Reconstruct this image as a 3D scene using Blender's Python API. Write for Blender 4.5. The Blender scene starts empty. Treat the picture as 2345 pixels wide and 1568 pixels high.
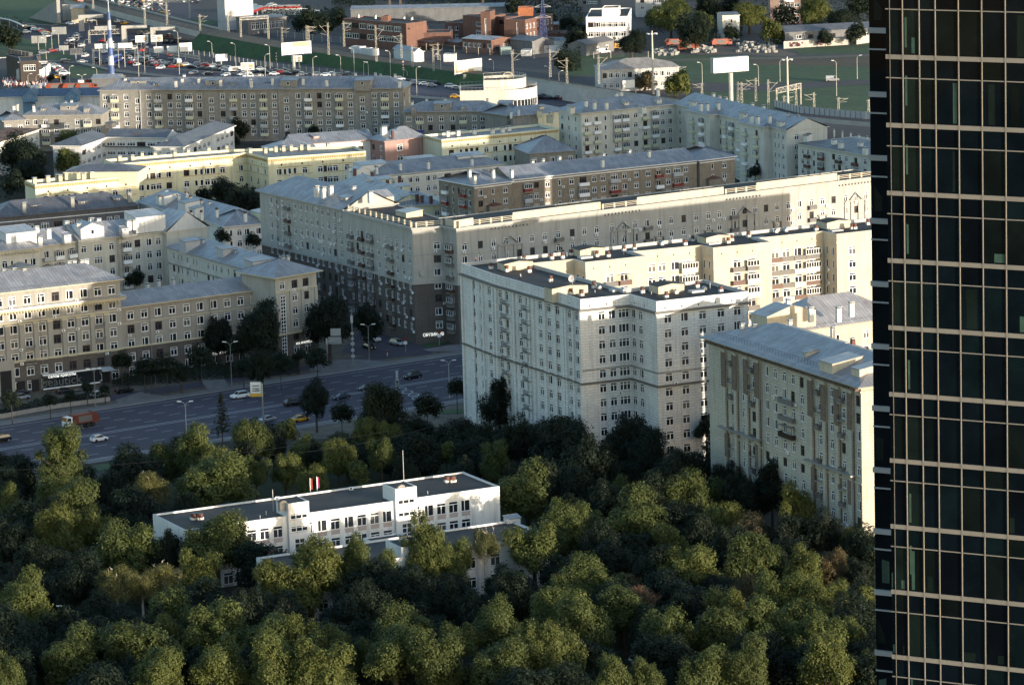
import bpy, math, random
from mathutils import Vector, Matrix
random.seed(11)
R_ = random.Random(5)
sc = bpy.context.scene
COL = sc.collection
# ------------------------------------------------------------------ camera model
FX, CX, CY, HC = 9026.0, 1172.5, 784.0, 190.0
PITCH = math.atan(1684/9026.0); ROLL = 0.0285
_F = Vector((0, math.cos(PITCH), -math.sin(PITCH)))
_R0 = Vector((1, 0, 0)); _U0 = Vector((0, math.sin(PITCH), math.cos(PITCH)))
_U = _U0*math.cos(ROLL)+_R0*math.sin(ROLL); _R = _R0*math.cos(ROLL)-_U0*math.sin(ROLL)
CAMP = Vector((0, 0, HC))
# survey sheets: origin and scale of each measured view
CR = dict(V=(0,0,1), C1=(0,0,.29297), C2=(629.8,0,.29297), C3=(1259.5,0,.31738), C4=(0,343.5,.29297), C5=(572.5,343.5,.29297),
 C6=(1202.3,343.5,.3418), D1=(0,687,.29297), D2=(629.8,687,.29297), D3=(1259.5,687,.31738), D4=(0,1087.8,.30629),
 D5=(572.5,1087.8,.31738), D6=(1259.5,1087.8,.31738), E1=(0,0,.19531), E2=(343.5,0,.19531), E3=(744.3,0,.19531),
 E4=(1145,0,.19531), E5=(1545.8,0,.19531), F1=(1259.5,469.5,.19531), F2=(1545.8,458,.19531), F3=(858.8,400.8,.24414),
 F4=(1545.8,658.4,.20079), F5=(515.3,1059.1,.29297), G7=(1889.3,0,.4747), G8=(1889.3,744.3,.5255))
def vv(c, x, y=0):
    o = CR[c]; return o[0]+x*o[2], o[1]+y*o[2]
def ray(c, x, y):
    a, b = vv(c, x, y); return (_F*FX+_R*(a-CX)-_U*(b-CY)).normalized()
def P(c, x, y, z=0.0):
    d = ray(c, x, y); return CAMP+d*((z-HC)/d.z)
def proj(p):
    d = Vector(p)-CAMP; k = d.dot(_F); return CX+FX*d.dot(_R)/k, CY-FX*d.dot(_U)/k, k
def PF(c, x, y, L, Rr):      # where a sight line meets the upright plane through L and R
    L = Vector((L[0], L[1], 0)); u = (Vector((Rr[0], Rr[1], 0))-L).normalized(); n = Vector((u.y, -u.x, 0))
    d = ray(c, x, y); return CAMP+d*((L-CAMP).dot(n)/d.dot(n))
def PD(c, x, y, dist):       # point at a given depth
    d = ray(c, x, y); return CAMP+d*(dist/d.dot(_F))
# ------------------------------------------------------------------ materials
MATS = {}
def M(name, col, rough=.8, metal=0, kind=None, var=.12, sc_=.25, spec=.5, emit=0, trans=0):
    if name in MATS: return MATS[name]
    m = bpy.data.materials.new(name); MATS[name] = m; m.use_nodes = True
    nt = m.node_tree; b = nt.nodes['Principled BSDF']; N = nt.nodes.new; L = nt.links.new
    c4 = (*col, 1); b.inputs['Base Color'].default_value = c4; b.inputs['Roughness'].default_value = rough
    b.inputs['Metallic'].default_value = metal; b.inputs['Specular IOR Level'].default_value = spec
    if emit: b.inputs['Emission Color'].default_value = c4; b.inputs['Emission Strength'].default_value = emit
    if kind is None and not var: return m
    tc = N('ShaderNodeTexCoord')
    def mix(a, bb, fac, mode='MIX'):
        x = N('ShaderNodeMix'); x.data_type = 'RGBA'; x.blend_type = mode
        for i, v in ((0, fac), (6, a), (7, bb)):
            if hasattr(v, 'is_linked'): L(v, x.inputs[i])
            elif i == 0: x.inputs[0].default_value = v
            else: x.inputs[i].default_value = (*v, 1)
        return x.outputs[2]
    def noise(scale, detail=5, src=None, rough_=.6):
        n = N('ShaderNodeTexNoise'); n.inputs['Scale'].default_value = scale; n.inputs['Detail'].default_value = detail
        n.inputs['Roughness'].default_value = rough_
        L(src or tc.outputs['Object'], n.inputs['Vector']); return n.outputs['Fac']
    def ramp(f, a, b_, va=0., vb=1.):
        r = N('ShaderNodeMapRange'); r.inputs[1].default_value = a; r.inputs[2].default_value = b_
        r.inputs[3].default_value = va; r.inputs[4].default_value = vb; L(f, r.inputs[0]); return r.outputs[0]
    def mapv(sx, sy, sz, src):
        v = N('ShaderNodeMapping'); v.inputs['Scale'].default_value = (sx, sy, sz); L(src, v.inputs['Vector']); return v.outputs[0]
    dk = tuple(x*(1-2.2*var) for x in col); lt = tuple(min(1, x*(1+var)) for x in col)
    base = mix(dk, lt, ramp(noise(sc_), .25, .7))
    uv = tc.outputs['UV']; bump = None
    if kind in ('plaster', 'brick', 'block'):
        st = noise(1, 4, mapv(.9, .06, 1, uv))              # streaks of rain dirt running down
        base = mix(base, tuple(x*.5 for x in col), ramp(st, .5, .78, 0, .8))
        fine = noise(3.0, 3); base = mix(base, tuple(x*.8 for x in col), ramp(fine, .45, .75, 0, .5))
    if kind in ('brick', 'block'):
        t = N('ShaderNodeTexBrick'); L(uv, t.inputs['Vector'])
        bw, rh, ms = ((.8, .24, .035) if kind == 'brick' else (1.9, .62, .05))
        t.inputs['Scale'].default_value = 1; t.inputs['Brick Width'].default_value = bw; t.inputs['Row Height'].default_value = rh
        t.inputs['Mortar Size'].default_value = ms; t.inputs['Color1'].default_value = (1, 1, 1, 1)
        a = .6 if kind == 'brick' else .9
        t.inputs['Color2'].default_value = (a, a, a, 1); k = 1.25 if kind == 'brick' else .62; t.inputs['Mortar'].default_value = (k, k, k, 1)
        base = mix(base, t.outputs['Color'], 1.0 if kind == 'block' else .8, 'MULTIPLY')
    if kind == 'seam':
        sep = N('ShaderNodeSeparateXYZ'); L(uv, sep.inputs[0])
        fr = N('ShaderNodeMath'); fr.operation = 'PINGPONG'; fr.inputs[1].default_value = .45; L(sep.outputs[0], fr.inputs[0])
        ln = ramp(fr.outputs[0], .0, .09, 1, 0)
        sheet = N('ShaderNodeTexBrick'); L(uv, sheet.inputs['Vector']); sheet.inputs['Scale'].default_value = 1
        sheet.inputs['Brick Width'].default_value = .9; sheet.inputs['Row Height'].default_value = 2.2; sheet.inputs['Mortar Size'].default_value = .02
        sheet.offset = .0; sheet.inputs['Color1'].default_value = (.82, .83, .85, 1); sheet.inputs['Color2'].default_value = (1.12, 1.12, 1.12, 1)
        sheet.inputs['Mortar'].default_value = (.7, .7, .7, 1)
        base = mix(base, sheet.outputs['Color'], .9, 'MULTIPLY')
        base = mix(base, (col[0]*.5, col[1]*.42, col[2]*.36), ramp(noise(.35, 8, None, .7), .54, .74, 0, .75))
        base = mix(base, tuple(x*.4 for x in col), ln)
        bump = ln
    if kind == 'tar':
        base = mix(base, tuple(x*2.6 for x in col), ramp(noise(.22, 6), .5, .75, 0, .8))
        base = mix(base, tuple(x*.5 for x in col), ramp(noise(1.3, 5), .55, .75, 0, .8))
        bump = noise(6, 4)
    if kind == 'grass':
        base = mix(base, (col[0]*1.5, col[1]*1.3, col[2]*.9), ramp(noise(.05, 6), .45, .7, 0, .9))
        base = mix(base, tuple(x*.35 for x in col), ramp(noise(.7, 6), .5, .8, 0, .9)); bump = noise(3, 5)
    if kind == 'soil':
        base = mix(base, tuple(x*.45 for x in col), ramp(noise(.6, 7), .4, .7, 0, .9)); bump = noise(4, 5)
    if kind == 'asphalt':
        w = noise(1, 4, mapv(.02, .02, .02, tc.outputs['Object']))
        base = mix(base, tuple(x*1.6 for x in col), ramp(w, .5, .75, 0, .6)); bump = noise(9, 3)
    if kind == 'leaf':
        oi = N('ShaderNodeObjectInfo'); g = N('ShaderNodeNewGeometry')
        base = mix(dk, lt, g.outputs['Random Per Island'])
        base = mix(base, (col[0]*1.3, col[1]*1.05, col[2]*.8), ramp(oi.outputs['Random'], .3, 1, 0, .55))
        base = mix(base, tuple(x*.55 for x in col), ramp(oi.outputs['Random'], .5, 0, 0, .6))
        tr = N('ShaderNodeBsdfTranslucent'); L(base, tr.inputs['Color']); ms_ = N('ShaderNodeMixShader'); ms_.inputs[0].default_value = .28
        L(base, b.inputs['Base Color']); L(b.outputs[0], ms_.inputs[1]); L(tr.outputs[0], ms_.inputs[2])
        L(ms_.outputs[0], nt.nodes['Material Output'].inputs['Surface']); return m
    L(base, b.inputs['Base Color'])
    if bump is not None:
        bp = N('ShaderNodeBump'); bp.inputs['Strength'].default_value = .5 if kind == 'seam' else .35; bp.inputs['Distance'].default_value = .08
        L(bump, bp.inputs['Height']); L(bp.outputs[0], b.inputs['Normal'])
    return m
# ------------------------------------------------------------------ mesh builder
class MB:
    def __init__(s): s.v = []; s.f = []; s.m = []; s.uv = []; s.ms = []
    def mi(s, m):
        if m not in s.ms: s.ms.append(m)
        return s.ms.index(m)
    def face(s, pts, m, uv=None):
        k = len(s.v); s.v += [tuple(p) for p in pts]; s.f.append(tuple(range(k, k+len(pts)))); s.m.append(s.mi(m))
        s.uv.append(uv or [(0, 0)]*len(pts))
    def obox(s, o, u, w, h, m, top=None, skip=()):   # box from corner o with edge vectors u, w, h
        o, u, w, h = map(Vector, (o, u, w, h)); a, b = u.length, h.length; c = w.length
        m = m; t = top or m
        if u.cross(w).dot(h) < 0: o = o+u; u = -u
        q = lambda *p: list(p)
        if 'f' not in skip: s.face(q(o, o+u, o+u+h, o+h), m, [(0, o.z), (a, o.z), (a, o.z+b), (0, o.z+b)])
        s.face(q(o+u, o+u+w, o+u+w+h, o+u+h), m, [(0, o.z), (c, o.z), (c, o.z+b), (0, o.z+b)])
        s.face(q(o+u+w, o+w, o+w+h, o+u+w+h), m, [(0, o.z), (a, o.z), (a, o.z+b), (0, o.z+b)])
        s.face(q(o+w, o, o+h, o+w+h), m, [(0, o.z), (c, o.z), (c, o.z+b), (0, o.z+b)])
        s.face(q(o+h, o+u+h, o+u+w+h, o+w+h), t, [(0, 0), (a, 0), (a, c), (0, c)])
        if 'b' not in skip: s.face(q(o, o+w, o+u+w, o+u), m)
    def box(s, x0, x1, y0, y1, z0, z1, m, top=None):
        s.obox((x0, y0, z0), (x1-x0, 0, 0), (0, y1-y0, 0), (0, 0, z1-z0), m, top)
    def tube(s, a, b, r0, m, r1=None, n=6, cap=True):
        a, b = Vector(a), Vector(b); r1 = r0 if r1 is None else r1; d = (b-a).normalized()
        e = d.orthogonal().normalized(); g = d.cross(e); k = len(s.v)
        for p, r in ((a, r0), (b, r1)):
            for i in range(n):
                t = 2*math.pi*i/n; s.v.append(tuple(p+e*(r*math.cos(t))+g*(r*math.sin(t))))
        mi = s.mi(m)
        for i in range(n):
            j = (i+1) % n; s.f.append((k+i, k+j, k+n+j, k+n+i)); s.m.append(mi); s.uv.append([(0, 0)]*4)
        if cap:
            s.f.append(tuple(k+n+i for i in range(n))); s.m.append(mi); s.uv.append([(0, 0)]*n)
            s.f.append(tuple(k+n-1-i for i in range(n))); s.m.append(mi); s.uv.append([(0, 0)]*n)
    def ball(s, c, r, m, n=8, k=5, sx=1, sy=1, sz=1):
        c = Vector(c); rows = []
        for j in range(k+1):
            ph = math.pi*j/k; rows.append([c+Vector((sx*r*math.sin(ph)*math.cos(2*math.pi*i/n), sy*r*math.sin(ph)*math.sin(2*math.pi*i/n), sz*r*math.cos(ph))) for i in range(n)])
        for j in range(k):
            for i in range(n):
                i2 = (i+1) % n
                if j == 0: s.face([rows[0][0], rows[1][i], rows[1][i2]], m)
                elif j == k-1: s.face([rows[j][i], rows[k][0], rows[j][i2]], m)
                else: s.face([rows[j][i], rows[j+1][i], rows[j+1][i2], rows[j][i2]], m)
    def add(s, o, mat):
        k = len(s.v); s.v += [tuple(mat @ Vector(p)) for p in o.v]
        idx = [s.mi(m) for m in o.ms]
        s.f += [tuple(i+k for i in f) for f in o.f]; s.m += [idx[i] for i in o.m]; s.uv += o.uv
    def mesh(s, name, org=Vector((0, 0, 0)), smooth=False):
        me = bpy.data.meshes.new(name); ox, oy, oz = org
        me.from_pydata([(x-ox, y-oy, z-oz) for x, y, z in s.v], [], s.f)
        for m in s.ms: me.materials.append(m)
        me.polygons.foreach_set('material_index', s.m)
        ul = me.uv_layers.new(name='UVMap'); flat = [c for f in s.uv for p in f for c in p]; ul.data.foreach_set('uv', flat)
        if smooth: me.polygons.foreach_set('use_smooth', [True]*len(s.f))
        me.update(); return me
def tag(o, label=None, cat=None, group=None, kind=None):
    if label: o['label'] = label
    if cat: o['category'] = cat
    if group: o['group'] = group
    if kind: o['kind'] = kind
    return o
def obj(name, me, parent=None, mat=None):
    o = bpy.data.objects.new(name, me); COL.objects.link(o)
    if parent: o.parent = parent
    if mat is not None: o.matrix_basis = mat
    return o
def empty(name, loc, label, cat, group=None, rz=0):
    o = bpy.data.objects.new(name, None); COL.objects.link(o); o.location = loc; o.rotation_euler = (0, 0, rz)
    o.empty_display_size = .5; return tag(o, label, cat, group)
def part(name, mb, root, smooth=False, org=None):
    return obj(name, mb.mesh(name, org if org is not None else Vector((0, 0, 0)), smooth), root)
def copy_tree(o, parent=None):
    c = o.copy(); COL.objects.link(c); c.parent = parent
    for ch in list(o.children): copy_tree(ch, c)
    return c
USED = {}
def uniq(label): USED[label] = USED.get(label, 0)+1; return label
# ------------------------------------------------------------------ shared building materials
WHITE = M('white_paint', (.84,.85,.85), .5, var=.04); GREYM = M('grey_metal', (.30,.31,.32), .5, .6, var=.05)
GLASS = M('dark_glass', (.018,.022,.028), .08, var=0, spec=.9); GLASS2 = M('curtained_glass', (.085,.088,.085), .2, var=.1, sc_=1.5, spec=.8)
BROWNF = M('brown_timber', (.06,.035,.025), .6, var=.1); DARK = M('dark_opening', (.012,.012,.014), .9, var=0)
ROOFB = M('blue_grey_roof_sheet', (.285,.295,.315), .48, .25, 'seam'); ROOFG = M('dull_grey_roof_sheet', (.15,.155,.17), .5, .3, 'seam')
ROOFP = M('pale_roof_sheet', (.40,.395,.40), .42, .35, 'seam'); TAR = M('roofing_felt', (.019,.016,.017), .75, kind='tar')
TERRA = M('terracotta', (.125,.055,.042), .8, var=.15, sc_=1.5); LIME = M('limewash', (.68,.66,.60), .85, var=.1, sc_=.8)
BLACKM = M('black_iron', (.02,.02,.022), .5, var=0); CREAMP = M('cream_panel', (.56,.57,.40), .7, var=.05); REDP = M('red_panel', (.20,.025,.022), .6, var=.08)
CONC = M('concrete', (.30,.295,.28), .9, kind='plaster', var=.1); BLUEP = M('blue_panel', (.03,.04,.22), .5, var=.05)
GREYP = M('grey_panel', (.13,.125,.12), .7, var=.1); LTGREY = M('light_grey_panel', (.42,.43,.44), .6, var=.06)
Z = Vector((0, 0, 1))
def V3(p, z=0): return Vector((p[0], p[1], z))
WT = {}
def wintpl(w, h, typ, var):
    k = (round(w, 1), round(h, 1), typ, var)
    if k in WT: return WT[k]
    w, h = k[0], k[1]; f, g = MB(), MB()
    fm = BROWNF if var in (2, 5) else WHITE; gm = GLASS2 if var in (1, 4) else GLASS; b = .17
    for a in ((0, w, 0, b), (0, w, h-b, h), (0, b, b, h-b), (w-b, w, b, h-b)): f.box(a[0], a[1], .1, .2, a[2], a[3], fm)
    th = .15
    if typ in 'wbgsm':
        zt = h*(.72 if var != 3 else 1); xm = w*(.5 if var in (0, 1, 5) else .4)
        f.box(xm-th/2, xm+th/2, .115, .19, b, (zt if zt < h else h-b), fm)
        if zt < h: f.box(b, w-b, .11, .195, zt-th/2, zt+th/2, fm)
    elif typ in 'WGB':
        for t in (.33, .67): f.box(w*t-th/2, w*t+th/2, .115, .19, b, h-b, fm)
        if var != 3: f.box(b, w-b, .11, .195, h*.7-th/2, h*.7+th/2, fm)
    elif typ == 'T':      # tall stair glazing
        f.box(w/2-th/2, w/2+th/2, .115, .19, b, h-b, fm); n = max(2, int(h/.9))
        for i in range(1, n): f.box(b, w-b, .11, .195, h*i/n-th/2, h*i/n+th/2, fm)
    if var != 2 and h > .8: f.box(-.06, w+.06, -.09, .1, -.07, 0, LTGREY)
    g.face([(b, .16, b), (w-b, .16, b), (w-b, .16, h-b), (b, .16, h-b)], gm)
    r = (f, g, f.mesh('window'), g.mesh('pane')); WT[k] = r; return r
BT = {}
def baltpl(w, typ, pm):
    k = (round(w, 1), typ, pm.name)
    if k in BT: return BT[k]
    w = k[0]; m = MB(); d = 1.0
    m.box(-.5, w+.5, -d, 0, -.16, 0, CONC)
    if typ == 'r':        # railing of bars
        m.box(-.5, w+.5, -d, -d+.05, .9, .96, BLACKM)
        for i in range(int((w+1)/.16)): m.box(-.5+i*.16, -.47+i*.16, -d+.01, -d+.04, 0, .9, BLACKM)
        m.box(-.5, -.45, -d, 0, .9, .95, BLACKM); m.box(w+.45, w+.5, -d, 0, .9, .95, BLACKM)
    else:
        m.box(-.5, w+.5, -d, -d+.06, 0, 1.0, pm); m.box(-.5, -.44, -d+.06, 0, 0, 1.0, pm); m.box(w+.44, w+.5, -d+.06, 0, 0, 1.0, pm)
    if typ == 'g':
        m.box(-.44, w+.44, -d+.08, -.02, 1.0, 2.35, GLASS)
        n = max(3, int((w+1)/.65))
        for i in range(n+1):
            x = -.5+(w+1)*i/n; m.box(x-.05, x+.05, -d, -d+.08, 1.0, 2.35, WHITE)
        m.box(-.5, w+.5, -d-.005, -d+.075, 1.0, 1.1, WHITE); m.box(-.5, w+.5, -d-.005, -d+.075, 2.27, 2.37, WHITE)
        for y in (-.6, -.1):
            m.box(-.5, -.43, y, y+.08, 1, 2.35, WHITE); m.box(w+.43, w+.5, y, y+.08, 1, 2.35, WHITE)
        m.box(-.6, w+.6, -d-.12, 0, 2.37, 2.46, GREYM)
    if typ == 'v':
        m.box(-.6, w+.6, -d-.1, 0, 2.4, 2.46, GREYM)
        for x in (-.48, w+.42): m.box(x, x+.05, -d, -d+.05, 1.0, 2.4, BROWNF)
        m.box(-.5, w+.5, -d, -d+.05, 1.5, 1.55, BROWNF)
    r = (m, m.mesh('balcony')); BT[k] = r; return r
def actpl():
    if 'ac' not in BT:
        m = MB(); m.box(0, .85, -.42, -.06, 0, .6, WHITE); m.tube((.36, -.43, .3), (.36, -.415, .3), .22, DARK, n=8)
        m.box(.05, .1, -.42, 0, -.1, 0, GREYM); m.box(.75, .8, -.42, 0, -.1, 0, GREYM); BT['ac'] = (m, m.mesh('air_conditioner'))
    return BT['ac']
def offset_ring(poly, d, closed=True):
    n = len(poly); out = []
    for i in range(n):
        p = Vector(poly[i][:2]); 
        a = Vector(poly[(i-1) % n][:2]) if (closed or i > 0) else None; b = Vector(poly[(i+1) % n][:2]) if (closed or i < n-1) else None
        e1 = (p-a).normalized() if a is not None else None; e2 = (b-p).normalized() if b is not None else None
        if e1 is None: e1 = e2
        if e2 is None: e2 = e1
        n1 = Vector((e1.y, -e1.x)); n2 = Vector((e2.y, -e2.x)); q = 1+n1.dot(n2)
        out.append(p+(n1+n2)*(d/max(q, .25)))
    return out
FOOT = []
class Bld:
    def __init__(s, name, label, L, wall, cat='apartment block', group=None, frame_var=(0, 1, 0, 3, 0, 2, 0), ac=.05, split=True, base=None):
        s.root = empty(name, (L[0], L[1], 0), label, cat, group); s.o = Vector((L[0], L[1], 0)); s.wm = wall
        s.wall, s.roof, s.trim = MB(), MB(), MB(); s.win = []; s.bal = []; s.acs = []; s.fv = frame_var; s.acp = ac; s.split = split
        s.extra = []; s.trimm = wall; s.rr = random.Random(hash(name) % 997 if False else len(label)*7+len(name))
    def p(s, name, mb, smooth=False): return part(name, mb, s.root, smooth, s.o)
    def facade(s, L, Rr, z0, z1, spec=None, base=None):
        """base=(height, material) gives the ground storeys another finish"""
        L, Rr = Vector(L[:2]), Vector(Rr[:2]); ln = (Rr-L).length
        if ln < .05: return
        u = (Rr-L)/ln; n = Vector((u.y, -u.x)); holes = []; u3 = V3(u); n3 = V3(n); W = s.wall
        rot = Matrix(((u.x, -n.x, 0), (u.y, -n.y, 0), (0, 0, 1))).to_4x4()
        specs = [] if not spec else (spec if isinstance(spec, list) else [spec])
        for sp in specs:
            c = sp['c']; w0, h0 = sp.get('w', 1.5)*1.14, sp.get('h', 1.75)*1.1; cols = []
            if isinstance(c, str):
                a0, a1 = sp.get('r', (0, 1)); k = len(c)
                cols = [((a0+(a1-a0)*(i+.5)/k)*ln, ch) for i, ch in enumerate(c) if ch != '.']
            else:
                xl = proj(V3(L, z1))[0]; xr = proj(V3(Rr, z1))[0]
                for it in c:
                    x = vv(sp['k'], it[0])[0]; t = (x-xl)/(xr-xl); cols.append((t*ln, it[1]))
            for fl in range(sp['n']):
                ztop = z1-sp['t']-fl*sp['s']
                for (uc, ch) in cols:
                    w = w0; h = h0; zt = ztop; t = ch
                    if ch in 'WGB': w = w0*1.5
                    if ch in 'n': w = w0*.6
                    if ch == 'm': w = .6*w0; h = .6; zt = ztop
                    if ch == 's': zt = ztop-sp['s']*.45
                    if ch == 'v': w, h = .35, .45
                    if ch == 'T':
                        if fl: continue
                        w = w0; h = sp['s']*(sp['n']-1)+h0
                    if zt-h < z0+.3 or uc-w/2 < .15 or uc+w/2 > ln-.15: continue
                    holes.append((uc-w/2, uc+w/2, zt-h, zt))
                    if ch == 'v':
                        o = V3(L+u*(uc-w/2), zt-h)-n3*.2; s.trim.face([o, o+u3*w, o+u3*w+Z*h, o+Z*h], DARK); continue
                    mt = Matrix.Translation(V3(L+u*(uc-w/2), zt-h)) @ rot
                    s.win.append((mt, w, h, t, s.rr.choice(s.fv), n))
                    pan = sp.get('p', [CREAMP])
                    if ch in 'bB': s.bal.append((Matrix.Translation(V3(L+u*(uc-w/2), zt-h-.75)) @ rot, w, sp.get('bt', 'b'), s.rr.choice(pan)))
                    elif ch in 'gG': s.bal.append((Matrix.Translation(V3(L+u*(uc-w/2), zt-h-.75)) @ rot, w, s.rr.choice('gggbv' if sp.get('mixb', 1) else 'g'), s.rr.choice(pan)))
                    elif s.rr.random() < s.acp: s.acs.append(Matrix.Translation(V3(L+u*(uc+(w/2+.15 if s.rr.random() < .5 else -w/2)), zt-h-.7-(0))) @ rot)
        # wall sheet with real openings
        us = sorted({0, ln} | {h[0] for h in holes} | {h[1] for h in holes})
        def wallq(a, b, c_, d):
            if d-c_ < 1e-4 or b-a < 1e-4: return
            segs = [(c_, d, s.wm)]
            if base and c_ < base[0]: segs = [(c_, min(d, base[0]), base[1])]+([(base[0], d, s.wm)] if d > base[0] else [])
            for (e, f_, m) in segs:
                W.face([V3(L+u*a, e), V3(L+u*b, e), V3(L+u*b, f_), V3(L+u*a, f_)], m, [(a, e), (b, e), (b, f_), (a, f_)])
        i = 0
        prev = None
        for a, b in zip(us, us[1:]):
            if b-a < 1e-4: continue
            hs = sorted((h[2], h[3]) for h in holes if h[0] < b-1e-5 and h[1] > a+1e-5); z = z0
            for (c_, d) in hs:
                if c_ > z: wallq(a, b, z, c_)
                z = max(z, d)
            wallq(a, b, z, z1)
        dp = .24
        for (a, b, c_, d) in holes:
            m = base[1] if base and d < base[0] else s.wm
            A, B_, C_, D_ = V3(L+u*a, c_), V3(L+u*b, c_), V3(L+u*b, d), V3(L+u*a, d); k = -n3*dp
            for q in ((A, B_), (B_, C_), (C_, D_), (D_, A)): W.face([q[0], q[1], q[1]+k, q[0]+k], m)
    def band(s, pts, z0, z1, out, m, closed=False):
        r = [V3(p, 0) for p in offset_ring(pts, out, closed)]; q = [V3(Vector(p[:2]), 0) for p in pts]; n = len(pts); e = Z*z0; f = Z*z1; T = s.trim
        for i in range(n if closed else n-1):
            j = (i+1) % n; ln = (r[j]-r[i]).length
            T.face([r[i]+e, r[j]+e, r[j]+f, r[i]+f], m, [(0, z0), (ln, z0), (ln, z1), (0, z1)])
            T.face([r[i]+f, r[j]+f, q[j]+f, q[i]+f], m); T.face([q[i]+e, q[j]+e, r[j]+e, r[i]+e], m)
        if not closed:
            for i in (0, n-1): T.face([q[i]+e, r[i]+e, r[i]+f, q[i]+f], m)
    def dentils(s, L, Rr, z, m, step=.9, sz=.35, out=.45):
        L, Rr = Vector(L[:2]), Vector(Rr[:2]); ln = (Rr-L).length; u = (Rr-L)/ln; n = Vector((u.y, -u.x))
        for i in range(int(ln/step)):
            s.trim.obox(V3(L+u*(i*step+.2)+n*.002, z), V3(u*sz), V3(n*out), (0, 0, sz), m)
    def flat(s, poly, h, pz, specs={}, roofm=None, cap=None, t=.4, base=None, capm=None):
        n = len(poly)
        for i in range(n):
            s.facade(poly[i], poly[(i+1) % n], 0, h, specs.get(i), base)
        inn = offset_ring(poly, -t); capm = capm or s.wm
        for i in range(n):
            j = (i+1) % n; a, b, c_, d = V3(poly[i], h), V3(poly[j], h), V3(inn[j], h), V3(inn[i], h); dz = Z*(h-pz)
            s.roof.face([a, b, c_, d], capm); s.wall.face([c_, d, d-dz, c_-dz], s.wm)
        bmv = [V3(p, pz) for p in inn]
        import mathutils
        tris = mathutils.geometry.tessellate_polygon([bmv])
        for tr in tris:
            q = [bmv[k] for k in tr]
            if (q[1]-q[0]).cross(q[2]-q[0]).z < 0: q.reverse()
            s.roof.face(q, roofm or TAR, [(v.x, v.y) for v in q])
    def bar(s, L, Rr, h, depth, rh=3.2, hl=None, hr=None, front=None, left=None, right=None, back=None, roofm=None, oh=.7, base=None, gm=None, z0=0, corn=None):
        L, Rr = Vector(L[:2]), Vector(Rr[:2]); u = (Rr-L).normalized(); n = Vector((u.y, -u.x)); BR, BL = Rr-n*depth, L-n*depth; FOOT.append(([L, Rr, BR, BL], h+rh*.5))
        s.facade(L, Rr, z0, h, front, base); s.facade(Rr, BR, z0, h, right, base); s.facade(BR, BL, z0, h, back, base); s.facade(BL, L, z0, h, left, base)
        rm = roofm or ROOFB; hl = depth/2 if hl is None else hl; hr = depth/2 if hr is None else hr
        q = [L, Rr, BR, BL]; ol = oh if hl > 0 else .25; orr = oh if hr > 0 else .25
        e = [L+n*oh-u*ol, Rr+n*oh+u*orr, BR-n*oh+u*orr, BL-n*oh-u*ol]; lift = .25
        E_ = [V3(p, h+lift) for p in e]; B0 = [V3(p, h) for p in e]
        m1 = (L+BL)/2+u*hl; m2 = (Rr+BR)/2-u*hr
        if hl == 0: m1 = m1-u*ol
        if hr == 0: m2 = m2+u*orr
        RL, RR = V3(m1, h+rh), V3(m2, h+rh); RF = s.roof
        sl = math.hypot(depth/2+oh, rh-lift)
        def uvf(pts, o, du):
            du = V3(du); out = []
            for p_ in pts:
                d = p_-o; a = d.dot(du); w = (d-du*a).length; out.append((a, w))
            return out
        def rf(pts, du): RF.face(pts, rm, uvf(pts, pts[0], du))
        rf([E_[0], E_[1], RR, RL], u); rf([E_[2], E_[3], RL, RR], -u)
        if hl > 0: rf([E_[3], E_[0], RL], n)
        else: s.wall.face([V3(BL, h), V3(L, h), V3((L+BL)/2, h+rh-.1)], gm or s.wm, [(0, h), (depth, h), (depth/2, h+rh)])
        if hr > 0: rf([E_[1], E_[2], RR], -n)
        else: s.wall.face([V3(Rr, h), V3(BR, h), V3((Rr+BR)/2, h+rh-.1)], gm or s.wm, [(0, h), (depth, h), (depth/2, h+rh)])
        for i in range(4):
            j = (i+1) % 4; RF.face([B0[i], B0[j], E_[j], E_[i]], corn or s.trimm)
        RF.face([B0[3], B0[2], B0[1], B0[0]], corn or s.trimm)
        # snow rail just above the eave
        rl = V3(L, h+lift+.35); 
        if (Rr-L).length > 20 and s.split:
            k = MB(); st = 1.6
            for i in range(int((Rr-L).length/st)): 
                a = V3(L+u*(i*st+.5)+n*(oh-.75), h+lift+.1); k.tube(a, a+Z*.65, .03, GREYM, n=3, cap=False)
            a = V3(L+n*(oh-.75), h+lift+.72); k.tube(a, V3(Rr+n*(oh-.75), h+lift+.72), .03, GREYM, n=3, cap=False)
            s.extra.append(('roof_rail', k))
        return q, RL, RR
    def pipe(s, pt, z1, m=None, out=.12):   # downpipe
        k = MB(); k.tube(V3(pt, .3), V3(pt, z1), .1, m or GREYM, n=5); s.extra.append(('downpipe', k))
    def chim(s, c, x, y, z, w=.9, d=1.2, h=1.6, m=None, cap=True, ang=None, kind='box', sink=1.2):
        o = P(c, x, y, z); k = MB(); m = m or LIME; a = s.ang if ang is None else ang; w, d, h = w*.82, d*.82, h*.85; u = Vector((math.cos(a), math.sin(a), 0)); v = Vector((-u.y, u.x, 0))
        k.obox(o-u*w/2-v*d/2-Z*sink, u*w, v*d, Z*(h+sink), m)
        if kind == 'can': k.tube(o+Z*h*.8, o+Z*(h*.8+.85), w*.52, TERRA, n=10); k.tube(o+Z*(h*.8+.85), o+Z*(h*.8+.9), w*.54, BLACKM, n=10)
        elif cap:
            k.obox(o-u*(w/2+.12)-v*(d/2+.12)+Z*(h+.25), u*(w+.24), v*(d+.24), Z*.1, GREYM)
            for i in (-1, 1): k.obox(o+u*(i*w*.4-.06)-v*d*.4+Z*h, u*.12, v*d*.8, Z*.25, DARK)
        s.extra.append(('chimney' if kind != 'can' else 'vent_stack', k))
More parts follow.
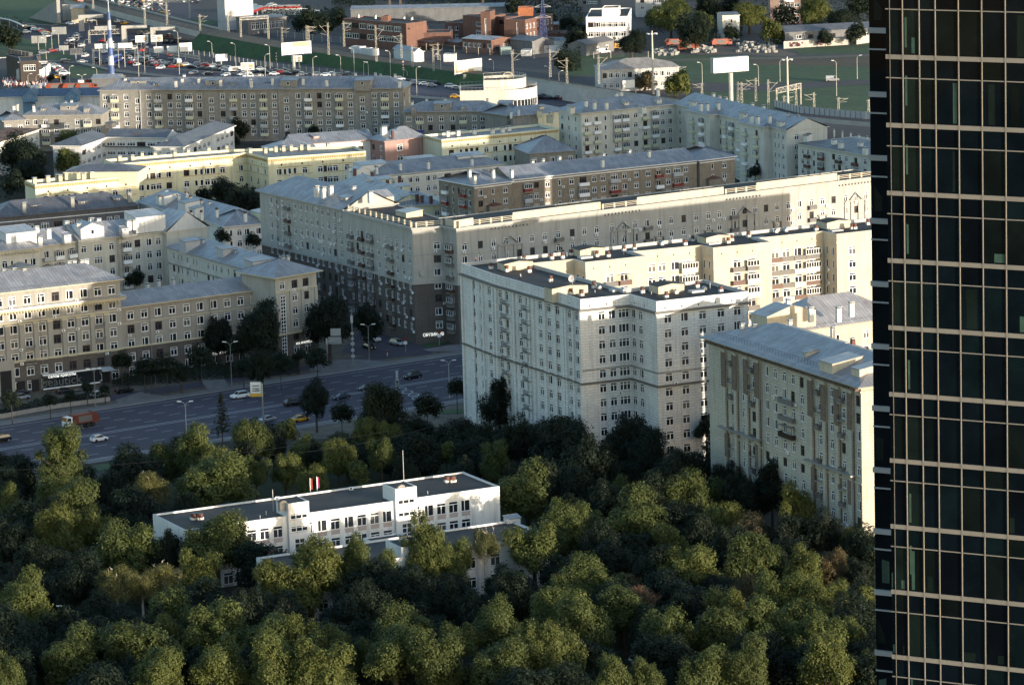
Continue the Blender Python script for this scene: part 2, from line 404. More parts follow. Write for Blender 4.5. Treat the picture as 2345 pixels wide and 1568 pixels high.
    def dormer(s, c, x, y, z, w=2, d=3, h=1.5, a=None, m=None, rm=None, gable=False, win=True, name='dormer', rise=.5):
        o = P(c, x, y, z); a = s.ang if a is None else a; u = Vector((math.cos(a), math.sin(a), 0)); v = Vector((-u.y, u.x, 0)); k = MB(); m = m or s.wm; rm = rm or ROOFB
        b = o-u*w/2; k.obox(b-Z*1.5, u*w, v*d, Z*(h+1.5), m)
        t = .2
        if gable:
            f0, f1 = b-v*t-u*t+Z*h, b+u*(w+t)-v*t+Z*h; pk = b+u*w/2-v*t+Z*(h+rise); D_ = v*(d+2*t)
            k.face([f0, pk, pk+D_, f0+D_], rm, [(0, 0), (0, 1), (d, 1), (d, 0)]); k.face([pk, f1, f1+D_, pk+D_], rm, [(0, 0), (0, 1), (d, 1), (d, 0)])
            k.face([b+Z*h, b+u*w+Z*h, b+u*w/2+Z*(h+rise)], m); e = v*d; k.face([b+u*w+Z*h+e, b+Z*h+e, b+u*w/2+Z*(h+rise)+e], m)
        else:
            f0, f1 = b-v*t-u*t+Z*h, b+u*(w+t)-v*t+Z*h; D_ = v*(d+t*2)+Z*rise
            k.face([f0, f1, f1+D_, f0+D_], rm, [(0, 0), (w, 0), (w, d), (0, d)]); k.face([f0-Z*.12, f1-Z*.12, f1, f0], rm)
            k.face([f0-Z*.12, f0, f0+D_, f0+D_-Z*.12], rm); k.face([f1, f1-Z*.12, f1+D_-Z*.12, f1+D_], rm)
            e = v*d; k.face([b+Z*h+e, b+u*w+Z*h+e, b+u*w+Z*(h+rise)+e, b+Z*(h+rise)+e], m)
            k.face([b+Z*h, b+Z*h+e, b+Z*(h+rise)+e], m); k.face([b+u*w+Z*h, b+u*w+Z*(h+rise)+e, b+u*w+Z*h+e], m)
        if win:
            ww = min(1.0, w*.45); q = b+u*(w-ww)/2-v*.02+Z*(h*.3); k.obox(q, u*ww, -v*.04, Z*(h*.5), WHITE); q = q+u*.1-v*.045+Z*.08
            k.face([q, q+u*(ww-.2), q+u*(ww-.2)+Z*(h*.5-.16), q+Z*(h*.5-.16)], GLASS)
        s.extra.append((name, k))
    def done(s, smooth=False):
        s.p('wall', s.wall); 
        if s.roof.v: s.p('roof', s.roof)
        if s.trim.v: s.p('cornice', s.trim)
        cam2 = Vector((0, 0))
        def key(it):
            mt, n = it[0], it[-1]; pos = mt.translation; tocam = (Vector((0, 0))-Vector(pos[:2])); x, y, kk = proj(pos)
            vis = (tocam.normalized().dot(n) > .03) and -20 < x < 2010
            return (0 if vis else 1, tocam.length-tocam.normalized().dot(n)*60)
        wins = sorted(s.win, key=key); keep = wins[:100] if len(wins) > 100 else wins; rest = wins[len(keep):]
        for it in keep:
            mt, w, h, t, var, n = it; f, g, fm, gm = wintpl(w, h, t, var)
            m2 = Matrix.Translation(-s.o) @ mt
            o = obj('window', fm, s.root, m2); obj('pane', gm, o)
        if rest:
            k = MB()
            for it in rest:
                mt, w, h, t, var, n = it; f, g, fm, gm = wintpl(w, h, t, var); k.add(f, mt); k.add(g, mt)
            tag(s.p('windows', k), kind='stuff')
        for (mt, w, t, pm) in s.bal[:100]:
            obj('balcony', baltpl(w, t, pm)[1], s.root, Matrix.Translation(-s.o) @ mt)
        for mt in s.acs[:100]: obj('air_conditioner', actpl()[1], s.root, Matrix.Translation(-s.o) @ mt)
        for nm, k in s.extra: s.p(nm, k)
        return s.root
def ang(L, Rr): return math.atan2(Rr[1]-L[1], Rr[0]-L[0])
# ================================================================== BUILDINGS
WBLK = M('white_block_wall', (.71,.72,.70), .85, kind='block', var=.06); CREAMW = M('cream_wall', (.54,.475,.355), .85, kind='plaster', var=.07)
GRYW = M('grey_beige_wall', (.38,.378,.355), .9, kind='plaster', var=.06); DKBASE = M('dark_rusticated_base', (.125,.11,.10), .9, kind='block', var=.1)
BRKW = M('ochre_brick', (.275,.23,.175), .9, kind='brick', var=.1); CRM2 = M('pale_cream_wall', (.58,.57,.51), .9, kind='plaster', var=.08)
GBRK = M('grey_brick', (.27,.26,.235), .9, kind='brick', var=.08); YEL = M('yellow_wall', (.70,.66,.46), .85, kind='plaster', var=.05)
OCH = M('ochre_trim', (.42,.30,.13), .8, var=.08); PGRN = M('pale_lemon_wall', (.66,.66,.50), .85, kind='plaster', var=.05)
PINK = M('pink_wall', (.38,.24,.21), .9, kind='plaster', var=.07); WHW = M('whitewashed_wall', (.66,.66,.64), .85, kind='plaster', var=.06)
DGRW = M('slate_grey_wall', (.12,.12,.128), .9, kind='plaster', var=.08); SCHW = M('school_white_wall', (.77,.76,.73), .8, kind='plaster', var=.06)
BEIG = M('beige_wall', (.49,.465,.385), .9, kind='block', var=.07); TANW = M('tan_wall', (.29,.28,.255), .9, kind='plaster', var=.07)
YTRIM = M('buff_moulding', (.50,.46,.33), .85, var=.08); CARV = M('carved_brown_panel', (.17,.13,.10), .9, var=.3, sc_=2.5)
REDBR = M('red_brick', (.165,.09,.07), .9, kind='brick', var=.1); BROWNP = M('brown_panel', (.13,.085,.07), .8, var=.1)
RUSTR = M('rusty_roof', (.12,.07,.05), .8, kind='soil', var=.2)
def S(c, x, y, h): p = P(c, x, y, h); return Vector((p.x, p.y))
def dist(a, b): return (Vector(a)-Vector(b)).length
# ---- tall white block and its courtyard wing
h = 38.2
PA = [S('V',x,y,h) for x,y in ((1055.3,602.2),(1130,627.9),(1293.4,674),(1328.8,685.3),(1442,673.6),(1502.7,690.2),(1712.6,666.8),(1612,639.4),(1428,662),(1213,603),
 (1314.2,593.5),(1340.6,600.4),(1480,585.7),(1450,576),(1605.2,561.3),(1633.5,567.2),(1766.5,553.7),(1738,545),(1884.7,529.3),(1915.9,536))]
_d = (PA[13]-PA[12]).normalized() if False else (PA[11]-PA[10])
_u = Vector((.905,.425)); _bk = Vector((-.425,.905)); _q = S('V',2080,489,h); _u = (_q-PA[0]).normalized(); _bk = Vector((-_u.y,_u.x)); _e = PA[19]+_u*95  # rear wing carried on unseen behind the tower, extended for its shadow
PA += [_e, _e+_bk*((_q-PA[19]).dot(_bk))]
b = Bld('tall_apartment_block', 'tall white ten-storey block with flat black roofs and a sunlit cream courtyard wing', PA[0], WBLK, ac=.14, frame_var=(0,1,0,3,0,0)); b.ang = ang(PA[5], PA[6])
ws = dict(n=10, s=3.3, t=3.1, w=1.6, h=1.95)
CW = dict(n=9, s=3.25, t=3.4, w=1.9, h=1.9, p=[GREYP, BROWNP, GREYP, LTGREY], wm=CREAMW)
sp = {0: dict(ws, k='F3', c=[(915,'w'),(990,'w'),(1065,'w')]), 1: [dict(ws, k='F3', c=[(1165,'w'),(1292,'w'),(1357,'w'),(1545,'w'),(1625,'w'),(1705,'w')]), dict(ws, k='F3', bt='r', p=[CONC], c=[(1228,'b'),(1428,'b')])],
 2: dict(ws, k='D3', c=[(135,'w'),(188,'w')]), 3: dict(ws, k='D3', c=[(370,'w'),(446,'w'),(530,'W')]), 4: dict(ws, k='D3', c=[(596,'w'),(648,'w')]),
 5: dict(ws, k='D3', w=1.75, c=[(848,'w'),(968,'w'),(1098,'w'),(1230,'w'),(1350,'w')]), 9: dict(CW, c='w.w'), 10: dict(CW, c='nn'), 11: dict(CW, k='F1', c=[(700,'g'),(865,'g')]),
 13: dict(CW, k='F1', c=[(1190,'w'),(1310,'w'),(1465,'w'),(1620,'G')]), 14: dict(CW, w=1.3, k='F1', c=[(1740,'w'),(1800,'n'),(1860,'n')]),
 15: dict(CW, k='F2', c=[(725,'b'),(895,'g')]), 17: dict(CW, k='F2', c=[(1170,'b'),(1300,'b'),(1440,'b'),(1600,'G')]), 18: dict(CW, w=1.3, k='F2', c=[(1715,'w'),(1775,'n'),(1848,'n')]),
 19: [dict(CW, c='.g..g....w..g..w..g..w..g..w..g.')], 7: dict(CW, c='www'), 8: dict(CW, c='w.w.w.w.w.w')}
def flatx(b, poly, h, pz, specs, **k):
    W0 = b.wm; n = len(poly); b2 = {}; FOOT.append((list(poly), h))
    for i in range(n):
        q = specs.get(i); q0 = q[0] if isinstance(q, list) else q
        b.wm = k.get('wmd', {}).get(i, W0); b.facade(poly[i], poly[(i+1) % n], 0, h, q, k.get('base'))
    b.wm = W0; t = k.get('t', .4); inn = offset_ring(poly, -t)
    for i in range(n):
        j = (i+1) % n; a, bb, c_, d = V3(poly[i], h), V3(poly[j], h), V3(inn[j], h), V3(inn[i], h); dz = Z*(h-pz)
        b.roof.face([a, bb, c_, d], k.get('capm', W0)); b.wall.face([c_, d, d-dz, c_-dz], W0)
    import mathutils
    pts = [V3(p, pz) for p in inn]
    for tr in mathutils.geometry.tessellate_polygon([pts]):
        q = [pts[x] if isinstance(x, int) else x for x in tr]
        if (q[1]-q[0]).cross(q[2]-q[0]).z < 0: q.reverse()
        b.roof.face(q, k.get('roofm', TAR), [(v.x, v.y) for v in q])
flatx(b, PA, h, 37.4, sp, wmd={i: CREAMW for i in (7,8,9,10,11,12,13,14,15,16,17,18,19)}, capm=LTGREY)
chain = PA[:7]
b.band(chain, h-2.75, h-2.35, .75, GREYP); b.band(chain, h-3.0, h-2.75, .35, WBLK)
b.band(chain, h-19.4, h-19.0, .45, GREYP); b.band([PA[3],PA[4],PA[5],PA[6]], h-16.3, h-16.1, .12, GREYP)
b.band(PA[9:20], h-2.3, h-2.1, .15, CREAMW)
for i, j, fs in ((0,1,(.02,.35,.66,.97)), (1,2,(.03,.16,.28,.5,.56,.72,.86,.97)), (2,3,(.03,.5,.97))):
    for f in fs:
        q = Vector(PA[i]).lerp(Vector(PA[j]), f); u = (Vector(PA[j])-Vector(PA[i])).normalized(); n_ = Vector((u.y,-u.x)); k = MB()
        k.obox(V3(q-u*.45+n_*.003, 0), V3(u*.9), V3(n_*.32), (0,0,h-3), WBLK); b.extra.append(('pilaster', k))
for i in (0, 1, 2, 3, 4, 5, 11, 13, 15, 17): b.facade  # vents under the parapet
for i in (2,3,4,5,11,13,15,17):
    L_, R__ = Vector(PA[i]), Vector(PA[i+1]); u = (R__-L_).normalized(); n_ = Vector((u.y,-u.x)); ln = (R__-L_).length
    for t in range(int(ln/4.2)): 
        q = V3(L_+u*(2+t*4.2)+n_*.01, h-1.9); b.trim.face([q, q+V3(u*.3), q+V3(u*.3)+Z*.4, q+Z*.4], DARK)
for (c, x, y) in (('F3',1088,880),('F3',1238,905),('F3',1400,805),('F3',1447,912),('F3',1648,1000),('F3',1840,1120),('F3',1940,1135),('F3',2057,1050),('F1',365,1065),('F1',518,975),('F1',1085,1030),('F1',1365,1090),
  ('F1',1728,965),('F1',2003,1020),('F1',20,635),('F1',148,625),('F1',245,590),('F1',550,605),('F1',685,610),('F1',868,545),('F1',990,525),('F1',1585,470),('F1',1675,425),('F1',2090,450),('F1',2130,420),('F1',2325,370),
  ('F2',865,440),('F2',1655,360),('F2',1680,290),('F2',2075,345),('F2',2110,345),('F2',2262,290)):
    b.chim(c, x, y, 37.4, w=1.05, d=1.0, h=.8, kind='can', m=LIME, sink=0)
for (c, x, y, w, d) in (('F3',1320,890,9,5),('F3',1800,1120,11,5),('F1',1395,1030,8,6),('F1',470,600,8,6),('F2',480,510,8,6),('F2',1890,335,8,6)):
    b.dormer(c, x+30, y, 37.4, w=w*.82, d=d*.8, h=1.7, gable=True, rise=.45, m=CREAMW, rm=TAR, win=False, name='roof_cabin')
for (c, x, y) in (('F1',435,650),('F1',1010,590),('F1',810,1035),('F1',1740,1050),('F2',470,545),('F2',1010,485),('F2',1910,395)):
    o = P(c, x, y, 37.0); k = MB(); u = Vector((math.cos(b.ang), math.sin(b.ang), 0)); v = Vector((-u.y, u.x, 0)); k.obox(o-u*1.6, u*3.2, v*2, Z*.9, LTGREY); b.extra.append(('roof_hatch', k))
for (c, x, y) in (('F1',590,1010),('F1',1215,985),('F1',1490,1060),('F1',1825,1020),('F1',1320,490),('F2',1195,405),('F2',1310,390)):
    b.dormer(c, x, y, 37.0, w=.8, d=.8, h=.9, gable=True, rise=.5, m=LIME, rm=GREYM, win=False, name='roof_vent')
for (c, x, y, hh) in (('F1',528,1045,1),('F1',1190,1065,1),('F1',1878,1000,1.8),('F1',500,635,.8),('F1',865,600,.8),('F3',1190,905,1.6),('F1',318,620,1),('F1',200,630,1.6)):
    o = P(c, x, y, 37.0); k = MB(); k.tube(o, o+Z*hh, .09, LTGREY); b.extra.append(('vent_pipe', k))
o = P('F1', 265, 1000, 39.6); k = MB(); k.tube(o, o+Z*3.2, .06, GREYM); dd = Vector((-.1,-1,.25)).normalized()
for i in range(6): k.tube(o+Z*2.6+dd*(i*.07), o+Z*2.6+dd*((i+1)*.07), .35+.17*i**.6, LTGREY, .35+.17*(i+1)**.6, n=14, cap=(i == 0))
k.tube(o+Z*2.6, o+Z*2.6+dd*.9, .05, TERRA); b.extra.append(('satellite_dish', k))
b.done()
# ---- ornate beige block at the right
h = 36.0; L, Rr = S('F4',380,575,h), S('F4',2120,1135,h)
b = Bld('ornate_apartment_block', 'beige block with brown carved panels under a sheet-metal roof, beside the glass tower', L, BEIG, ac=.14); b.ang = ang(L, Rr)
ow = dict(n=10, s=3.55, t=1.9, w=1.35, h=2.0, k='D3', p=[BLACKM, GREYP, TERRA])
dp = 20
b.bar(L, Rr, h, dp, rh=4.2, hl=12, hr=9, oh=1.5, front=[dict(ow, c=[(1328,'w'),(1405,'w'),(1482,'w'),(1578,'w'),(1640,'w'),(1832,'w'),(1960,'w'),(2040,'w'),(2122,'w'),(2222,'w')]),
  dict(ow, c=[(1705,'w'),(1768,'w')])], right=dict(n=9, s=3.55, t=2.2, w=1.3, h=1.9, c='.w'), left=dict(n=9, s=3.55, t=2.2, w=1.3, h=1.9, c='w.w'), corn=BEIG)
xl, xr = proj(V3(L, h))[0], proj(V3(Rr, h))[0]; u = (Rr-L).normalized(); n_ = Vector((u.y,-u.x)); LN = (Rr-L).length
def at(x): return ((vv('D3', x)[0])-xl)/(xr-xl)*LN
b.dentils(L, Rr, h-.85, CARV, step=.95, sz=.5, out=1.1); b.band([L-n_*dp*0, Rr, Rr-n_*8], h-1.2, h-.8, .35, BEIG)
for x0, x1 in ((1270,1520),(1905,2180)):
    for x in [x0+(x1-x0)*i/3.0 for i in range(4)]:
        k = MB(); a = at(x); k.obox(V3(L+u*(a-.6)+n_*.003, 2), V3(u*1.2), V3(n_*.5), (0,0,h-3.2), BEIG); b.extra.append(('pilaster', k))
        for s_ in (-.95, .6): k = MB(); k.obox(V3(L+u*(a+s_)+n_*.003, 4), V3(u*.35), V3(n_*.12), (0,0,h-13.5), CARV); b.extra.append(('pilaster_edge', k))
        k = MB(); k.obox(V3(L+u*(a-.95)+n_*.5, h-9.2), V3(u*1.9), V3(n_*.12), (0,0,7.4), CARV); b.extra.append(('carved_panel', k))
    z2 = h-(18.2 if x0 < 1500 else 18.6); k = MB(); a0, a1 = at(x0-30), at(x1+25)
    k.obox(V3(L+u*a0+n_*.003, z2), V3(u*(a1-a0)), V3(n_*1.3), (0,0,.35), GREYM); b.extra.append(('ledge', k))
    k = MB(); k.obox(V3(L+u*at(x0)+n_*.003, z2-6), V3(u*1.4), V3(n_*.55), (0,0,5), CARV); b.extra.append(('carved_panel', k)); k = MB(); k.obox(V3(L+u*(at(x1)-1.2)+n_*.003, z2-6), V3(u*1.4), V3(n_*.55), (0,0,5), CARV); b.extra.append(('carved_panel', k))
for fl, t in ((1,'b'),(2,'b'),(3,'v'),(3,'b')):
    a = at(1735); mt = Matrix.Translation(V3(L+u*(a-2.4), h-1.9-2-.9-fl*3.55)) @ Matrix(((u.x,-n_.x,0),(u.y,-n_.y,0),(0,0,1))).to_4x4(); b.bal.append((mt, 4.8, t, BROWNF if fl == 3 else GREYP))
for x in (1328, 1482, 1960, 2122):
    for fl in range(0, 8, 1):
        if fl in (3,): continue
        mt = Matrix.Translation(V3(L+u*(at(x)-.45), h-1.9-2.4-fl*3.55)) @ Matrix(((u.x,-n_.x,0),(u.y,-n_.y,0),(0,0,1))).to_4x4(); b.bal.append((mt, .4, 'r' if fl % 2 else 'b', GREYP))
b.band([L, Rr, Rr-n_*8], h-19.9, h-19.5, .2, BEIG); b.pipe(L+u*at(1560)+n_*.5, h-1); b.pipe(L+u*at(2195)+n_*.4, h-1)
for x, y, hh, m in ((1240,530,2.6,TERRA),(1435,600,2.4,TERRA),(1600,640,2.4,LIME),(1950,715,2.2,LIME),(905,500,2,LIME),(765,490,2,LIME),(1310,420,1.2,LIME),(2028,650,1.6,TERRA),(1800,530,2,LIME)): b.chim('F4', x, y, h+2, w=1.0, d=1.0, h=hh*.75, m=m)
for x, y, w_, d_ in ((1720,960,6.5,7),(2060,1035,4,6)):
    b.dormer('F4', x, y-20, h+1.2, w=w_*.8, d=d_, h=1.7, m=CREAMW, rm=ROOFP, win=False, a=b.ang, name='roof_cabin', rise=.9)
b.dormer('F4', 1470, 790, h+1.6, w=1.4, d=3, h=1.0, rm=ROOFB, a=b.ang)
L2, R2 = S('F4',1420,500,33), S('F4',2600,330,33); b.bar(L2, R2, 33, 17, rh=5.5, roofm=ROOFP, front=dict(n=7, s=3.5, t=1.8, c='w.w.w.w'))
b.dormer('F4', 1330, 460, 34, w=13, d=6, h=3.2, m=CREAMW, rm=ROOFP, a=ang(L2, R2), gable=True, rise=1.8, name='roof_cabin', win=False)
for x, y in ((1865,330),(1550,330),(1295,240),(2010,270)): b.chim('F4', x, y, 37, w=1.1, d=1.3, h=2.2, m=LIME)
k = MB(); c0 = V3(L+n_*.2, h+1.15)
for i in range(int(LN*.72/1.2)):
    a = c0+V3(u*(i*1.2+2)); 
    if 17 < i*1.2 < 18.5: continue
    k.tube(a, a+Z*1.1, .03, BLACKM, n=3, cap=False); k.tube(a+Z*1.1, a+V3(u*1.2)+Z*.1, .02, BLACKM, n=3, cap=False)
k.tube(c0+V3(u*2)+Z*1.1, c0+V3(u*LN*.74)+Z*1.1, .03, BLACKM, n=3); k.tube(c0+V3(u*2)+Z*.6, c0+V3(u*LN*.74)+Z*.6, .02, BLACKM, n=3); b.extra.append(('roof_railing', k))
b.done()
# ---- grey corner building
h = 31.0
a_, b_, c_, d_, e_ = S('C5',75,322,h), S('C5',740,472,h), S('C5',1268,608,h), S('C5',1505,592,h), S('C5',1612,612,h)
f_, g_ = S('C5',1722,594,h), S('C6',2420,166,h)
b = Bld('corner_apartment_block', 'long grey block turning the street corner, with sunlit cream parapet and dark base', a_, GRYW, ac=.3); b.ang = ang(f_, g_)
ln1 = [160,205,253,300,350,398,443,483,523,563,610,658,705]
gw = dict(s=3.5, w=1.3, h=1.8, k='C5', p=[GREYP, GREYP, BROWNF]); BS = (16.3, DKBASE)
b.bar(a_, b_, h, 16, rh=4.5, hr=0, oh=1.0, front=dict(gw, n=8, t=.8, c=[(x, 'b' if x in (300,) else 'w') for x in ln1]), left=dict(gw, n=8, t=.8, c='w.w.w'), base=BS)
nn = Vector(((g_-f_).normalized().y, -(g_-f_).normalized().x)); n1 = (c_-b_).normalized(); n1 = Vector((n1.y, -n1.x))
poly = [b_, c_, d_, e_, f_, g_, g_-nn*15, S('C5',1480,530,h), b_-n1*16]
lw = [(C,'w') for C in (1792,1890,1982,2078,2175,2272)]; xs6 = [18,105,190,280,360,440,540,620,692,772,855,932,1015,1100,1182,1257,1352,1428,1500,1575,1652,1730,1808,1890,1968,2045,2132,2205,2275]
gg = {0: dict(gw, n=7, t=4.4, c=[(727,'w'),(788,'g'),(835,'w'),(873,'b'),(910,'w'),(945,'g'),(1000,'w'),(1053,'w'),(1100,'b'),(1143,'w'),(1190,'w'),(1240,'w')]), 1: dict(gw, n=7, t=4.2, w=1.7, c=[(1457,'w')]),
  2: dict(gw, n=7, t=4.2, c=[(1562,'g')]), 3: dict(gw, n=7, t=4.2, w=1.7, c=[(1675,'w')]), 4: [dict(gw, n=7, t=4.3, c=lw), dict(gw, k='C6', n=7, t=4.2, c=[(x, 'b' if i % 7 == 2 else 'w') for i, x in enumerate(xs6) if x > 170 or x < 0])]}
flatx(b, poly, h, h-.25, gg, base=BS, t=.3, capm=GREYM)
ch = [b_, c_, d_, e_, f_, g_]
b.band(ch, h-.45, h+.02, .55, GRYW); b.band(ch, h-.95, h-.45, .22, GRYW); b.band([a_]+ch, 15.9, 16.6, .45, GRYW); b.band([a_]+ch, 23.6, 23.85, .15, GRYW)
def attic(p, q, hh, name='attic_wall'):
    u = (q-p).normalized(); n_ = Vector((u.y,-u.x)); k = MB(); k.obox(V3(p-n_*.9, h), V3(q-p), V3(-n_*.4), (0,0,hh), CREAMW); b.extra.append((name, k))
def balus(p, q, hh=1.35):
    u = (q-p).normalized(); n_ = Vector((u.y,-u.x)); ln = (q-p).length; m = max(2, int(ln/3.2)); k = MB()
    for i in range(m+1):
        a = V3(p+u*(ln*i/m-.25)-n_*.9, h); k.obox(a, V3(u*.5), V3(-n_*.4), (0,0,hh), CREAMW)
        if i < m:
            for z in (.3, .75, 1.15): k.obox(a+Z*z+V3(u*.5)-V3(n_*.1), V3(u*(ln/m-.5)), V3(-n_*.15), (0,0,.12), CREAMW)
    b.extra.append(('balustrade', k))
balus(b_, c_); balus(c_, d_); attic(d_, e_, 1.7); attic(e_, f_.lerp(g_, .012), 1.9)
def gl(x): return f_.lerp(g_, (vv('C6', x)[0]-proj(V3(f_,h))[0])/(proj(V3(g_,h))[0]-proj(V3(f_,h))[0]))
balus(f_, gl(-85)); attic(gl(-85), gl(480), 2.0); balus(gl(495), gl(722)); attic(gl(722), gl(1300), 2.0); balus(gl(1315), gl(1525)); attic(gl(1525), gl(2085), 2.0); balus(gl(2095), gl(2420))
for x0, x1 in ((-240,20),(490,745),(1300,1560),(2080,2330)):
    b.dentils(gl(x0), gl(x1), h-1.6, GRYW, step=1.1, sz=.4, out=.55)
    k = MB(); p0, p1 = gl(x0+45), gl(x1-60); u = (p1-p0).normalized(); n_ = Vector((u.y,-u.x)); L_ = (p1-p0).length; z = h-6.2
    k.obox(V3(p0+n_*.003, z), V3(p1-p0), V3(n_*.5), (0,0,.3), GRYW); m = V3((p0+p1)/2, z)
    for s_ in (-1, 1): k.obox(m+V3(u*s_*L_*.28)+V3(n_*.003)+Z*.3, V3(-u*s_*L_*.28)+Z*1.9, V3(n_*.55), (0,0,.28), GRYW)
    for t in (0, .3, .66, 1): k.obox(V3(p0.lerp(p1, t)-u*.3+n_*.003, 8), V3(u*.6), V3(n_*.3), (0,0,h-14.2), GRYW)
    b.extra.append(('pediment', k))
for x in (355, 850, 1180, 1650, 1965):
    p0 = gl(x); k = MB(); u = (g_-f_).normalized(); k.obox(V3(p0-u*1.7+nn*.003, h-9.2), V3(u*3.4), V3(nn*.6), (0,0,.3), GRYW); k.obox(V3(p0-u*1.4+nn*.003, h-12.6), V3(u*.35), V3(nn*.15), (0,0,3.3), DKBASE); k.obox(V3(p0+u*1.05+nn*.003, h-12.6), V3(u*.35), V3(nn*.15), (0,0,3.3), DKBASE); b.extra.append(('window_surround', k))
for x, y in ((520,335),(632,335),(575,345),(810,340),(940,380)): b.chim('C5', x, y, h+3, w=1.3, d=1.5, h=2.0)
b.dormer('C5', 720, 395, h+1.8, w=4, d=3, h=.9, rm=ROOFP, a=ang(a_, b_)); b.dormer('C5', 890, 430, h-.2, w=9, d=7, h=2.2, rm=ROOFP, m=CREAMW, a=ang(b_, c_), gable=True, rise=1.6, name='roof_cabin', win=False)
b.dormer('C5', 1180, 520, h-.2, w=6, d=5, h=1.3, rm=ROOFP, m=CREAMW, a=ang(b_, c_), name='roof_cabin', win=False)
q = c_.lerp(d_, .3); k = MB(); k.tube(V3(q+Vector((0,0)), 18.9)+V3(nn*.02), V3(q, 18.9)+V3(nn*.22), 1.0, GRYW, n=16); b.extra.append(('roundel', k))
for t in (.12, .52): 
    q = a_.lerp(c_, t); b.pipe(q+n1*.2, h-.5)
b.done()
# ---- ochre brick block
h = 20.0; L, Rr = S('C5',1752,284,h), S('C5',2042,248,h); dp = dist(L, S('C5',1485,230,h))
b = Bld('brick_apartment_block', 'ochre brick block with red balconies, just behind the long grey corner block', L, BRKW, ac=.1); b.ang = ang(L, Rr)
kw = dict(n=5, s=3.3, t=1.3, w=1.45, h=1.7, p=[WHITE, REDP, LTGREY, REDP])
b.bar(L, Rr, h, dp, rh=3.2, front=dict(kw, k='C5', c=[(1800,'w'),(1898,'n'),(1995,'w')]), left=dict(kw, k='C5', c=[(1530,'g'),(1585,'n'),(1630,'n'),(1670,'g'),(1712,'w')]), corn=WHITE)
L2, R2 = S('C6',-98,205,h), S('C6',1150,74,h)
b.bar(L2, R2, h+.02, 15, rh=3.3, hl=0, hr=0, front=dict(kw, k='C6', c=[(10,'g'),(72,'w'),(145,'w'),(225,'n'),(305,'w'),(380,'G'),(455,'w'),(515,'w'),(590,'G'),(660,'w'),(738,'w'),(818,'w'),(890,'g'),(955,'w'),(1015,'G'),(1075,'w')]), corn=WHITE)
L3, R3 = S('C6',1150,72,h), S('C6',1385,43,h); u = (R3-L3).normalized(); n_ = Vector((u.y,-u.x)); L3, R3 = L3+n_*1.5, R3+n_*1.5
b.bar(L3, R3, h+.04, 17, rh=3.4, front=dict(kw, k='C6', c=[(1180,'w'),(1257,'n'),(1335,'w')]), left=dict(n=0,s=1,t=1,c='w'), corn=WHITE)
for pl in ([L, Rr], [L2, R2], [L3, R3]): b.band(pl, h-.75, h-.45, .25, WHITE)
for c, x, y in (('C5',1715,190),('C5',1755,235),('C5',1900,190),('C5',2045,190),('C6',230,75),('C6',520,90),('C6',525,55),('C6',700,30),('C6',830,40),('C6',50,100),('C6',120,90)): b.chim(c, x, y, h+2.4, w=1, d=1.2, h=1.3)
for c, x, y, t in (('C5',1905,430,0),('C6',1260,190,0)):
    q = PF(c, x, y, L if t == 0 and c == 'C5' else L3, Rr if c == 'C5' else R3); k = MB()
    for i in range(6):
        a0, a1 = math.pi*i/6, math.pi*(i+1)/6; u3 = V3(u); n3 = V3(n_); r = 3
        k.face([q+Z*.9, q+u3*(r*math.cos(a0))-n3*(-1)*(1.6*math.sin(a0)), q+u3*(r*math.cos(a1))+n3*(1.6*math.sin(a1))], TERRA)
    k.obox(q-u3*2.4-Z*3.2, u3*4.8, n3*1.3, Z*3.1, BRKW); b.extra.append(('oriel', k))
b.done()
# ---- cream L-shaped block on the far right
h = 20.0; L, Rr = S('C3',225,822,h), S('C3',905,754,h); dp = dist(L, S('C3',48,792,h))
b = Bld('cream_apartment_block', 'pale cream L-shaped block with green balcony fronts, behind the brick block', L, CRM2, ac=.1); b.ang = ang(L, Rr)
mw = dict(n=6, s=3.25, t=1.4, w=1.45, h=1.75, k='C3', p=[CREAMP, WHITE, CREAMP])
W0 = b.wm
b.bar(L, Rr, h, dp, rh=3.6, front=dict(mw, c=[(262,'b'),(332,'b'),(398,'n'),(475,'g'),(535,'g'),(615,'w'),(683,'b'),(750,'g'),(812,'w'),(865,'w')]), left=dict(mw, c=[(85,'w'),(132,'n'),(182,'n')]))
L2, R2 = S('C3',905,754,h), S('C3',1705,944,h)
b.bar(L2, R2, h+.02, 15, rh=3.6, hl=0, hr=0, front=dict(mw, c=[(935,'w'),(1000,'n'),(1238,'n'),(1280,'b'),(1325,'g'),(1380,'b'),(1410,'b'),(1625,'n'),(1650,'n'),(1680,'w')]), right=dict(mw, c='w.'))
for x0, y0, x1, y1, cc in ((985,797,1150,834,[(1030,'b'),(1098,'g')]), (1362,882,1540,922,[(1410,'b'),(1490,'g')])):
    p0, p1 = S('C3',x0,y0,h), S('C3',x1,y1,h); b.bar(p0, p1, h+.05, 9, rh=2.6, hr=3, front=dict(mw, c=cc), right=dict(mw, c='w'))
for x, y in ((322,765),(260,755),(408,765),(1090,775),(1135,775),(1215,770),(1455,865),(1500,870),(1585,865),(515,690),(780,670),(1180,700),(1225,720),(1270,730),(1350,755),(1540,790),(1460,775),(1720,850),(480,700),(1790,860)): b.chim('C3', x, y, h+2.5, w=1.1, d=1.3, h=1.3)
for x, y in ((555,755),(790,735),(680,790),(165,790),(1045,755),(1410,840),(1680,900)): b.dormer('C3', x, y, h+1.4, w=1.8, d=2.4, h=1)
b.done()
h = 16.0; L, Rr = S('C3',1788,1040,h), S('C3',2420,1145,h)
b = Bld('low_cream_block', 'smaller cream block with cluttered slate roof and brown balconies, touching the glass tower', L, CRM2, ac=.2); b.ang = ang(L, Rr)
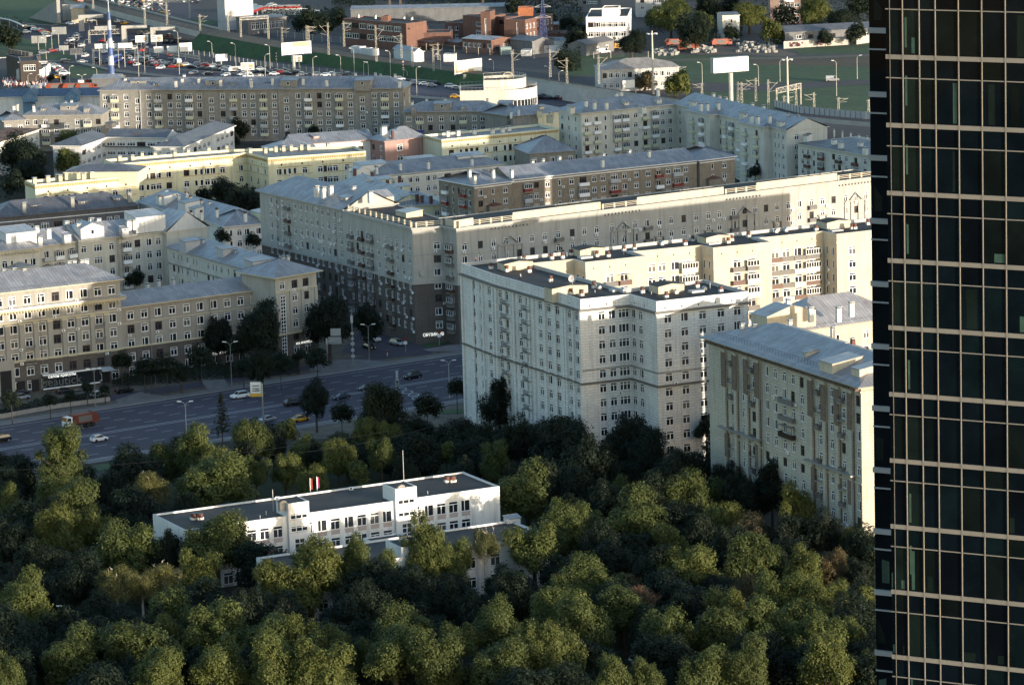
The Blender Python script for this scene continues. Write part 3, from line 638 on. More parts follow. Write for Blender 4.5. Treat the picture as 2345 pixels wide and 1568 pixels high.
b.bar(L, Rr, h, 24, rh=2.2, roofm=ROOFG, front=dict(n=5, s=3.2, t=1.3, w=1.4, h=1.7, k='C3', p=[TERRA, BROWNF], c=[(1822,'w'),(1862,'b'),(1905,'n'),(1965,'g'),(2050,'w'),(2092,'b'),(2140,'w'),(2210,'g'),(2275,'w')]))
for x, y in ((1870,990),(2050,1030),(2100,1050),(2275,1090),(2240,1050),(1850,1000)): b.chim('C3', x, y, h+1.5, w=2.2, d=1.4, h=1.1)
for i in range(6): b.chim('C3', 1990+i*60, 950+i*13, h+1.5, w=.5, d=.5, h=1.4)
b.done()
# ---- far long grey brick block
h = 19.0; L, Rr = S('C1',778,710,h), S('C2',998,694,h); dp = dist(Rr, S('C2',1045,657,h))
b = Bld('long_brick_block', 'long grey-brown brick block with many glazed balconies before the jammed highway', L, GBRK, ac=.08); b.ang = ang(L, Rr)
b.bar(L, Rr, h, max(dp, 13), rh=4.0, front=dict(n=5, s=3.2, t=1.4, w=1.6, h=1.9, k='C1', p=[CREAMP, WHITE, LTGREY, CREAMP],
  c=[(820,'w'),(895,'g'),(985,'w'),(1075,'s'),(1165,'w'),(1240,'g'),(1330,'w'),(1398,'w'),(1483,'g'),(1563,'w'),(1655,'s'),(1745,'w'),(1830,'b'),(1912,'w'),(1980,'w'),(2065,'g'),(2150,'w'),(2242,'s')]+[(x+2149.7, t) for x, t in ((185,'w'),(265,'g'),(350,'w'),(418,'w'),(505,'g'),(590,'w'),(683,'s'),(775,'w'),(858,'g'),(945,'w'))]), right=dict(n=5, s=3.2, t=1.4, c='w.w'))
for c, x, y in (('C1',1080,680),('C1',1665,680),('C1',2252,680),('C2',682,680)): b.dormer(c, x, y, h+.9, w=6, d=6, h=2.3, rise=.5, name='roof_cabin')
for c, x, y in (('C1',1215,675),('C1',1520,670),('C1',1815,670),('C1',2090,665),('C2',240,660),('C2',495,660)): b.dormer(c, x, y, h+1.3, w=1.8, d=2.4, h=1)
for c, x, y in (('C1',1425,640),('C1',1440,610),('C1',1375,660),('C1',1555,640),('C1',1725,650),('C1',2030,605),('C1',1965,660),('C1',2130,640),('C1',980,640),('C1',1960,640),('C2',175,610),('C2',220,640),('C2',460,600),('C2',405,650),('C2',630,600),('C2',785,600),('C2',825,610),('C2',940,610),('C2',975,660)): b.chim(c, x, y, h+2.6, w=1, d=1.2, h=1.3)
for t in (.135, .34, .44, .595, .80, .90): b.pipe(L.lerp(Rr, t)+Vector((0,-.3)), h)
b.done()
h = 13.0; L, Rr = S('C1',182,908,h), S('C1',788,900,h)
b = Bld('grey_apartment_block', 'shorter grey brick block with dull blue roof, left of the long one', L, GBRK, ac=.1); b.ang = ang(L, Rr)
q4 = dict(n=4, s=3.2, t=1.4, w=1.6, h=1.8, k='C1', p=[WHITE, CREAMP]); b.bar(L, Rr, h, 13, rh=3.6, front=dict(q4, c=[(212,'w'),(275,'w'),(355,'g'),(438,'w'),(520,'s'),(603,'w'),(683,'g'),(765,'w')]))
L2, R2 = S('C1',30,940,h), S('C1',190,930,h); b.bar(L2, R2, h-.5, 11, rh=3.2, front=dict(q4, c=[(65,'w'),(160,'w')]))
b.dormer('C1', 535, 865, h+1.5, w=6, d=5, h=1.8, name='roof_cabin'); b.dormer('C1', 335, 870, h+1.4, w=1.8, d=2.4, h=1); b.dormer('C1', 672, 870, h+1.4, w=1.8, d=2.4, h=1)
for x, y in ((110,850),(140,840),(515,820),(265,850),(440,830),(560,810)): b.chim('C1', x, y, h+2.5, h=1.2)
b.done()
h = 9.0; L, Rr = S('C1',-60,765,h), S('C1',800,752,h)
b = Bld('white_warehouse', 'long white warehouse with a blue roof and two blue gabled bays, at the left edge', L, WHW, cat='warehouse'); b.ang = ang(L, Rr)
BLR = M('blue_roof_sheet', (.05,.085,.15), .5, .2, 'seam'); BLW = M('blue_wall', (.12,.22,.34), .7, var=.1)
b.bar(L, Rr, h, 16, rh=2.4, hl=0, hr=0, roofm=BLR)
for x in (230, 555):
    b.dormer('C1', x, 768, h, w=5, d=9, h=1.0, gable=True, rise=2.2, m=BLW, rm=BLR, name='gable'); q = PF('C1', x, 780, L, Rr); u = V3((Rr-L).normalized()); n3 = Vector((u.y,-u.x,0)); k = MB(); k.obox(q-u*2.4-Z*(q.z-.1)+n3*.003, u*4.8, n3*.9, Z*8.8, BLW); b.extra.append(('bay', k))
b.done()
# ---- white U-shaped institute
h = 11.0; c0, c1, c2 = S('C1',395,1158,h), S('C1',634,1144,h), S('C1',832,1074,h)
b = Bld('institute', 'low white U-shaped building with grey pitched roofs, behind the yellow building', c1, WHW, cat='institute building', ac=.02); b.ang = ang(c1, c2)
b.bar(c1, c2, h, dist(c0, c1), rh=2.6, hl=8, hr=0, roofm=ROOFG, front=dict(n=3, s=3.4, t=1.6, w=1.9, h=1.5, c='WWWWW'), left=dict(n=0, s=1, t=1, c='w'))
m0, m1 = S('C1',826,1076,h), S('C1',1300,1082,h); b.bar(m0, m1, h+.02, 12, rh=2.4, hl=0, hr=0, roofm=ROOFG, front=dict(n=3, s=3.2, t=1.4, w=1.9, h=1.4, c='WWWWWW'))
r0, r1, r2 = S('C1',1195,1152,h), S('C1',1432,1153,h), S('C1',1828,988,h); b.bar(r1, r2, h+.04, dist(r0, r1), rh=2.6, hl=8, roofm=ROOFG, front=dict(n=3, s=3.4, t=1.6, w=1.9, h=1.5, c='W.WWWW.WWWW'), left=dict(n=3, s=3.4, t=1.6, c='w'))
b.band([m0, m1], h-3.2, h-2.9, .8, GREYP)
for x, y in ((640,1085),(750,1045),(1110,1040),(1620,1010),(1520,1050),(890,965)): b.dormer('C1', x, y, h+1.2, w=4, d=2.5, h=.35, rise=.15, win=False, m=GREYP, rm=ROOFG)
for x, y in ((1303,1115),(1200,1230),(1255,1215)): b.chim('C1', x, y, h+1, w=.6, d=.6, h=1.0)
b.done()
h = 12.0; L, Rr = S('C1',-80,1140,h), S('C1',305,1013,h)
b = Bld('beige_hall', 'beige building with a rust-streaked roof at the left edge behind dark trees', L, CRM2, cat='building'); b.ang = ang(L, Rr)
b.bar(L, Rr, h, 16, rh=1.8, roofm=RUSTR, front=dict(n=3, s=3.5, t=1.8, w=1.6, h=1.6, c='wwwwwwwwww'))
b.done()
# ---- yellow building with the dentilled parapet
def vents(b, L, Rr, z, step=6):
    u = (Rr-L).normalized(); n_ = Vector((u.y,-u.x))
    for i in range(int((Rr-L).length/step)):
        q = V3(L+u*(step*.6+i*step)+n_*.01, z); b.trim.face([q, q+V3(u*.55), q+V3(u*.55)+Z*.6, q+Z*.6], DARK)
h = 14.5; yw = dict(n=3, s=3.65, t=3.9, w=1.7, h=1.9)
a_, b_, c_, d_, e_ = S('C4',905,110,h), S('C4',1838,32,h), S('C4',1926,20,h), S('C4',2095,62,h), S('C5',905,8,h)
b = Bld('yellow_building', 'long yellow building with stepped front and ochre dentil band, behind garden trees', a_, YEL, ac=.04, cat='apartment block'); b.ang = ang(a_, b_)
nb = (b_-a_).normalized(); nb = Vector((nb.y,-nb.x)); ne = (e_-d_).normalized(); ne = Vector((ne.y,-ne.x))
poly = [a_, b_, c_, d_, e_, e_-ne*14, b_-nb*13+Vector((3,0)), a_-nb*13]
flatx(b, poly, h, h-.8, {0: dict(yw, k='C4', c=[(1097,'w'),(1145,'n'),(1188,'w'),(1233,'w'),(1312,'w'),(1450,'w'),(1525,'n'),(1568,'n'),(1613,'w'),(1660,'w'),(1735,'w')]), 1: dict(yw, c='w'), 2: dict(yw, c='nnn'),
  3: dict(yw, k='C5', c=[(225,'w'),(268,'n'),(305,'n'),(345,'n'),(425,'w'),(545,'w'),(583,'n'),(620,'w'),(665,'w'),(755,'w'),(820,'w')])}, roofm=ROOFG, capm=YTRIM)
chain = poly[:5]; b.band(chain, h-.95, h-.55, .3, OCH)
for i in range(4): b.dentils(chain[i], chain[i+1], h-1.35, OCH, step=.8, sz=.35, out=.28); vents(b, chain[i], chain[i+1], h-2.9, 7)
for zz in (h-3.6, h-6.1): b.band([b_, c_, d_], zz, zz+.15, .1, OCH); b.band([a_.lerp(b_,.2), a_.lerp(b_,.47)], zz, zz+.2, .12, OCH); b.band([a_.lerp(b_,.55), a_.lerp(b_,.92)], zz, zz+.2, .12, OCH); b.band([d_.lerp(e_,.1), d_.lerp(e_,.45)], zz, zz+.2, .12, OCH); b.band([d_.lerp(e_,.55), d_.lerp(e_,.9)], zz, zz+.2, .12, OCH)
for c, x, y in (('C4',1035,80),('C4',1110,60),('C4',1210,60),('C4',1365,50),('C4',1470,35),('C4',1630,20),('C4',1770,10),('C5',0,30),('C5',120,25),('C5',200,15),('C5',260,10),('C5',320,5),('C5',400,0),('C4',935,85),('C5',455,0),('C5',610,-10)): b.chim(c, x, y, h-.8, w=1.3, d=1.6, h=1.8, m=YTRIM)
b.done()
L, Rr = S('C4',275,270,h), S('C4',1085,198,h); dp = dist(L, S('C4',175,240,h))
b = Bld('yellow_building', 'nearer yellow building with sunlit blank parapet, left of the stepped yellow one', L, YEL, ac=.04, cat='apartment block'); b.ang = ang(L, Rr)
u = (Rr-L).normalized(); n_ = Vector((u.y,-u.x)); dp = min(max(dp, 9), 13); poly = [L, Rr, Rr-n_*dp, L-n_*dp]
flatx(b, poly, h, h-.8, {0: dict(yw, k='C4', t=3.9, c=[(355,'w'),(435,'n'),(485,'n'),(533,'n'),(580,'n'),(660,'w'),(787,'w'),(895,'w'),(1000,'w')])}, roofm=ROOFG, capm=YTRIM)
b.band([poly[3], L, Rr, poly[2]], h-.95, h-.55, .3, OCH); b.dentils(L, Rr, h-1.35, OCH, step=.8, sz=.35, out=.28); b.dentils(poly[3], L, h-1.35, OCH, step=.8, sz=.35, out=.28); vents(b, L, Rr, h-2.9, 6.5)
for zz in (h-3.6, h-6.1): b.band([L.lerp(Rr,.06), L.lerp(Rr,.97)], zz, zz+.18, .12, OCH)
L2, R2 = S('C4',505,180,h+1.5), S('C4',1078,175,h+1.5); b.bar(L2, R2, h+1.5, 12, rh=2, oh=.4, z0=h-2, roofm=ROOFG)
for x, y in ((270,260),(375,245),(450,235),(690,200),(650,225),(470,238),(745,160),(800,200),(715,215),(830,190)): b.chim('C4', x, y, h, w=1.5, d=1.5, h=1.8, m=YTRIM)
b.done()
h = 14.0; L, Rr = S('C2',1302,1090,h), S('C2',2215,1004,h); dp = dist(L, S('C2',1182,1052,h))
b = Bld('lemon_building', 'pale lemon building with ochre window bands, right of the pink house', L, PGRN, ac=.03); b.ang = ang(L, Rr)
u = (Rr-L).normalized(); n_ = Vector((u.y,-u.x)); poly = [L, Rr, Rr-n_*dp, L-n_*dp]
flatx(b, poly, h, h-.8, {0: dict(yw, k='C2', t=3.9, c=[(1375,'w'),(1450,'n'),(1492,'n'),(1532,'n'),(1573,'n'),(1648,'w'),(1718,'w'),(1792,'n'),(1833,'n'),(1875,'w'),(1916,'n'),(1988,'w'),(2060,'w'),(2135,'w')])}, roofm=ROOFG, capm=LTGREY)
b.band([poly[3], L, Rr], h-.9, h-.5, .3, OCH); b.dentils(L, Rr, h-1.3, OCH, step=.8, sz=.35, out=.28); vents(b, L, Rr, h-2.9, 6)
for zz in (h-3.6, h-6.1): b.band([L.lerp(Rr,.05), L.lerp(Rr,.97)], zz, zz+.2, .12, OCH)
for x, y in ((1350,1060),(1430,1055),(1830,1020),(1700,1040),(1560,1045),(1780,1030)): b.chim('C2', x, y, h-.5, w=1.5, d=1.4, h=1.4, m=LIME)
b.done()
# ---- pink house with white wing
h = 13.0; L, Rr = S('C2',857,1110,h), S('C2',1170,1074,h)
b = Bld('pink_house', 'dusty pink house with pale hipped roof and a white wing on its left', L, PINK, cat='house', ac=.1); b.ang = ang(L, Rr)
b.bar(L, Rr, h, dist(L, S('C2',762,1086,h)), rh=4, hl=9, front=dict(n=3, s=3.7, t=1.4, w=2.1, h=2, c='.w..'), left=dict(n=3, s=3.7, t=1.4, c='ww'))
b.wm = WHW; L2, R2 = S('C2',140,1130,h), S('C2',765,1088,h); b.bar(L2, R2, h-.3, 13, rh=3, hl=0, hr=0, front=dict(n=3, s=3.7, t=1.8, w=1.6, h=2, c='.w.w.w.w.w.w.w.w'))
b.wm = PINK; L3, R3 = S('C2',-60,1185,h), S('C2',325,1166,h); b.bar(L3, R3, h-.5, 15, rh=3.4, front=dict(n=3, s=3.6, t=1.5, c='w.w.w.w'))
b.chim('C2', 850, 1045, h+2, w=2.4, d=1.6, h=2.6); b.chim('C2', 920, 1060, h+2, w=.9, d=.9, h=1.8, m=TERRA)
for x, y in ((325,1080),(610,1050)): b.dormer('C2', x, y, h+1.3, w=2.4, d=2, h=.7)
b.done()
h = 13.0; L, Rr = S('C2',1010,880,h), S('C2',1740,872,h)
b = Bld('slate_grey_house', 'grey brick house with one blue balcony, in front of the white round building', L, GBRK, ac=.05); b.ang = ang(L, Rr)
b.bar(L, Rr, h, 12, rh=3.3, front=dict(n=4, s=3.2, t=1.4, w=1.5, h=1.8, k='C2', p=[CREAMP, LTGREY, BLUEP], c=[(1045,'w'),(1130,'g'),(1212,'w'),(1300,'w'),(1388,'w'),(1470,'g'),(1557,'w'),(1622,'w'),(1688,'w')]))
L2, R2 = S('C2',1735,885,h), S('C2',1860,912,h); b.bar(L2, R2, h+.03, 10, rh=2.5, front=dict(n=4, s=3.2, t=1.4, c='ww'), right=dict(n=0, s=1, t=1, c='w')); L2, R2 = S('C2',1810,908,h), S('C2',1968,888,h); b.bar(L2, R2, h+.05, 13, rh=3.5, front=dict(n=4, s=3.2, t=1.6, c='.w'))
b.dormer('C2', 1305, 855, h+1, w=6, d=5, h=2, name='roof_cabin'); b.dormer('C2', 1795, 850, h+1.2, w=5, d=5, h=2, name='roof_cabin')
for x, y in ((1080,860),(1470,850)): b.dormer('C2', x, y, h+1.2, w=1.6, d=2, h=.9)
for x, y in ((1185,800),(1330,800),(1660,800),(1905,880),(1845,900),(1075,820)): b.chim('C2', x, y, h+2.4, h=1.2)
b.done()
h = 12.0; L, Rr = S('C2',1985,905,h), S('C2',2330,870,h)
b = Bld('yellow_courtyard_house', 'small pale yellow house squeezed between the grey house and cream block', L, PGRN, cat='house'); b.ang = ang(L, Rr)
b.bar(L, Rr, h, 16, rh=2.6, hl=0, front=dict(n=3, s=3.4, t=1.5, c='w.w.w'))
for x, y in ((2060,895),(2080,860),(2145,935),(2160,905)): b.chim('C2', x, y, h+1, w=2.2, d=1.4, h=1.3, m=YTRIM)
b.done()
h = 10.0; L, Rr = S('C2',1990,1205,h), S('C2',2345,1180,h)
b = Bld('hipped_pavilion', 'small house with a pyramidal blue-grey roof between the lemon building and the cream block', L, GBRK, cat='house'); b.ang = ang(L, Rr)
b.bar(L, Rr, h, 17, rh=5, front=dict(n=2, s=3.2, t=1.5, c='w.w.w')); b.done()
# ---- cream low houses with roof huts
h = 11.0; L, Rr = S('C5',985,210,h), S('C5',1980,114,h)
b = Bld('low_house', 'low cream house with three pale roof cabins, left of the brick block', L, CRM2, cat='house', ac=.05); b.ang = ang(L, Rr)
b.bar(L, Rr, h, 15, rh=3.6, front=dict(n=3, s=3.2, t=1.2, w=1.4, h=1.7, k='C5', c=[(1050,'w'),(1115,'w'),(1180,'w'),(1250,'w'),(1305,'w'),(1388,'w'),(1440,'w'),(1540,'W'),(1620,'w'),(1700,'w'),(1800,'w'),(1880,'w')]))
b.band([L, Rr], h-.8, h-.5, .2, WHITE); b.wm = YEL
L2, R2 = S('C5',690,262,h), S('C5',1088,444,h); b.bar(L2, R2, h, 14, rh=3.4, hl=5, hr=0); L3, R3 = S('C5',1090,446,h), S('C5',1495,430,h); b.bar(L3, R3, h+.03, 14, rh=3.6, front=dict(n=3, s=3.2, t=1.4, c='..w..w'))
for x, y in ((980,150),(1365,110),(1735,82)): b.dormer('C5', x, y, h+1.6, w=10, d=6, h=1.6, m=WHW, name='roof_cabin', a=b.ang, rm=ROOFP)
b.dormer('C5', 880, 200, h+1, w=7, d=5, h=1.2, gable=True, rise=1.6, m=WHW, rm=ROOFP, name='roof_cabin'); b.dormer('C5', 1030, 270, h+1.5, w=7, d=4, h=1.6, m=YEL, name='roof_cabin', rm=ROOFP); b.dormer('C5', 1180, 320, h+1.5, w=6, d=4, h=1.4, m=YEL, name='roof_cabin', rm=ROOFP); b.dormer('C5', 1255, 395, h+1.3, w=5, d=3, h=1.4, m=YEL, name='roof_cabin', rm=ROOFP)
for x, y, m in ((990,160,LIME),(1395,120,LIME),(1735,95,LIME),(820,175,TERRA),(955,200,TERRA),(1075,265,TERRA),(1170,235,TERRA),(780,165,LIME),(1175,130,LIME),(1305,375,TERRA),(1345,385,TERRA),(1415,390,TERRA)): b.chim('C5', x, y, h+2.4, h=1.2, m=m)
b.done()
# ---- slate-grey row and its white wing
h = 12.0; L, Rr = S('C4',-40,535,h), S('C4',1078,434,h)
b = Bld('slate_row_house', 'long slate-grey house with a dark sheet roof and white string course, at the left edge', L, DGRW, cat='house', ac=.05); b.ang = ang(L, Rr)
b.bar(L, Rr, h, 15, rh=4, roofm=ROOFG, front=dict(n=3, s=3.5, t=2.6, w=1.5, h=1.8, k='C4', c=[(22,'w'),(85,'w'),(175,'w'),(235,'w'),(345,'W'),(445,'W'),(555,'w'),(612,'w'),(702,'w'),(762,'w'),(850,'w'),(908,'w'),(998,'w'),(1055,'w')]))
b.band([L, Rr], h-1.5, h-1.3, .15, WHITE); b.band([L, Rr], h-5.3, h-5.1, .15, WHITE)
for x, y in ((187,460),(565,420),(1012,380)): b.chim('C4', x, y, h+2.2, w=1.4, d=1.4, h=2.0, m=TANW)
for x, y in ((275,455),(650,425),(925,400)): b.dormer('C4', x, y, h+1.5, w=3.2, d=3, h=1, rm=ROOFG)
b.done()
L, Rr = S('C4',1080,410,h), S('C4',1705,580,h)
b = Bld('white_house', 'white house with clusters of round-capped chimneys, before the dark garden trees', L, WHW, cat='house', ac=.06); b.ang = ang(L, Rr)
b.bar(L, Rr, h, 16, rh=4, hl=4, hr=2, front=dict(n=3, s=3.4, t=1.5, w=1.3, h=1.7, c='ww.w.w.w.w')); L2, R2 = S('C4',1752,604,h), S('C4',2068,576,h); b.bar(L2, R2, h, 14, rh=4, front=dict(n=3, s=3.3, t=1.0, w=1.5, h=1.8, k='C4', c=[(1805,'n'),(1870,'w'),(1930,'w'),(2020,'w')]))
for x, y, w_, d_ in ((1250,400,6,4),(1420,455,5,5),(1500,500,4,3)): b.dormer('C4', x, y, h+2, w=w_, d=d_, h=1.8, m=WHW, name='roof_cabin', win=False)
for x, y in ((1250,400),(1380,380),(1460,390),(1300,360),(1490,400),(1540,425),(1575,430),(1495,520),(1575,520),(1640,440),(1695,500),(1918,530),(1400,390),(1455,370)): b.chim('C4', x, y, h+2.6, w=1.0, d=1.0, h=1.5, kind='can' if x % 20 else 'box')
b.dormer('C4', 2000, 530, h+1.5, w=7, d=4, h=1.8, m=YEL, rm=ROOFP, name='roof_cabin', win=False)
b.done()
# ---- sunlit cream block with gable
h = 20.0; b0 = S('C4',612,714,h); Rr = S('C4',1285,640,h)
b = Bld('gabled_cream_block', 'cream block with a blank white gable and glazed top balconies, left of the corner block', b0, M('warm_cream_wall', (.58,.56,.49), .9, kind='plaster', var=.06), ac=.08); b.ang = ang(b0, Rr)
uw = dict(n=6, s=3.5, t=1.4, w=1.5, h=1.9, k='C4', p=[WHITE, WHITE, LTGREY])
b.bar(b0, Rr, h, 15, rh=3.8, hl=0, hr=0, roofm=ROOFP, front=dict(uw, c=[(652,'w'),(762,'W'),(868,'w'),(980,'g'),(1070,'w'),(1162,'w'),(1235,'w')]))
L2, R2 = S('C4',310,748,h), S('C4',612,707,h); b.bar(L2, R2, h-.3, 15, rh=3.6, hl=0, hr=0, roofm=ROOFP, front=dict(uw, c=[(362,'g'),(455,'g'),(560,'g')])); L3, R3 = S('C4',-60,805,h), S('C4',318,768,h); b.bar(L3, R3, h+.1, 18, rh=3.6, roofm=ROOFP, front=dict(uw, t=2.6, c=[(33,'w'),(90,'n'),(200,'n'),(255,'w')]), right=dict(uw, c='w'))
b.dentils(L3, R3, h-1.0, YTRIM, step=.9, sz=.45, out=.5)
gr, gb = S('C4',1300,648,h), S('C4',1628,604,h); ug = (gb-gr).normalized(); ng = Vector((ug.y,-ug.x)); gl_ = gr-ng*16
W1 = b.wm; b.bar(gl_, gr, h+.05, dist(gr, gb), rh=5.2, hl=6, hr=0, roofm=ROOFP, gm=WHW)
b.wm = W1
b.dormer('C4', 725, 680, h+.8, w=7, d=7, h=2.6, gable=True, rise=1.4, m=WHW, rm=ROOFP, name='roof_cabin'); b.dormer('C4', 1180, 600, h+2, w=9, d=8, h=3, m=WHW, rm=ROOFP, name='roof_cabin', win=False, rise=.9); b.dormer('C4', 170, 710, h+2, w=9, d=8, h=2.4, m=WHW, rm=ROOFP, name='roof_cabin', win=False, rise=.9)
b.dormer('C4', 530, 690, h+1.5, w=2, d=2, h=1, m=WHW, rm=ROOFP); b.dormer('C4', 980, 640, h+1.5, w=2, d=2, h=1, m=WHW, rm=ROOFP)
for x, y in ((378,660),(520,600),(612,620),(715,575),(770,580),(1005,595),(1050,590),(285,640),(180,660),(1440,535),(310,720)): b.chim('C4', x, y, h+2.8, w=1.5, d=1.5, h=1.6)
k = MB()
for q0, q1 in ((PF('C4',905,660,b0,Rr), PF('C4',925,980,b0,Rr)),):
    nb = Vector(((Rr-b0).normalized().y, -(Rr-b0).normalized().x, 0)); 
    for s_ in (0, 1.3): k.tube(Vector((q0.x+s_, q0.y, 22))+nb*.6, Vector((q0.x+s_, q0.y, 1))+nb*.6, .05, TERRA, n=4); k.tube(Vector((q0.x+s_, q0.y, 22))+nb*1.5, Vector((q0.x+s_, q0.y, 1))+nb*1.5, .05, TERRA, n=4)
    for i in range(40): k.tube(Vector((q0.x, q0.y, 1+i*.52))+nb*.6, Vector((q0.x+1.3, q0.y, 1+i*.52))+nb*(1.5 if i % 4 == 0 else .6), .035, TERRA, n=3, cap=False)
b.extra.append(('fire_escape', k))
q, _, _ = [None]*3
k = MB(); q = PF('C4',152,905,L3,R3); u3 = V3((R3-L3).normalized()); n3 = Vector((u3.y,-u3.x,0)); k.obox(q-u3*4-Z*4+n3*.003, u3*8, n3*1.6, Z*3.8, b.wm); k.face([q-u3*4.4-Z*.2, q+u3*4.4-Z*.2+n3*0, q+Z*1.2], GREYM)
k.face([q-u3*4.4-Z*.2, q-u3*2.5+n3*2-Z*.25, q+u3*2.5+n3*2-Z*.25, q+u3*4.4-Z*.2, q+Z*1.2], GREYM); b.extra.append(('oriel', k))
b.done()
# ---- courtyard wing, pavilion and long front
h = 23.0; L, Rr = S('C5',185,1000,h), S('C5',508,946,h)
b = Bld('tan_corner_block', 'tan block over dark base with a taller corner pavilion, behind avenue street trees', L, TANW, ac=.16); b.ang = ang(L, Rr)
W2, R2 = S('C4',945,1234,18.5), S('C4',2145,1080,18.5); bs = (8.2, DKBASE)
b.bar(W2, R2, 18.5, 13, rh=3.0, hr=0, hl=0, front=dict(n=5, s=3.57, t=1.1, w=1.75, h=2.0, k='C4', c=[(1015,'w'),(1122,'w'),(1228,'w'),(1338,'w'),(1448,'w'),(1555,'w'),(1663,'w'),(1768,'w'),(1873,'w'),(1980,'w'),(2085,'w')]), base=bs, corn=YTRIM)
b.band([W2, R2], 14.3, 14.45, .1, YTRIM); b.band([W2, R2], 8.0, 8.4, .25, YTRIM); W0 = b.wm; b.wm = M('light_tan_wall', (.40,.385,.34), .9, kind='plaster', var=.06)
u = (Rr-L).normalized(); n_ = Vector((u.y,-u.x)); L_, Rp = L+n_*.5, Rr+n_*.5
b.bar(L_, Rp, h, 14, rh=3.6, oh=1.3, front=[dict(n=6, s=3.4, t=1.3, w=1.7, h=1.9, k='C5', c=[(345,'w'),(432,'w')]), dict(n=5, s=3.4, t=4.9, w=1.5, h=1.9, k='C5', c=[(252,'T')]), dict(n=1, s=3, t=1.3, w=1.5, h=1.8, k='C5', c=[(250,'w')])], right=dict(n=6, s=3.4, t=1.3, c='w.w'), base=bs, corn=YTRIM)
b.band([L_, Rp], 19.1, 19.4, .3, YTRIM); b.band([L_, Rp], 7.9, 8.4, .35, YTRIM)
for t in (.03, .36, .64, .97):
    q = L_.lerp(Rp, t); k = MB(); k.obox(V3(q-u*.45+n_*.003, 8.4), V3(u*.9), V3(n_*.3), (0,0,10.7), b.wm); b.extra.append(('pilaster', k))
b.wm = CRM2; L3, R3 = S('C4',1312,762,17.5), S('C4',2050,972,17.5)
b.bar(L3, R3, 17.5, 14, rh=3.0, hl=5, hr=0, front=dict(n=5, s=3.4, t=1.0, w=1.3, h=1.8, k='C4', c=[(1355,'w'),(1392,'n'),(1420,'n'),(1465,'w'),(1515,'n'),(1540,'n'),(1632,'w'),(1670,'n'),(1695,'n'),(1735,'w'),(1790,'n'),(1840,'w'),(1890,'w'),(1945,'n')]))
b.band([L3, R3], 13.0, 13.4, .12, TANW); b.wm = W0
for x, y, w_, d_ in ((1510,760,5,3),(1790,820,4,3),(2050,915,6,4)): b.dormer('C4', x, y, 19, w=w_, d=d_, h=1.8, m=LTGREY, rm=ROOFP, name='roof_cabin', win=False)
for x, y, z in ((1155,1085,19.5),(1240,1060,19.5),(1355,1050,19.5),(1495,720,19.5),(1585,735,19.5),(1990,800,19.5),(2215,870,25),(2250,870,25),(1840,820,19)): b.chim('C4', x, y, z, w=1.0, d=1.0, h=1.4, m=LTGREY)
for t in (.18, .57): q = W2.lerp(R2, t); b.pipe(q+n_*.25, 18)
b.done()
# ---- left front block with big cornice
h = 26.0; L, Rr = S('C4',-75,1130,h), S('C4',937,1014,h)
b = Bld('corniced_apartment_block', 'grey-beige block with pilasters, broad buff cornice and salon shopfront at the left edge', L, M('grey_tan_wall', (.31,.305,.28), .9, kind='plaster', var=.06), ac=.3); b.ang = ang(L, Rr)
cx = [-15,90,205,313,425,537,648,758,868]
b.bar(L, Rr, h, 16, rh=4, hl=0, hr=6, oh=.9, front=dict(n=7, s=3.6, t=1.2, w=1.8, h=2.1, k='C4', bt='r', p=[LIME], c=[(x, 'w') for x in cx]), right=dict(n=6, s=3.6, t=1.2, c='w.w'), base=(8.3, DKBASE), corn=YTRIM)
u = (Rr-L).normalized(); n_ = Vector((u.y,-u.x)); xl, xr = proj(V3(L, h))[0], proj(V3(Rr, h))[0]; LN = (Rr-L).length
def at2(x): return (vv('C4', x)[0]-xl)/(xr-xl)*LN
b.band([L, Rr, Rr-n_*16], 21.6, 22.0, 1.3, GREYM); b.band([L, Rr, Rr-n_*16], 21.0, 21.6, .9, YTRIM); b.dentils(L, Rr, 20.5, YTRIM, step=.8, sz=.4, out=.85); b.band([L, Rr], 18.1, 18.4, .25, YTRIM); b.band([L, Rr], 8.2, 8.7, .4, YTRIM)
for i, x in enumerate(cx[:-1]):
    a = (at2(x)+at2(cx[i+1]))/2; k = MB(); k.obox(V3(L+u*(a-.6)+n_*.003, 8.7), V3(u*1.2), V3(n_*.4), (0,0,8.8), b.wm); k.obox(V3(L+u*(a-.8)+n_*.003, 17.5), V3(u*1.6), V3(n_*.55), (0,0,.5), YTRIM); b.extra.append(('pilaster', k))
rot = Matrix(((u.x,-n_.x,0),(u.y,-n_.y,0),(0,0,1))).to_4x4()
for x, fl in ((205,3),(205,4),(758,2),(758,3)): b.bal.append((Matrix.Translation(V3(L+u*(at2(x)-.9), h-1.2-2.1-.7-fl*3.6)) @ rot, 1.8, 'r', LIME))
k = MB(); k.obox(V3(L+u*(at2(290))+n_*.25, .8), V3(u*(at2(735)-at2(290))), V3(n_*.3), (0,0,3.2), GLASS); k.obox(V3(L+u*(at2(290))+n_*.2, 4.0), V3(u*(at2(735)-at2(290))), V3(n_*.5), (0,0,.3), WHITE); k.obox(V3(L+u*(at2(290))+n_*.2, .5), V3(u*(at2(735)-at2(290))), V3(n_*.45), (0,0,.3), WHITE); b.extra.append(('shopfront', k))
k = MB(); q = V3(L+u*at2(745)+n_*.1, 4.3); k.face([q, q+V3(u*3.4), q+V3(u*3.4)+V3(n_*1.8)-Z*.9, q+V3(n_*1.8)-Z*.9], LTGREY); k.face([q+V3(n_*1.8)-Z*.9, q+V3(u*3.4)+V3(n_*1.8)-Z*.9, q+V3(u*3.4)-Z*.05, q-Z*.05], LTGREY); b.extra.append(('awning', k))
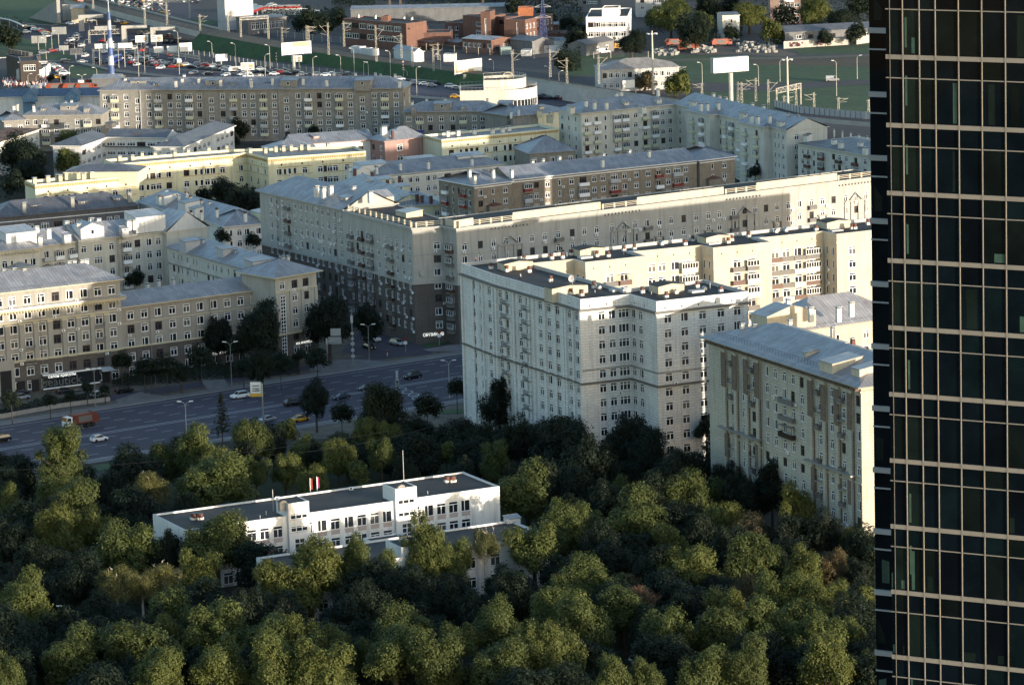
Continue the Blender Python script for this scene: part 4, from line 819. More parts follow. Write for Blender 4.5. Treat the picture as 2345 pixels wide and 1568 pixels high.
for x in (125, 235, 790): k = MB(); k.obox(V3(L+u*(at2(x)-1)+n_*.003, .3), V3(u*2), V3(n_*.2), (0,0,3), DARK); b.extra.append(('doorway', k))
k = MB(); k.obox(V3(L+u*(at2(-60))+n_*.003, 0), V3(u*4.6), V3(n_*.6), (0,0,9), b.wm); k.obox(V3(L+u*(at2(-60)+.7)+n_*.61, 0), V3(u*3), V3(n_*.03), (0,0,6.5), DARK); b.extra.append(('portal', k))
for x, y in ((580,910),(640,905),(675,900),(30,980),(110,970),(190,975),(540,915)): b.chim('C4', x, y, h+2.6, w=1.2, d=1.2, h=1.5)
CORN_BLOCK = (L, Rr, b.root)
b.pipe(L+u*at2(300)+n_*.2, 25)
b.done()
# ---- school and annex
h = 12.7; poly = [S('V',422.7,1213.3,h), S('V',1143.7,1112.7,h), S('V',1064.6,1078.2,h), S('V',353.8,1176.6,h)]
L, Rr = poly[0], poly[1]; dpt = (dist(L, poly[3])+dist(Rr, poly[2]))/2; u = (Rr-L).normalized(); n_ = Vector((u.y,-u.x)); poly = [L, Rr, Rr-n_*dpt, L-n_*dpt]
b = Bld('school', 'long white three-storey school with a flat black roof and two stair towers, in the park', L, SCHW, cat='school', frame_var=(0,0,0,3,0,1), ac=0); b.ang = ang(L, Rr)
SW = dict(n=3, s=4.0, t=1.75, w=1.9, h=2.3)
xs = [-190,-95,0,95,190,288,390,733,833,942,1043,1143,1243,1575,1673,1770,1868]
flatx(b, poly, h, 12.35, {0: [dict(SW, k='F5', c=[(x,'w') for x in xs]), dict(SW, k='F5', w=1.0, c=[(643,'w'),(1488,'w')])], 3: dict(SW, w=1.5, k='D4', c=[(1270,'w'),(1308,'w'),(1348,'w')])}, t=.35, capm=LTGREY)
PNK = M('pinkish_spandrel', (.45,.37,.34), .8, var=.05)
xl, xr = proj(V3(L, h))[0], proj(V3(Rr, h))[0]; LN = (Rr-L).length
for x in xs:
    a = (vv('F5', x)[0]-xl)/(xr-xl)*LN; k = MB()
    for fl in (0, 1, 2): k.obox(V3(L+u*(a-.95)+n_*.002, h-1.75-2.3-fl*4-1.1), V3(u*1.9), V3(n_*.03), (0,0,.95), PNK)
    b.extra.append(('spandrel_panel', k))
for x0, x1 in ((465,625),(1300,1470)):
    a0, a1 = [(vv('F5', x)[0]-xl)/(xr-xl)*LN for x in (x0, x1)]; p0, p1 = L+u*a0+n_*.7, L+u*a1+n_*.7; W = [p0, p1, p1-n_*6, p0-n_*6]; hh = 15.3; mid = (x0+x1)/2
    flatx(b, W, hh, hh-.15, {0: [dict(n=2, s=2.6, t=2.1, w=2.2, h=1.2, c='W', r=(.1,.9)), dict(n=1, s=3, t=7.4, w=2.0, h=4.6, c='T')]}, t=.2)
    b.extra[-1:] = b.extra[-1:]
for x, y in ((1740,150),(1780,150),(265,560),(300,560)): 
    if x > 1000: b.chim('F5', x, y, 12.35, w=1.6, d=1.2, h=.6, kind='can', m=LIME, sink=0)
for x, y in ((1450,330),(1495,330)): b.chim('D4', x, y, 12.35, w=1.6, d=1.2, h=.6, kind='can', m=LIME, sink=0)
for x, y, z in ((455,320,15.2),(1380,195,15.2)): b.dormer('F5', x, y, z, w=1.5, d=1.0, h=.35, gable=True, rise=.35, m=CONC, rm=BROWNP, win=False, name='roof_vent')
for x, y in ((395,285),(972,210)): o = P('F5', x, y, 12.6); b.acs.append(Matrix.Translation(o))
for x, y, hh in ((275,440,.8),(322,412,.9),(1585,250,.8),(378,380,4.5),(1398,160,7)): o = P('F5', x, y, 12.3); k = MB(); k.tube(o, o+Z*hh, .07, LTGREY); b.extra.append(('roof_pipe', k))
b.done()
h = 10.2; L, Rr = S('D5',45,592,h), S('D5',1885,322,h); q = S('D5',1990,364,h); dpt = 16; u = (Rr-L).normalized(); n_ = Vector((u.y,-u.x)); poly = [L+n_*dpt, Rr+n_*dpt, Rr, L]
b = Bld('school_annex', 'lower flat-roofed white annex in front of the long school, mostly behind trees', L, SCHW, cat='school annex', ac=0); b.ang = ang(L, Rr)
flatx(b, poly, h, 9.8, {0: dict(n=2, s=4, t=2, w=1.9, h=2.2, c='w.w.w.w.w.w.w.w.w.w.w')}, t=.35, capm=LTGREY)
q0, q1 = S('D5',815,446,9.9), S('D5',1060,412,9.9); W = [q0+n_*14, q1+n_*14, q1, q0]
flatx(b, [q0+n_*9.5, q1+n_*9.5, q1, q0], 9.75, 9.5, {}, t=.3, capm=LTGREY)
q0, q1 = S('D5',978,470,12), S('D5',1120,452,12); flatx(b, [q0+n_*7, q1+n_*7, q1, q0], 12, 11.8, {}, t=.25, capm=LTGREY)
b.chim('D5', 152, 578, 9.8, w=1.3, d=1.3, h=.3, kind='can', m=LTGREY, sink=0); b.dormer('D5', 1905, 345, 9.8, w=3, d=1.6, h=1.0, m=WHW, rm=GREYM, win=False, name='roof_vent'); b.chim('D5', 1095, 455, 11.8, w=1.2, d=1.2, h=.6, m=YTRIM, sink=0)
b.done()
# ================================================================== GROUND, ROADS, RAILWAY
import mathutils
ASPH = M('asphalt', (.042,.039,.060), .85, kind='asphalt', var=.08); ASPH2 = M('worn_asphalt', (.042,.042,.047), .9, kind='asphalt', var=.1)
GRASS = M('grass', (.026,.068,.026), .95, kind='grass', var=.2); PAVE = M('paving', (.15,.15,.155), .9, kind='plaster', var=.1); DIRT = M('dirt', (.12,.105,.085), .95, kind='soil', var=.15)
LINE = M('road_paint', (.42,.42,.43), .7, var=.1, sc_=2); SOIL = M('soil', (.020,.022,.016), .95, kind='soil'); BALL = M('ballast', (.075,.066,.060), .95, kind='soil', var=.15); RAILM = M('rail_steel', (.22,.20,.18), .4, .7, var=0)
GIRD = M('bridge_girder', (.42,.41,.38), .8, kind='plaster', var=.1)
def ground(name, pts, z, mat, world=False):
    v = [V3(p, z) for p in pts] if world else [P(c, x, y, z) for c, x, y in pts]; m = MB()
    for tr in mathutils.geometry.tessellate_polygon([v]):
        q = [v[k] for k in tr]
        if (q[1]-q[0]).cross(q[2]-q[0]).z < 0: q.reverse()
        m.face(q, mat, [(p.x, p.y) for p in q])
    return tag(obj(name, m.mesh(name)), kind='structure')
def K(c, *xy): return [(c, xy[i], xy[i+1]) for i in range(0, len(xy), 2)]
ground('ground', [(-6000,-600),(6000,-600),(6000,12000),(-6000,12000)], 0, SOIL, True)
far0 = P('V',0,440).y
ground('yard_paving', [(-500,far0-420),(500,far0-420),(500,far0-40),(-500,far0-40)], .012, DIRT, True)
ground('city_paving', K('V',-30,300,600,330,1200,330,2010,400,2060,-10,2060,-60,-60,-60), .02, ASPH2)
# avenue
U0, U1 = P('D1',-300,1036), P('D2',1800,378); ur = (U1-U0).normalized(); nr = Vector((ur.y,-ur.x,0)); U0 = U0-ur*60; U1 = U1+ur*60
WR = (P('D1',680,1256)-U0).dot(nr); WC = (P('D1',0,1168)-U0).dot(nr)
ground('road', [(U0+nr*-1.2)[:2],(U1+nr*-1.2)[:2],(U1+nr*WR)[:2],(U0+nr*WR)[:2]], .05, ASPH, True)
LR = (U1-U0).length
mk = MB()
def stripe(o, s0, s1, w=.16, z=.056):
    a = U0+ur*s0+nr*(o-w/2)+Z*z; b_ = U0+ur*s1+nr*(o-w/2)+Z*z; mk.face([b_, a, a+nr*w, b_+nr*w], LINE)
stripe(1.2, 0, LR, .2); stripe(WC-.7, 0, LR, .3); stripe(WC+.7, 0, LR, .3); stripe(WR-.7, 0, LR, .2)
nu = 6; lw_ = (WC-1.9)/nu
for i in range(1, nu):
    for k in range(int(LR/11)): stripe(1.2+lw_*i, k*11+(i*2.2) % 11, k*11+(i*2.2) % 11+3.2, .22)
nd = 6; lw2 = (WR-WC-1.9)/nd
for i in range(1, nd):
    for k in range(int(LR/11)): stripe(WC+.7+lw2*i, k*11+(i*2.2+4) % 11, k*11+(i*2.2+4) % 11+3.2, .22)
for j, (x, y) in enumerate(((985,695),(1035,718),(1085,740),(1115,765))):      # round marks on the lanes
    o = P('D2', x, y, .056)
    for i in range(14):
        a0, a1 = 2*math.pi*i/14, 2*math.pi*(i+1)/14; mk.face([o+Vector((math.cos(a0)*1.2,math.sin(a0)*1.6,0)), o+Vector((math.cos(a1)*1.2,math.sin(a1)*1.6,0)), o+Vector((math.cos(a1)*1.5,math.sin(a1)*2,0)), o+Vector((math.cos(a0)*1.5,math.sin(a0)*2,0))], LINE)
tag(obj('road_markings', mk.mesh('road_markings')), kind='structure')
def kerb(name, off, wd, z, mat, s0=0, s1=None):
    s1 = s1 or LR; m = MB(); m.obox(U0+nr*off+ur*s0, ur*(s1-s0), nr*wd, Z*z, mat); return tag(obj(name, m.mesh(name)), kind='structure')
kerb('kerb', -1.5, .3, .14, CONC); kerb('kerb', WR, .3, .14, CONC)
kerb('pavement', -5.2, 3.7, .12, PAVE); kerb('pavement', WR+.3, 3.0, .12, PAVE)
ground('service_road', [(U0+nr*-16)[:2],(U1+nr*-16)[:2],(U1+nr*-9)[:2],(U0+nr*-9)[:2]], .03, ASPH, True)
ground('path', K('D2',260,545,420,470,620,460,900,480,760,515,400,560), .16, PAVE); ground('path', K('D2',1150,385,1460,335,1480,400,1200,400), .16, PAVE)
ground('road', K('D2',520,400,700,200,820,255,1110,335,1240,420,900,450,760,440,620,430), .06, ASPH)
ground('lawn', K('D2',1130,350,1330,310,1370,335,1180,375), .17, GRASS)
ground('path', K('D1',900,780,1100,715,1280,750,930,810), .16, PAVE); ground('path', K('D1',1530,560,1700,530,1800,690,1620,700), .16, PAVE)
ground('path', K('D1',760,1400,1010,1300,900,1255,1150,1230,1220,1290,1080,1400), .05, PAVE); ground('lawn', K('D1',700,1340,720,1290,930,1265,1000,1305), .06, GRASS)
ground('path', K('D1',-50,1420,200,1370,330,1320,330,1350,200,1420), .05, PAVE)
ground('schoolyard', K('D4',1500,900,1800,820,2243,1000,2000,1040,1700,1010), .04, M('dark_red_paving',(.045,.028,.026),.9,kind='soil'))
ground('park_lawn', K('V',-60,1150,350,1100,900,1040,1500,1130,2020,1300,2020,1600,-60,1600), .015, M('park_grass',(.016,.030,.010),.95,kind='grass',var=.2))
ground('lawn', K('D2',1290,860,1480,850,1480,880,1290,890), .08, GRASS)
# far open ground
ground('highway', K('C1',640,130,850,60,1050,-40,1500,-40,1530,130,1330,200,1390,270,1490,290,1380,400,1450,440,1600,500,1900,548,2345,580)+K('C2',1050,640,1440,668,1900,690,2345,740)+K('C2',2345,830,1500,800,1000,770)+K('C1',2345,650,1600,640,900,570,830,520,560,490,480,350,560,220), .04, ASPH)
ground('slip_road', K('C1',180,215,330,215,400,290,340,320,190,300), .05, ASPH); ground('car_park', K('C1',300,500,520,500,540,620,430,640,300,620), .05, ASPH)
ground('slip_road', K('C1',280,435,560,360,640,300,660,320,600,400,560,480,300,480), .045, ASPH)
ground('lawn', K('C1',300,470,300,440,500,400,570,440,580,470), .06, GRASS); ground('lawn', K('C1',520,505,820,535,790,600,560,615), .06, GRASS)
ground('lawn', K('C1',-60,-60,500,-60,440,0,230,150,480,165,500,200,100,170,-60,130), .06, GRASS); ground('lawn', K('C1',180,300,320,330,430,300,470,330,330,420,0,460,0,330), .055, GRASS)
ground('lawn', K('C1',1500,150,1730,165,1640,215,1560,215), .06, GRASS); ground('lawn', K('C2',60,90,220,90,170,125,60,130), .06, GRASS)
ground('meadow', K('E5',-1300,640,0,640,1500,680,2310,640,2310,930,900,990,200,960,-300,860,-1300,900), .05, GRASS)
ground('meadow', K('E5',1350,570,2310,500,2310,620,1500,650), .06, GRASS); ground('meadow', K('E5',200,1080,1000,1070,2310,995,2310,1400,1600,1380,300,1250), .05, GRASS)
ground('field', K('E5',880,705,2310,665,2310,790,1700,770,900,760), .07, M('brown_field',(.055,.047,.032),.95,kind='grass',var=.15))
ground('road', K('E5',150,1000,900,1008,2310,932,2310,990,1000,1062,200,1080), .09, ASPH2); ground('dirt_path', K('E5',-900,700,0,695,1500,668,2310,635,2310,660,1500,690,0,715,-900,720), .09, DIRT)
ground('yard', K('E5',0,600,450,545,1050,545,1200,575,1450,650,1200,665,850,640,300,645), .08, DIRT)
ground('yard', K('E3',770,610,1400,700,1400,740,1150,720,800,650), .07, ASPH2)
# railway
RU = K('C1',600,-40,1000,60,1740,240)+K('E2',1600,500)+K('E3',0,575,800,690,1420,785)+K('E4',-100,850,240,890,800,965,1500,1078)+K('E5',400,1215,1200,1290)
RL_ = K('C1',500,-10,1000,130,1560,262)+K('E2',1500,560)+K('E3',-20,628,780,745,1400,830)+K('E4',-130,885,280,940,790,1015,1480,1120)+K('E5',380,1260,1180,1340)
HZ = [8,8,6.5,5,4.5,4.5,4.5,4.8,5,5.5,6,6,6]
A_ = [P(c, x, y, HZ[i]) for i, (c, x, y) in enumerate(RU)]; B_ = [P(c, x, y, HZ[i]) for i, (c, x, y) in enumerate(RL_)]
bed = MB(); emb = MB(); vi = MB(); vp = MB(); rails = MB()
for i in range(len(A_)-1):
    a0, a1, b0_, b1_ = A_[i], A_[i+1], B_[i], B_[i+1]; bed.face([b0_, b1_, a1, a0], BALL, [(p.x, p.y) for p in (b0_, b1_, a1, a0)])
    for t in (.15, .3, .45, .6, .75, .9):
        r0, r1 = b0_.lerp(a0, t)+Z*.12, b1_.lerp(a1, t)+Z*.12; rails.tube(r0, r1, .07, RAILM, n=4)
    if i >= 2:
        out = 9 if i < 8 else 2.5
        d0, d1 = (b0_-a0).normalized()*out, (b1_-a1).normalized()*out
        for (p0, p1, e0, e1) in ((b0_, b1_, d0, d1), (a1, a0, -d1, -d0)):
            emb.face([V3(p0+e0, .0), V3(p1+e1, .0), p1, p0], GRASS if i < 8 else GIRD)
    else:
        for (p0, p1) in ((b0_, b1_), (a1, a0)): vi.face([p0-Z*1.8, p1-Z*1.8, p1+Z*.9, p0+Z*.9], GIRD); 
        vi.face([a0-Z*1.8, a1-Z*1.8, b1_-Z*1.8, b0_-Z*1.8], GIRD)
    if i >= 8: 
        for (p0, p1) in ((b0_, b1_),): vp.face([p0, p1, p1+Z*1.2, p0+Z*1.2], GIRD)
tag(obj('railway_bed', bed.mesh('railway_bed')), kind='structure'); tag(obj('embankment', emb.mesh('embankment')), kind='structure'); tag(obj('rails', rails.mesh('rails')), kind='structure')
vr = empty('railway_viaduct', B_[1], 'concrete railway viaduct with pale parapets crossing over the highway', 'viaduct')
obj('deck', vi.mesh('deck', B_[1]), vr); obj('parapet', vp.mesh('parapet', B_[1]), vr)
for c, x, y, w_ in (('E1',960,370,2.5),('E1',1465,500,2.5),('E1',1800,520,2.2),('E1',790,240,4)):
    o = P(c, x, y); m = MB(); m.obox(o-Vector((w_/2,1,0)), (w_,0,0), (0,2,0), Z*7.5, GIRD); m.obox(o+Vector((-w_/2,-1.1,6.2)), (w_+9,0,0), (0,2.2,0), Z*1.5, GIRD); obj('pier', m.mesh('pier', B_[1]), vr)
# curved road bridge with panels, far right
m = MB(); m2 = MB(); pl = [P('E5',x,y,7) for x, y in ((1180,1290),(1480,1365),(1900,1405),(2330,1440))]
for p0, p1 in zip(pl, pl[1:]):
    q = Vector((0,9,0)); m.face([p0-Z*1.6, p1-Z*1.6, p1, p0], GIRD); m.face([p0, p1, p1+q, p0+q], ASPH2); m.face([p0+q*0-Z*1.6, p0+q-Z*1.6, p1+q-Z*1.6, p1-Z*1.6], GIRD)
    m2.face([p0+q, p1+q, p1+q+Z*2.6, p0+q+Z*2.6], LTGREY); k = int((p1-p0).length/2.2)
    for i in range(k): a = p0.lerp(p1, i/k)+q; m2.obox(a-Vector((.1,.15,0)), (.2,0,0), (0,.15,0), Z*2.9, GREYP)
r = empty('road_bridge', pl[0], 'curved white road bridge with grey noise barrier panels beside the right-hand tracks', 'bridge'); obj('deck', m.mesh('deck', pl[0]), r); obj('barrier_post', m2.mesh('barrier_post', pl[0]), r)
# flyover edge of the highway with railing
m = MB(); m2 = MB(); pl = [P(c,x,y,.9) for c, x, y in (('E1',900,720),('E1',1330,815),('E1',1700,858),('E1',2345,925),('E3',-60,985),('E3',960,1115),('E3',1580,1165))]
for p0, p1 in zip(pl, pl[1:]):
    m.obox(p0-Z*.9, p1-p0, Vector((0,.5,0)), Z*.9, GIRD); k = max(1, int((p1-p0).length/1.6))
    for i in range(k): a = p0.lerp(p1, i/k)+Vector((0,.25,0)); m2.tube(a, a+Z*.9, .07, BLACKM, n=4)
    m2.tube(p0+Vector((0,.25,.9)), p1+Vector((0,.25,.9)), .07, BLACKM, n=4)
r = empty('highway_parapet', pl[0], 'low concrete parapet with a black railing along the near edge of the highway', 'barrier'); obj('wall', m.mesh('wall', pl[0]), r); obj('railing', m2.mesh('railing', pl[0]), r)
def barrier(label, pts):
    pl = [P(c,x,y,0) for c, x, y in pts]; m = MB(); m2 = MB()
    for p0, p1 in zip(pl, pl[1:]):
        m.obox(p0+Z*.45, p1-p0, Vector((0,.12,0)), Z*.35, GREYM); k = max(1, int((p1-p0).length/4))
        for i in range(k): a = p0.lerp(p1, i/k); m2.tube(a, a+Z*.8, .08, GREYM, n=4)
    r = empty('crash_barrier', pl[0], label, 'crash barrier', 'steel crash barriers'); obj('rail', m.mesh('rail', pl[0]), r); obj('posts', m2.mesh('posts', pl[0]), r)
barrier('steel crash barrier between the highway and the green embankment', K('C1',1390,420,1480,450,1640,500,1900,545,2345,575)+K('C2',1050,630,1440,662))
barrier('steel crash barrier dividing the two carriageways of the jammed highway', K('C1',950,440,1050,520,1250,540,1600,570,2345,610))
barrier('steel crash barrier curving round the car park at the upper left', K('C1',110,160,200,195,400,210,500,195,620,180))
barrier('steel crash barrier along the slip road beside the brown cafe', K('C1',0,465,280,445,560,365,650,290))
barrier('steel crash barrier on the slip road below the sign gantry', K('C1',230,488,430,490,650,505,830,530))
# ================================================================== GLASS TOWER
def tower():
    FR = M('tower_frame', (.25,.24,.215), .5, .1, var=.06, sc_=.8); FRD = M('tower_frame_edge', (.16,.15,.14), .5, .2, var=.05)
    gl = [M('tower_glass_%d' % i, c, r, 0, var=.25, sc_=.5, spec=.3) for i, (c, r) in enumerate((((.003,.007,.011),.04),((.004,.010,.013),.04),((.0025,.0045,.0075),.04),((.005,.009,.009),.1),((.008,.016,.015),.2)))]
    CUR = M('green_curtain', (.035,.085,.065), .6, var=.2, sc_=1.5)
    L = PD('V', 2036, 784, 226.0); u = Vector((.876,-.482,0)); n = Vector((u.y,-u.x,0)); rt = empty('glass_tower', V3(L), 'dark glass office tower with beige frames filling the right edge', 'office tower')
    zb = PF('G7', 340, 275, L, L+u).z; FH = 3.89; O = V3(L); rr = random.Random(3)
    def ux(c, x, y): return (PF(c, x, y, L, L+u)-L).dot(u)
    ms = [0]+[ux('G7', x, 700) for x in (320,380,460,537,648,760,873)]; st = ms[-1]-ms[-2]
    while ms[-1] < 24: ms.append(ms[-1]+st)
    k0 = -int((zb-2)/FH); ZT = 236
    k1 = int((ZT-zb)/FH); W = ms[-1]; npane = 0; rest = MB()
    for k in range(k0, k1):
        z = zb+k*FH; ins = 120 < z < 178
        bd = MB(); bd.obox(L*Vector((1,1,0))+n*.003+Z*(z-.13), u*W, n*.07, Z*.26, FR)
        for m_ in ms[1:]: bd.obox(V3(L+u*(m_-.012)+n*.091, z-.14), u*.024, n*.004, Z*.28, FRD)
        bd.obox(V3(L+n*.003, z-1.18-.04), u*W, n*.05, Z*.06, FR)
        part('floor_band', bd, rt, org=O) if ins else rest.add(bd, Matrix())
        for i in range(len(ms)-1):
            a, b_ = ms[i], ms[i+1]
            for (za, zb_) in ((z-1.14, z-.17), (z-FH+.17, z-1.22)):
                pm = MB(); g = gl[0] if rr.random() < .45 else rr.choice(gl[:4]); 
                if i in (1, 2) and zb_ < z-1: g = rr.choice(gl[1:5])
                pm.face([V3(L+u*a, za), V3(L+u*b_, za), V3(L+u*b_, zb_), V3(L+u*a, zb_)], g)
                if ins and zb_ < z-1 and rr.random() < .38:   # blinds and things standing behind the glass
                    w_ = (b_-a)*rr.uniform(.12, .5); s_ = rr.uniform(0, (b_-a)-w_); hh = rr.choice((.5, .9, 2.3)); q = V3(L+u*(a+s_)+n*.004, za+.05)
                    pm.face([q, q+u*w_, q+u*w_+Z*hh, q+Z*hh], rr.choice((gl[4], gl[4], gl[3], CUR)) )
                if i == 2 and zb_ < z-1 and rr.random() < .75:
                    q = V3(L+u*(a+.12)+n*.006, za+.1+rr.uniform(0, .9)); pm.face([q, q+u*.13, q+u*.13+Z*1.7, q+Z*1.7], CUR)
                if ins and npane < 100: part('pane', pm, rt, org=O); npane += 1
                else: rest.add(pm, Matrix())
    ml = [part('mullion', (lambda m: (m.obox(V3(L+u*(x-.03)+n*.003, 0), u*(.06 if i_ else .02), n*.06, Z*ZT, FR), m.obox(V3(L+u*(x-.012)+n*.064, 0), u*.02, n*.005, Z*ZT, FRD), m)[-1])(MB()), rt, org=O) for i_, x in enumerate(ms[1:])]
    tag(part('panes', rest, rt, org=O), kind='stuff')
    body = MB(); body.obox(V3(L-n*.02), u*W, -n*24, Z*(ZT+1), gl[2]); part('core', body, rt, org=O)
    # set-back wing to the left
    L2 = PD('V', 1998.5, 784, 242.5); O2 = L2; w2 = 3.0; zb2 = PF('G7', 260, 147, L2, L2+u).z; m = MB(); m.obox(V3(L2), u*w2, -n*14, Z*ZT, gl[0]); 
    k0 = -int((zb2-2)/FH)
    for k in range(k0, int((ZT-zb2)/FH)):
        z = zb2+k*FH; m.obox(V3(L2+n*.003-u*.02, z-.16), u*w2, n*.2, Z*.32, LTGREY); m.obox(V3(L2+n*.003, z-1.2), u*w2, n*.1, Z*.09, LTGREY)
        if 124 < z < 176 and rr.random() < .6: q = V3(L2+n*.004+u*rr.uniform(.1, .5), z-FH+.6); m.face([q, q+u*.5, q+u*.5+Z*rr.uniform(.5, 1.8), q+Z*1.5], rr.choice((CUR, gl[4])))
    for x in (1.55, 1.68): m.obox(V3(L2+u*(ux('G7', 288, 700)*0+x*1.04-.0)+n*.002, 0), u*.035, n*.16, Z*ZT, LTGREY)
    part('set_back_wing', m, rt, org=O)
tower()
# ================================================================== VEHICLES
TYRE = M('tyre', (.015,.015,.015), .9, var=0); CGL = M('car_glass', (.01,.012,.015), .05, var=0, spec=.9); HL = M('headlamp', (.8,.8,.75), .15, var=0); TL = M('tail_lamp', (.35,.01,.01), .3, var=0)
PT = dict(white=M('paint_white', (.75,.76,.77), .25, var=0, spec=.8), black=M('paint_black', (.012,.012,.014), .18, var=0, spec=.8), silver=M('paint_silver', (.36,.37,.39), .3, .5, var=0), grey=M('paint_grey', (.10,.105,.115), .3, .4, var=0),
 red=M('paint_red', (.32,.025,.02), .3, var=0), yellow=M('paint_yellow', (.62,.33,.03), .3, var=0), blue=M('paint_blue', (.03,.06,.28), .3, var=0), orange=M('paint_orange', (.27,.055,.025), .45, var=.1, sc_=2), dark=M('paint_dark_blue', (.02,.028,.05), .25, var=0))
SECT = dict( # x, z_low, z_high(body shoulder) ; cabin: x, half width, z
 sedan=(4.7, 1.82, [(0,.45,.62),(.15,.28,.72),(1.1,.22,.88),(3.6,.22,.95),(4.45,.26,.92),(4.7,.4,.7)], [(1.15,.88),(1.95,1.38),(3.2,1.40),(4.05,.96)]),
 suv=(4.8, 1.95, [(0,.5,.75),(.12,.32,.95),(1.1,.28,1.08),(4.3,.28,1.12),(4.7,.32,1.1),(4.8,.5,.9)], [(1.2,1.08),(1.85,1.68),(4.0,1.70),(4.65,1.12)]),
 hatch=(4.2, 1.78, [(0,.45,.65),(.12,.28,.78),(.95,.22,.93),(3.8,.22,.99),(4.15,.28,.95),(4.2,.45,.8)], [(1.0,.92),(1.75,1.48),(3.3,1.5),(4.05,1.0)]),
 van=(5.4, 2.0, [(0,.5,.8),(.12,.3,1.0),(.9,.28,1.2),(5.3,.28,1.3),(5.4,.4,1.2)], [(.9,1.2),(1.5,2.15),(5.25,2.25),(5.36,1.3)]))
def car_parts(kind, paint, detail=True):
    Ln, Wd, lo, cb = SECT[kind]; hw = Wd/2; b, g, wl, hl, tl = MB(), MB(), MB(), MB(), MB(); pm = PT[paint]; q = lambda x, y, z: Vector((Ln/2-x, y, z))
    rows = []
    for (x, z0, z1) in lo:
        t = .86 if x in (0, Ln) else 1; rows.append([q(x, -hw*t*.92, z0), q(x, -hw*t, z0+.18), q(x, -hw*t, z1-.16), q(x, -hw*t*.88, z1), q(x, hw*t*.88, z1), q(x, hw*t, z1-.16), q(x, hw*t, z0+.18), q(x, hw*t*.92, z0)])
    for r0, r1 in zip(rows, rows[1:]):
        for i in range(8): j = (i+1) % 8; b.face([r0[j], r0[i], r1[i], r1[j]], pm)
    b.face(rows[0], pm); b.face(rows[-1][::-1], pm)
    (x0, z0), (x1, z1), (x2, z2), (x3, z3) = cb; t = .87; s = .72
    for y in (-1, 1):
        a = [q(x0, y*hw*t, z0-.03), q(x3, y*hw*t, z3-.03), q(x2, y*hw*s, z2), q(x1, y*hw*s, z1)]
        if y < 0: a.reverse()
        g.face(a, CGL)
        c = [a[k]*1.0 for k in range(4)]
    g.face([q(x0, hw*t, z0-.03), q(x0, -hw*t, z0-.03), q(x1, -hw*s, z1), q(x1, hw*s, z1)], CGL); g.face([q(x3, -hw*t, z3-.03), q(x3, hw*t, z3-.03), q(x2, hw*s, z2), q(x2, -hw*s, z2)], CGL if kind != 'van' else pm)
    b.obox(q(x1, -hw*s, z1), q(x2, -hw*s, z2)-q(x1, -hw*s, z1), (0, 2*hw*s, 0), (0, 0, .05), pm)
    for y in (-1, 1):  # pillars
        for (xa, za, xb, zb) in ((x0,z0,x1,z1),(x3,z3,x2,z2)): b.tube(q(xa, y*hw*t, za-.03), q(xb, y*hw*s, zb), .05, pm, n=4)
        if kind == 'van': b.face([q(2.2, y*hw*.86, z0), q(x3, y*hw*.875, z3-.03), q(x2, y*hw*.725, z2), q(2.2, y*hw*.74, z2-.05)][::(1 if y > 0 else -1)], pm)
    ws = []
    for x in (.85, Ln-.95):
        for y in (-1, 1): m = MB(); m.tube(q(x, y*hw-.11, .33), q(x, y*hw+.11*.2, .33) if y > 0 else q(x, y*hw+.2, .33), .33, TYRE, n=12); m.tube(q(x, y*(hw+.025), .33), q(x, y*(hw+.04), .33), .2, PT['silver'], n=10); ws.append(m)
    for y in (-1, 1): hl.box(Ln/2-.1, Ln/2+.01, y*hw*.6-.18, y*hw*.6+.18, lo[1][2]-.25, lo[1][2]-.08, HL); tl.box(-Ln/2-.01, -Ln/2+.08, y*hw*.62-.16, y*hw*.62+.16, lo[-2][2]-.28, lo[-2][2]-.08, TL)
    return b, g, ws, hl, tl
CPROTO = {}
def car(c, x, y, kind, paint, label, rz, cat='car', group=None, detail=True, sx=1, z=.06, extra=None):
    p = P(c, x, y, z); key = (kind, paint, detail)
    if key not in CPROTO:
        b, g, ws, hl, tl = car_parts(kind, paint)
        if detail: CPROTO[key] = ([('body', b.mesh('body')), ('window_glass', g.mesh('window_glass'))]+[('wheel', w_.mesh('wheel')) for w_ in ws]+[('headlights', hl.mesh('headlights')), ('tail_lights', tl.mesh('tail_lights'))])
        else:
            I = Matrix()
            for m_ in [g]+ws+[hl, tl]: b.add(m_, I)
            CPROTO[key] = b.mesh('car')
    nm = {'car': 'parked_car' if 'parked' in label else 'car'}.get(cat, cat.replace(' ', '_'))
    if detail:
        r = empty(nm, p, label, cat, group, rz)
        for n, me in CPROTO[key]: obj(n, me, r)
        return r
    o = obj(nm, CPROTO[key]); o.location = p; o.rotation_euler = (0, 0, rz); return tag(o, label, cat, group)
AV = math.atan2(ur.y, ur.x)
car('D1',1875,765,'suv','white','white SUV driving left on the avenue beside the direction sign',AV+math.pi)
car('D1',775,1100,'hatch','white','white hatchback with a yellow stripe driving right, nearest lane group of the avenue',AV)
car('D1',10,1105,'suv','black','black SUV cut by the left edge of the photo on the avenue',AV+math.pi)
car('D2',140,822,'suv','black','black SUV with lit rear just left of the round street tree',AV)
car('D2',1075,612,'suv','black','long black estate car furthest right on the avenue',AV+math.pi)
car('D2',715,700,'sedan','black','black sedan on the centre lines of the avenue left of the white pylon',AV+math.pi)
car('D2',517,772,'sedan','dark','dark sedan just right of the round street tree',AV+math.pi)
car('D2',195,945,'sedan','yellow','yellow taxi with a white front behind the park trees',AV)
car('D1',2085,948,'sedan','silver','silver sedan below the direction sign on the avenue',AV+math.pi)
car('D1',970,722,'suv','black','black SUV parked alone on the drive between the tan blocks and avenue',AV)
car('D1',765,752,'sedan','white','white sedan parked behind the hedge near the awning',AV+.1)
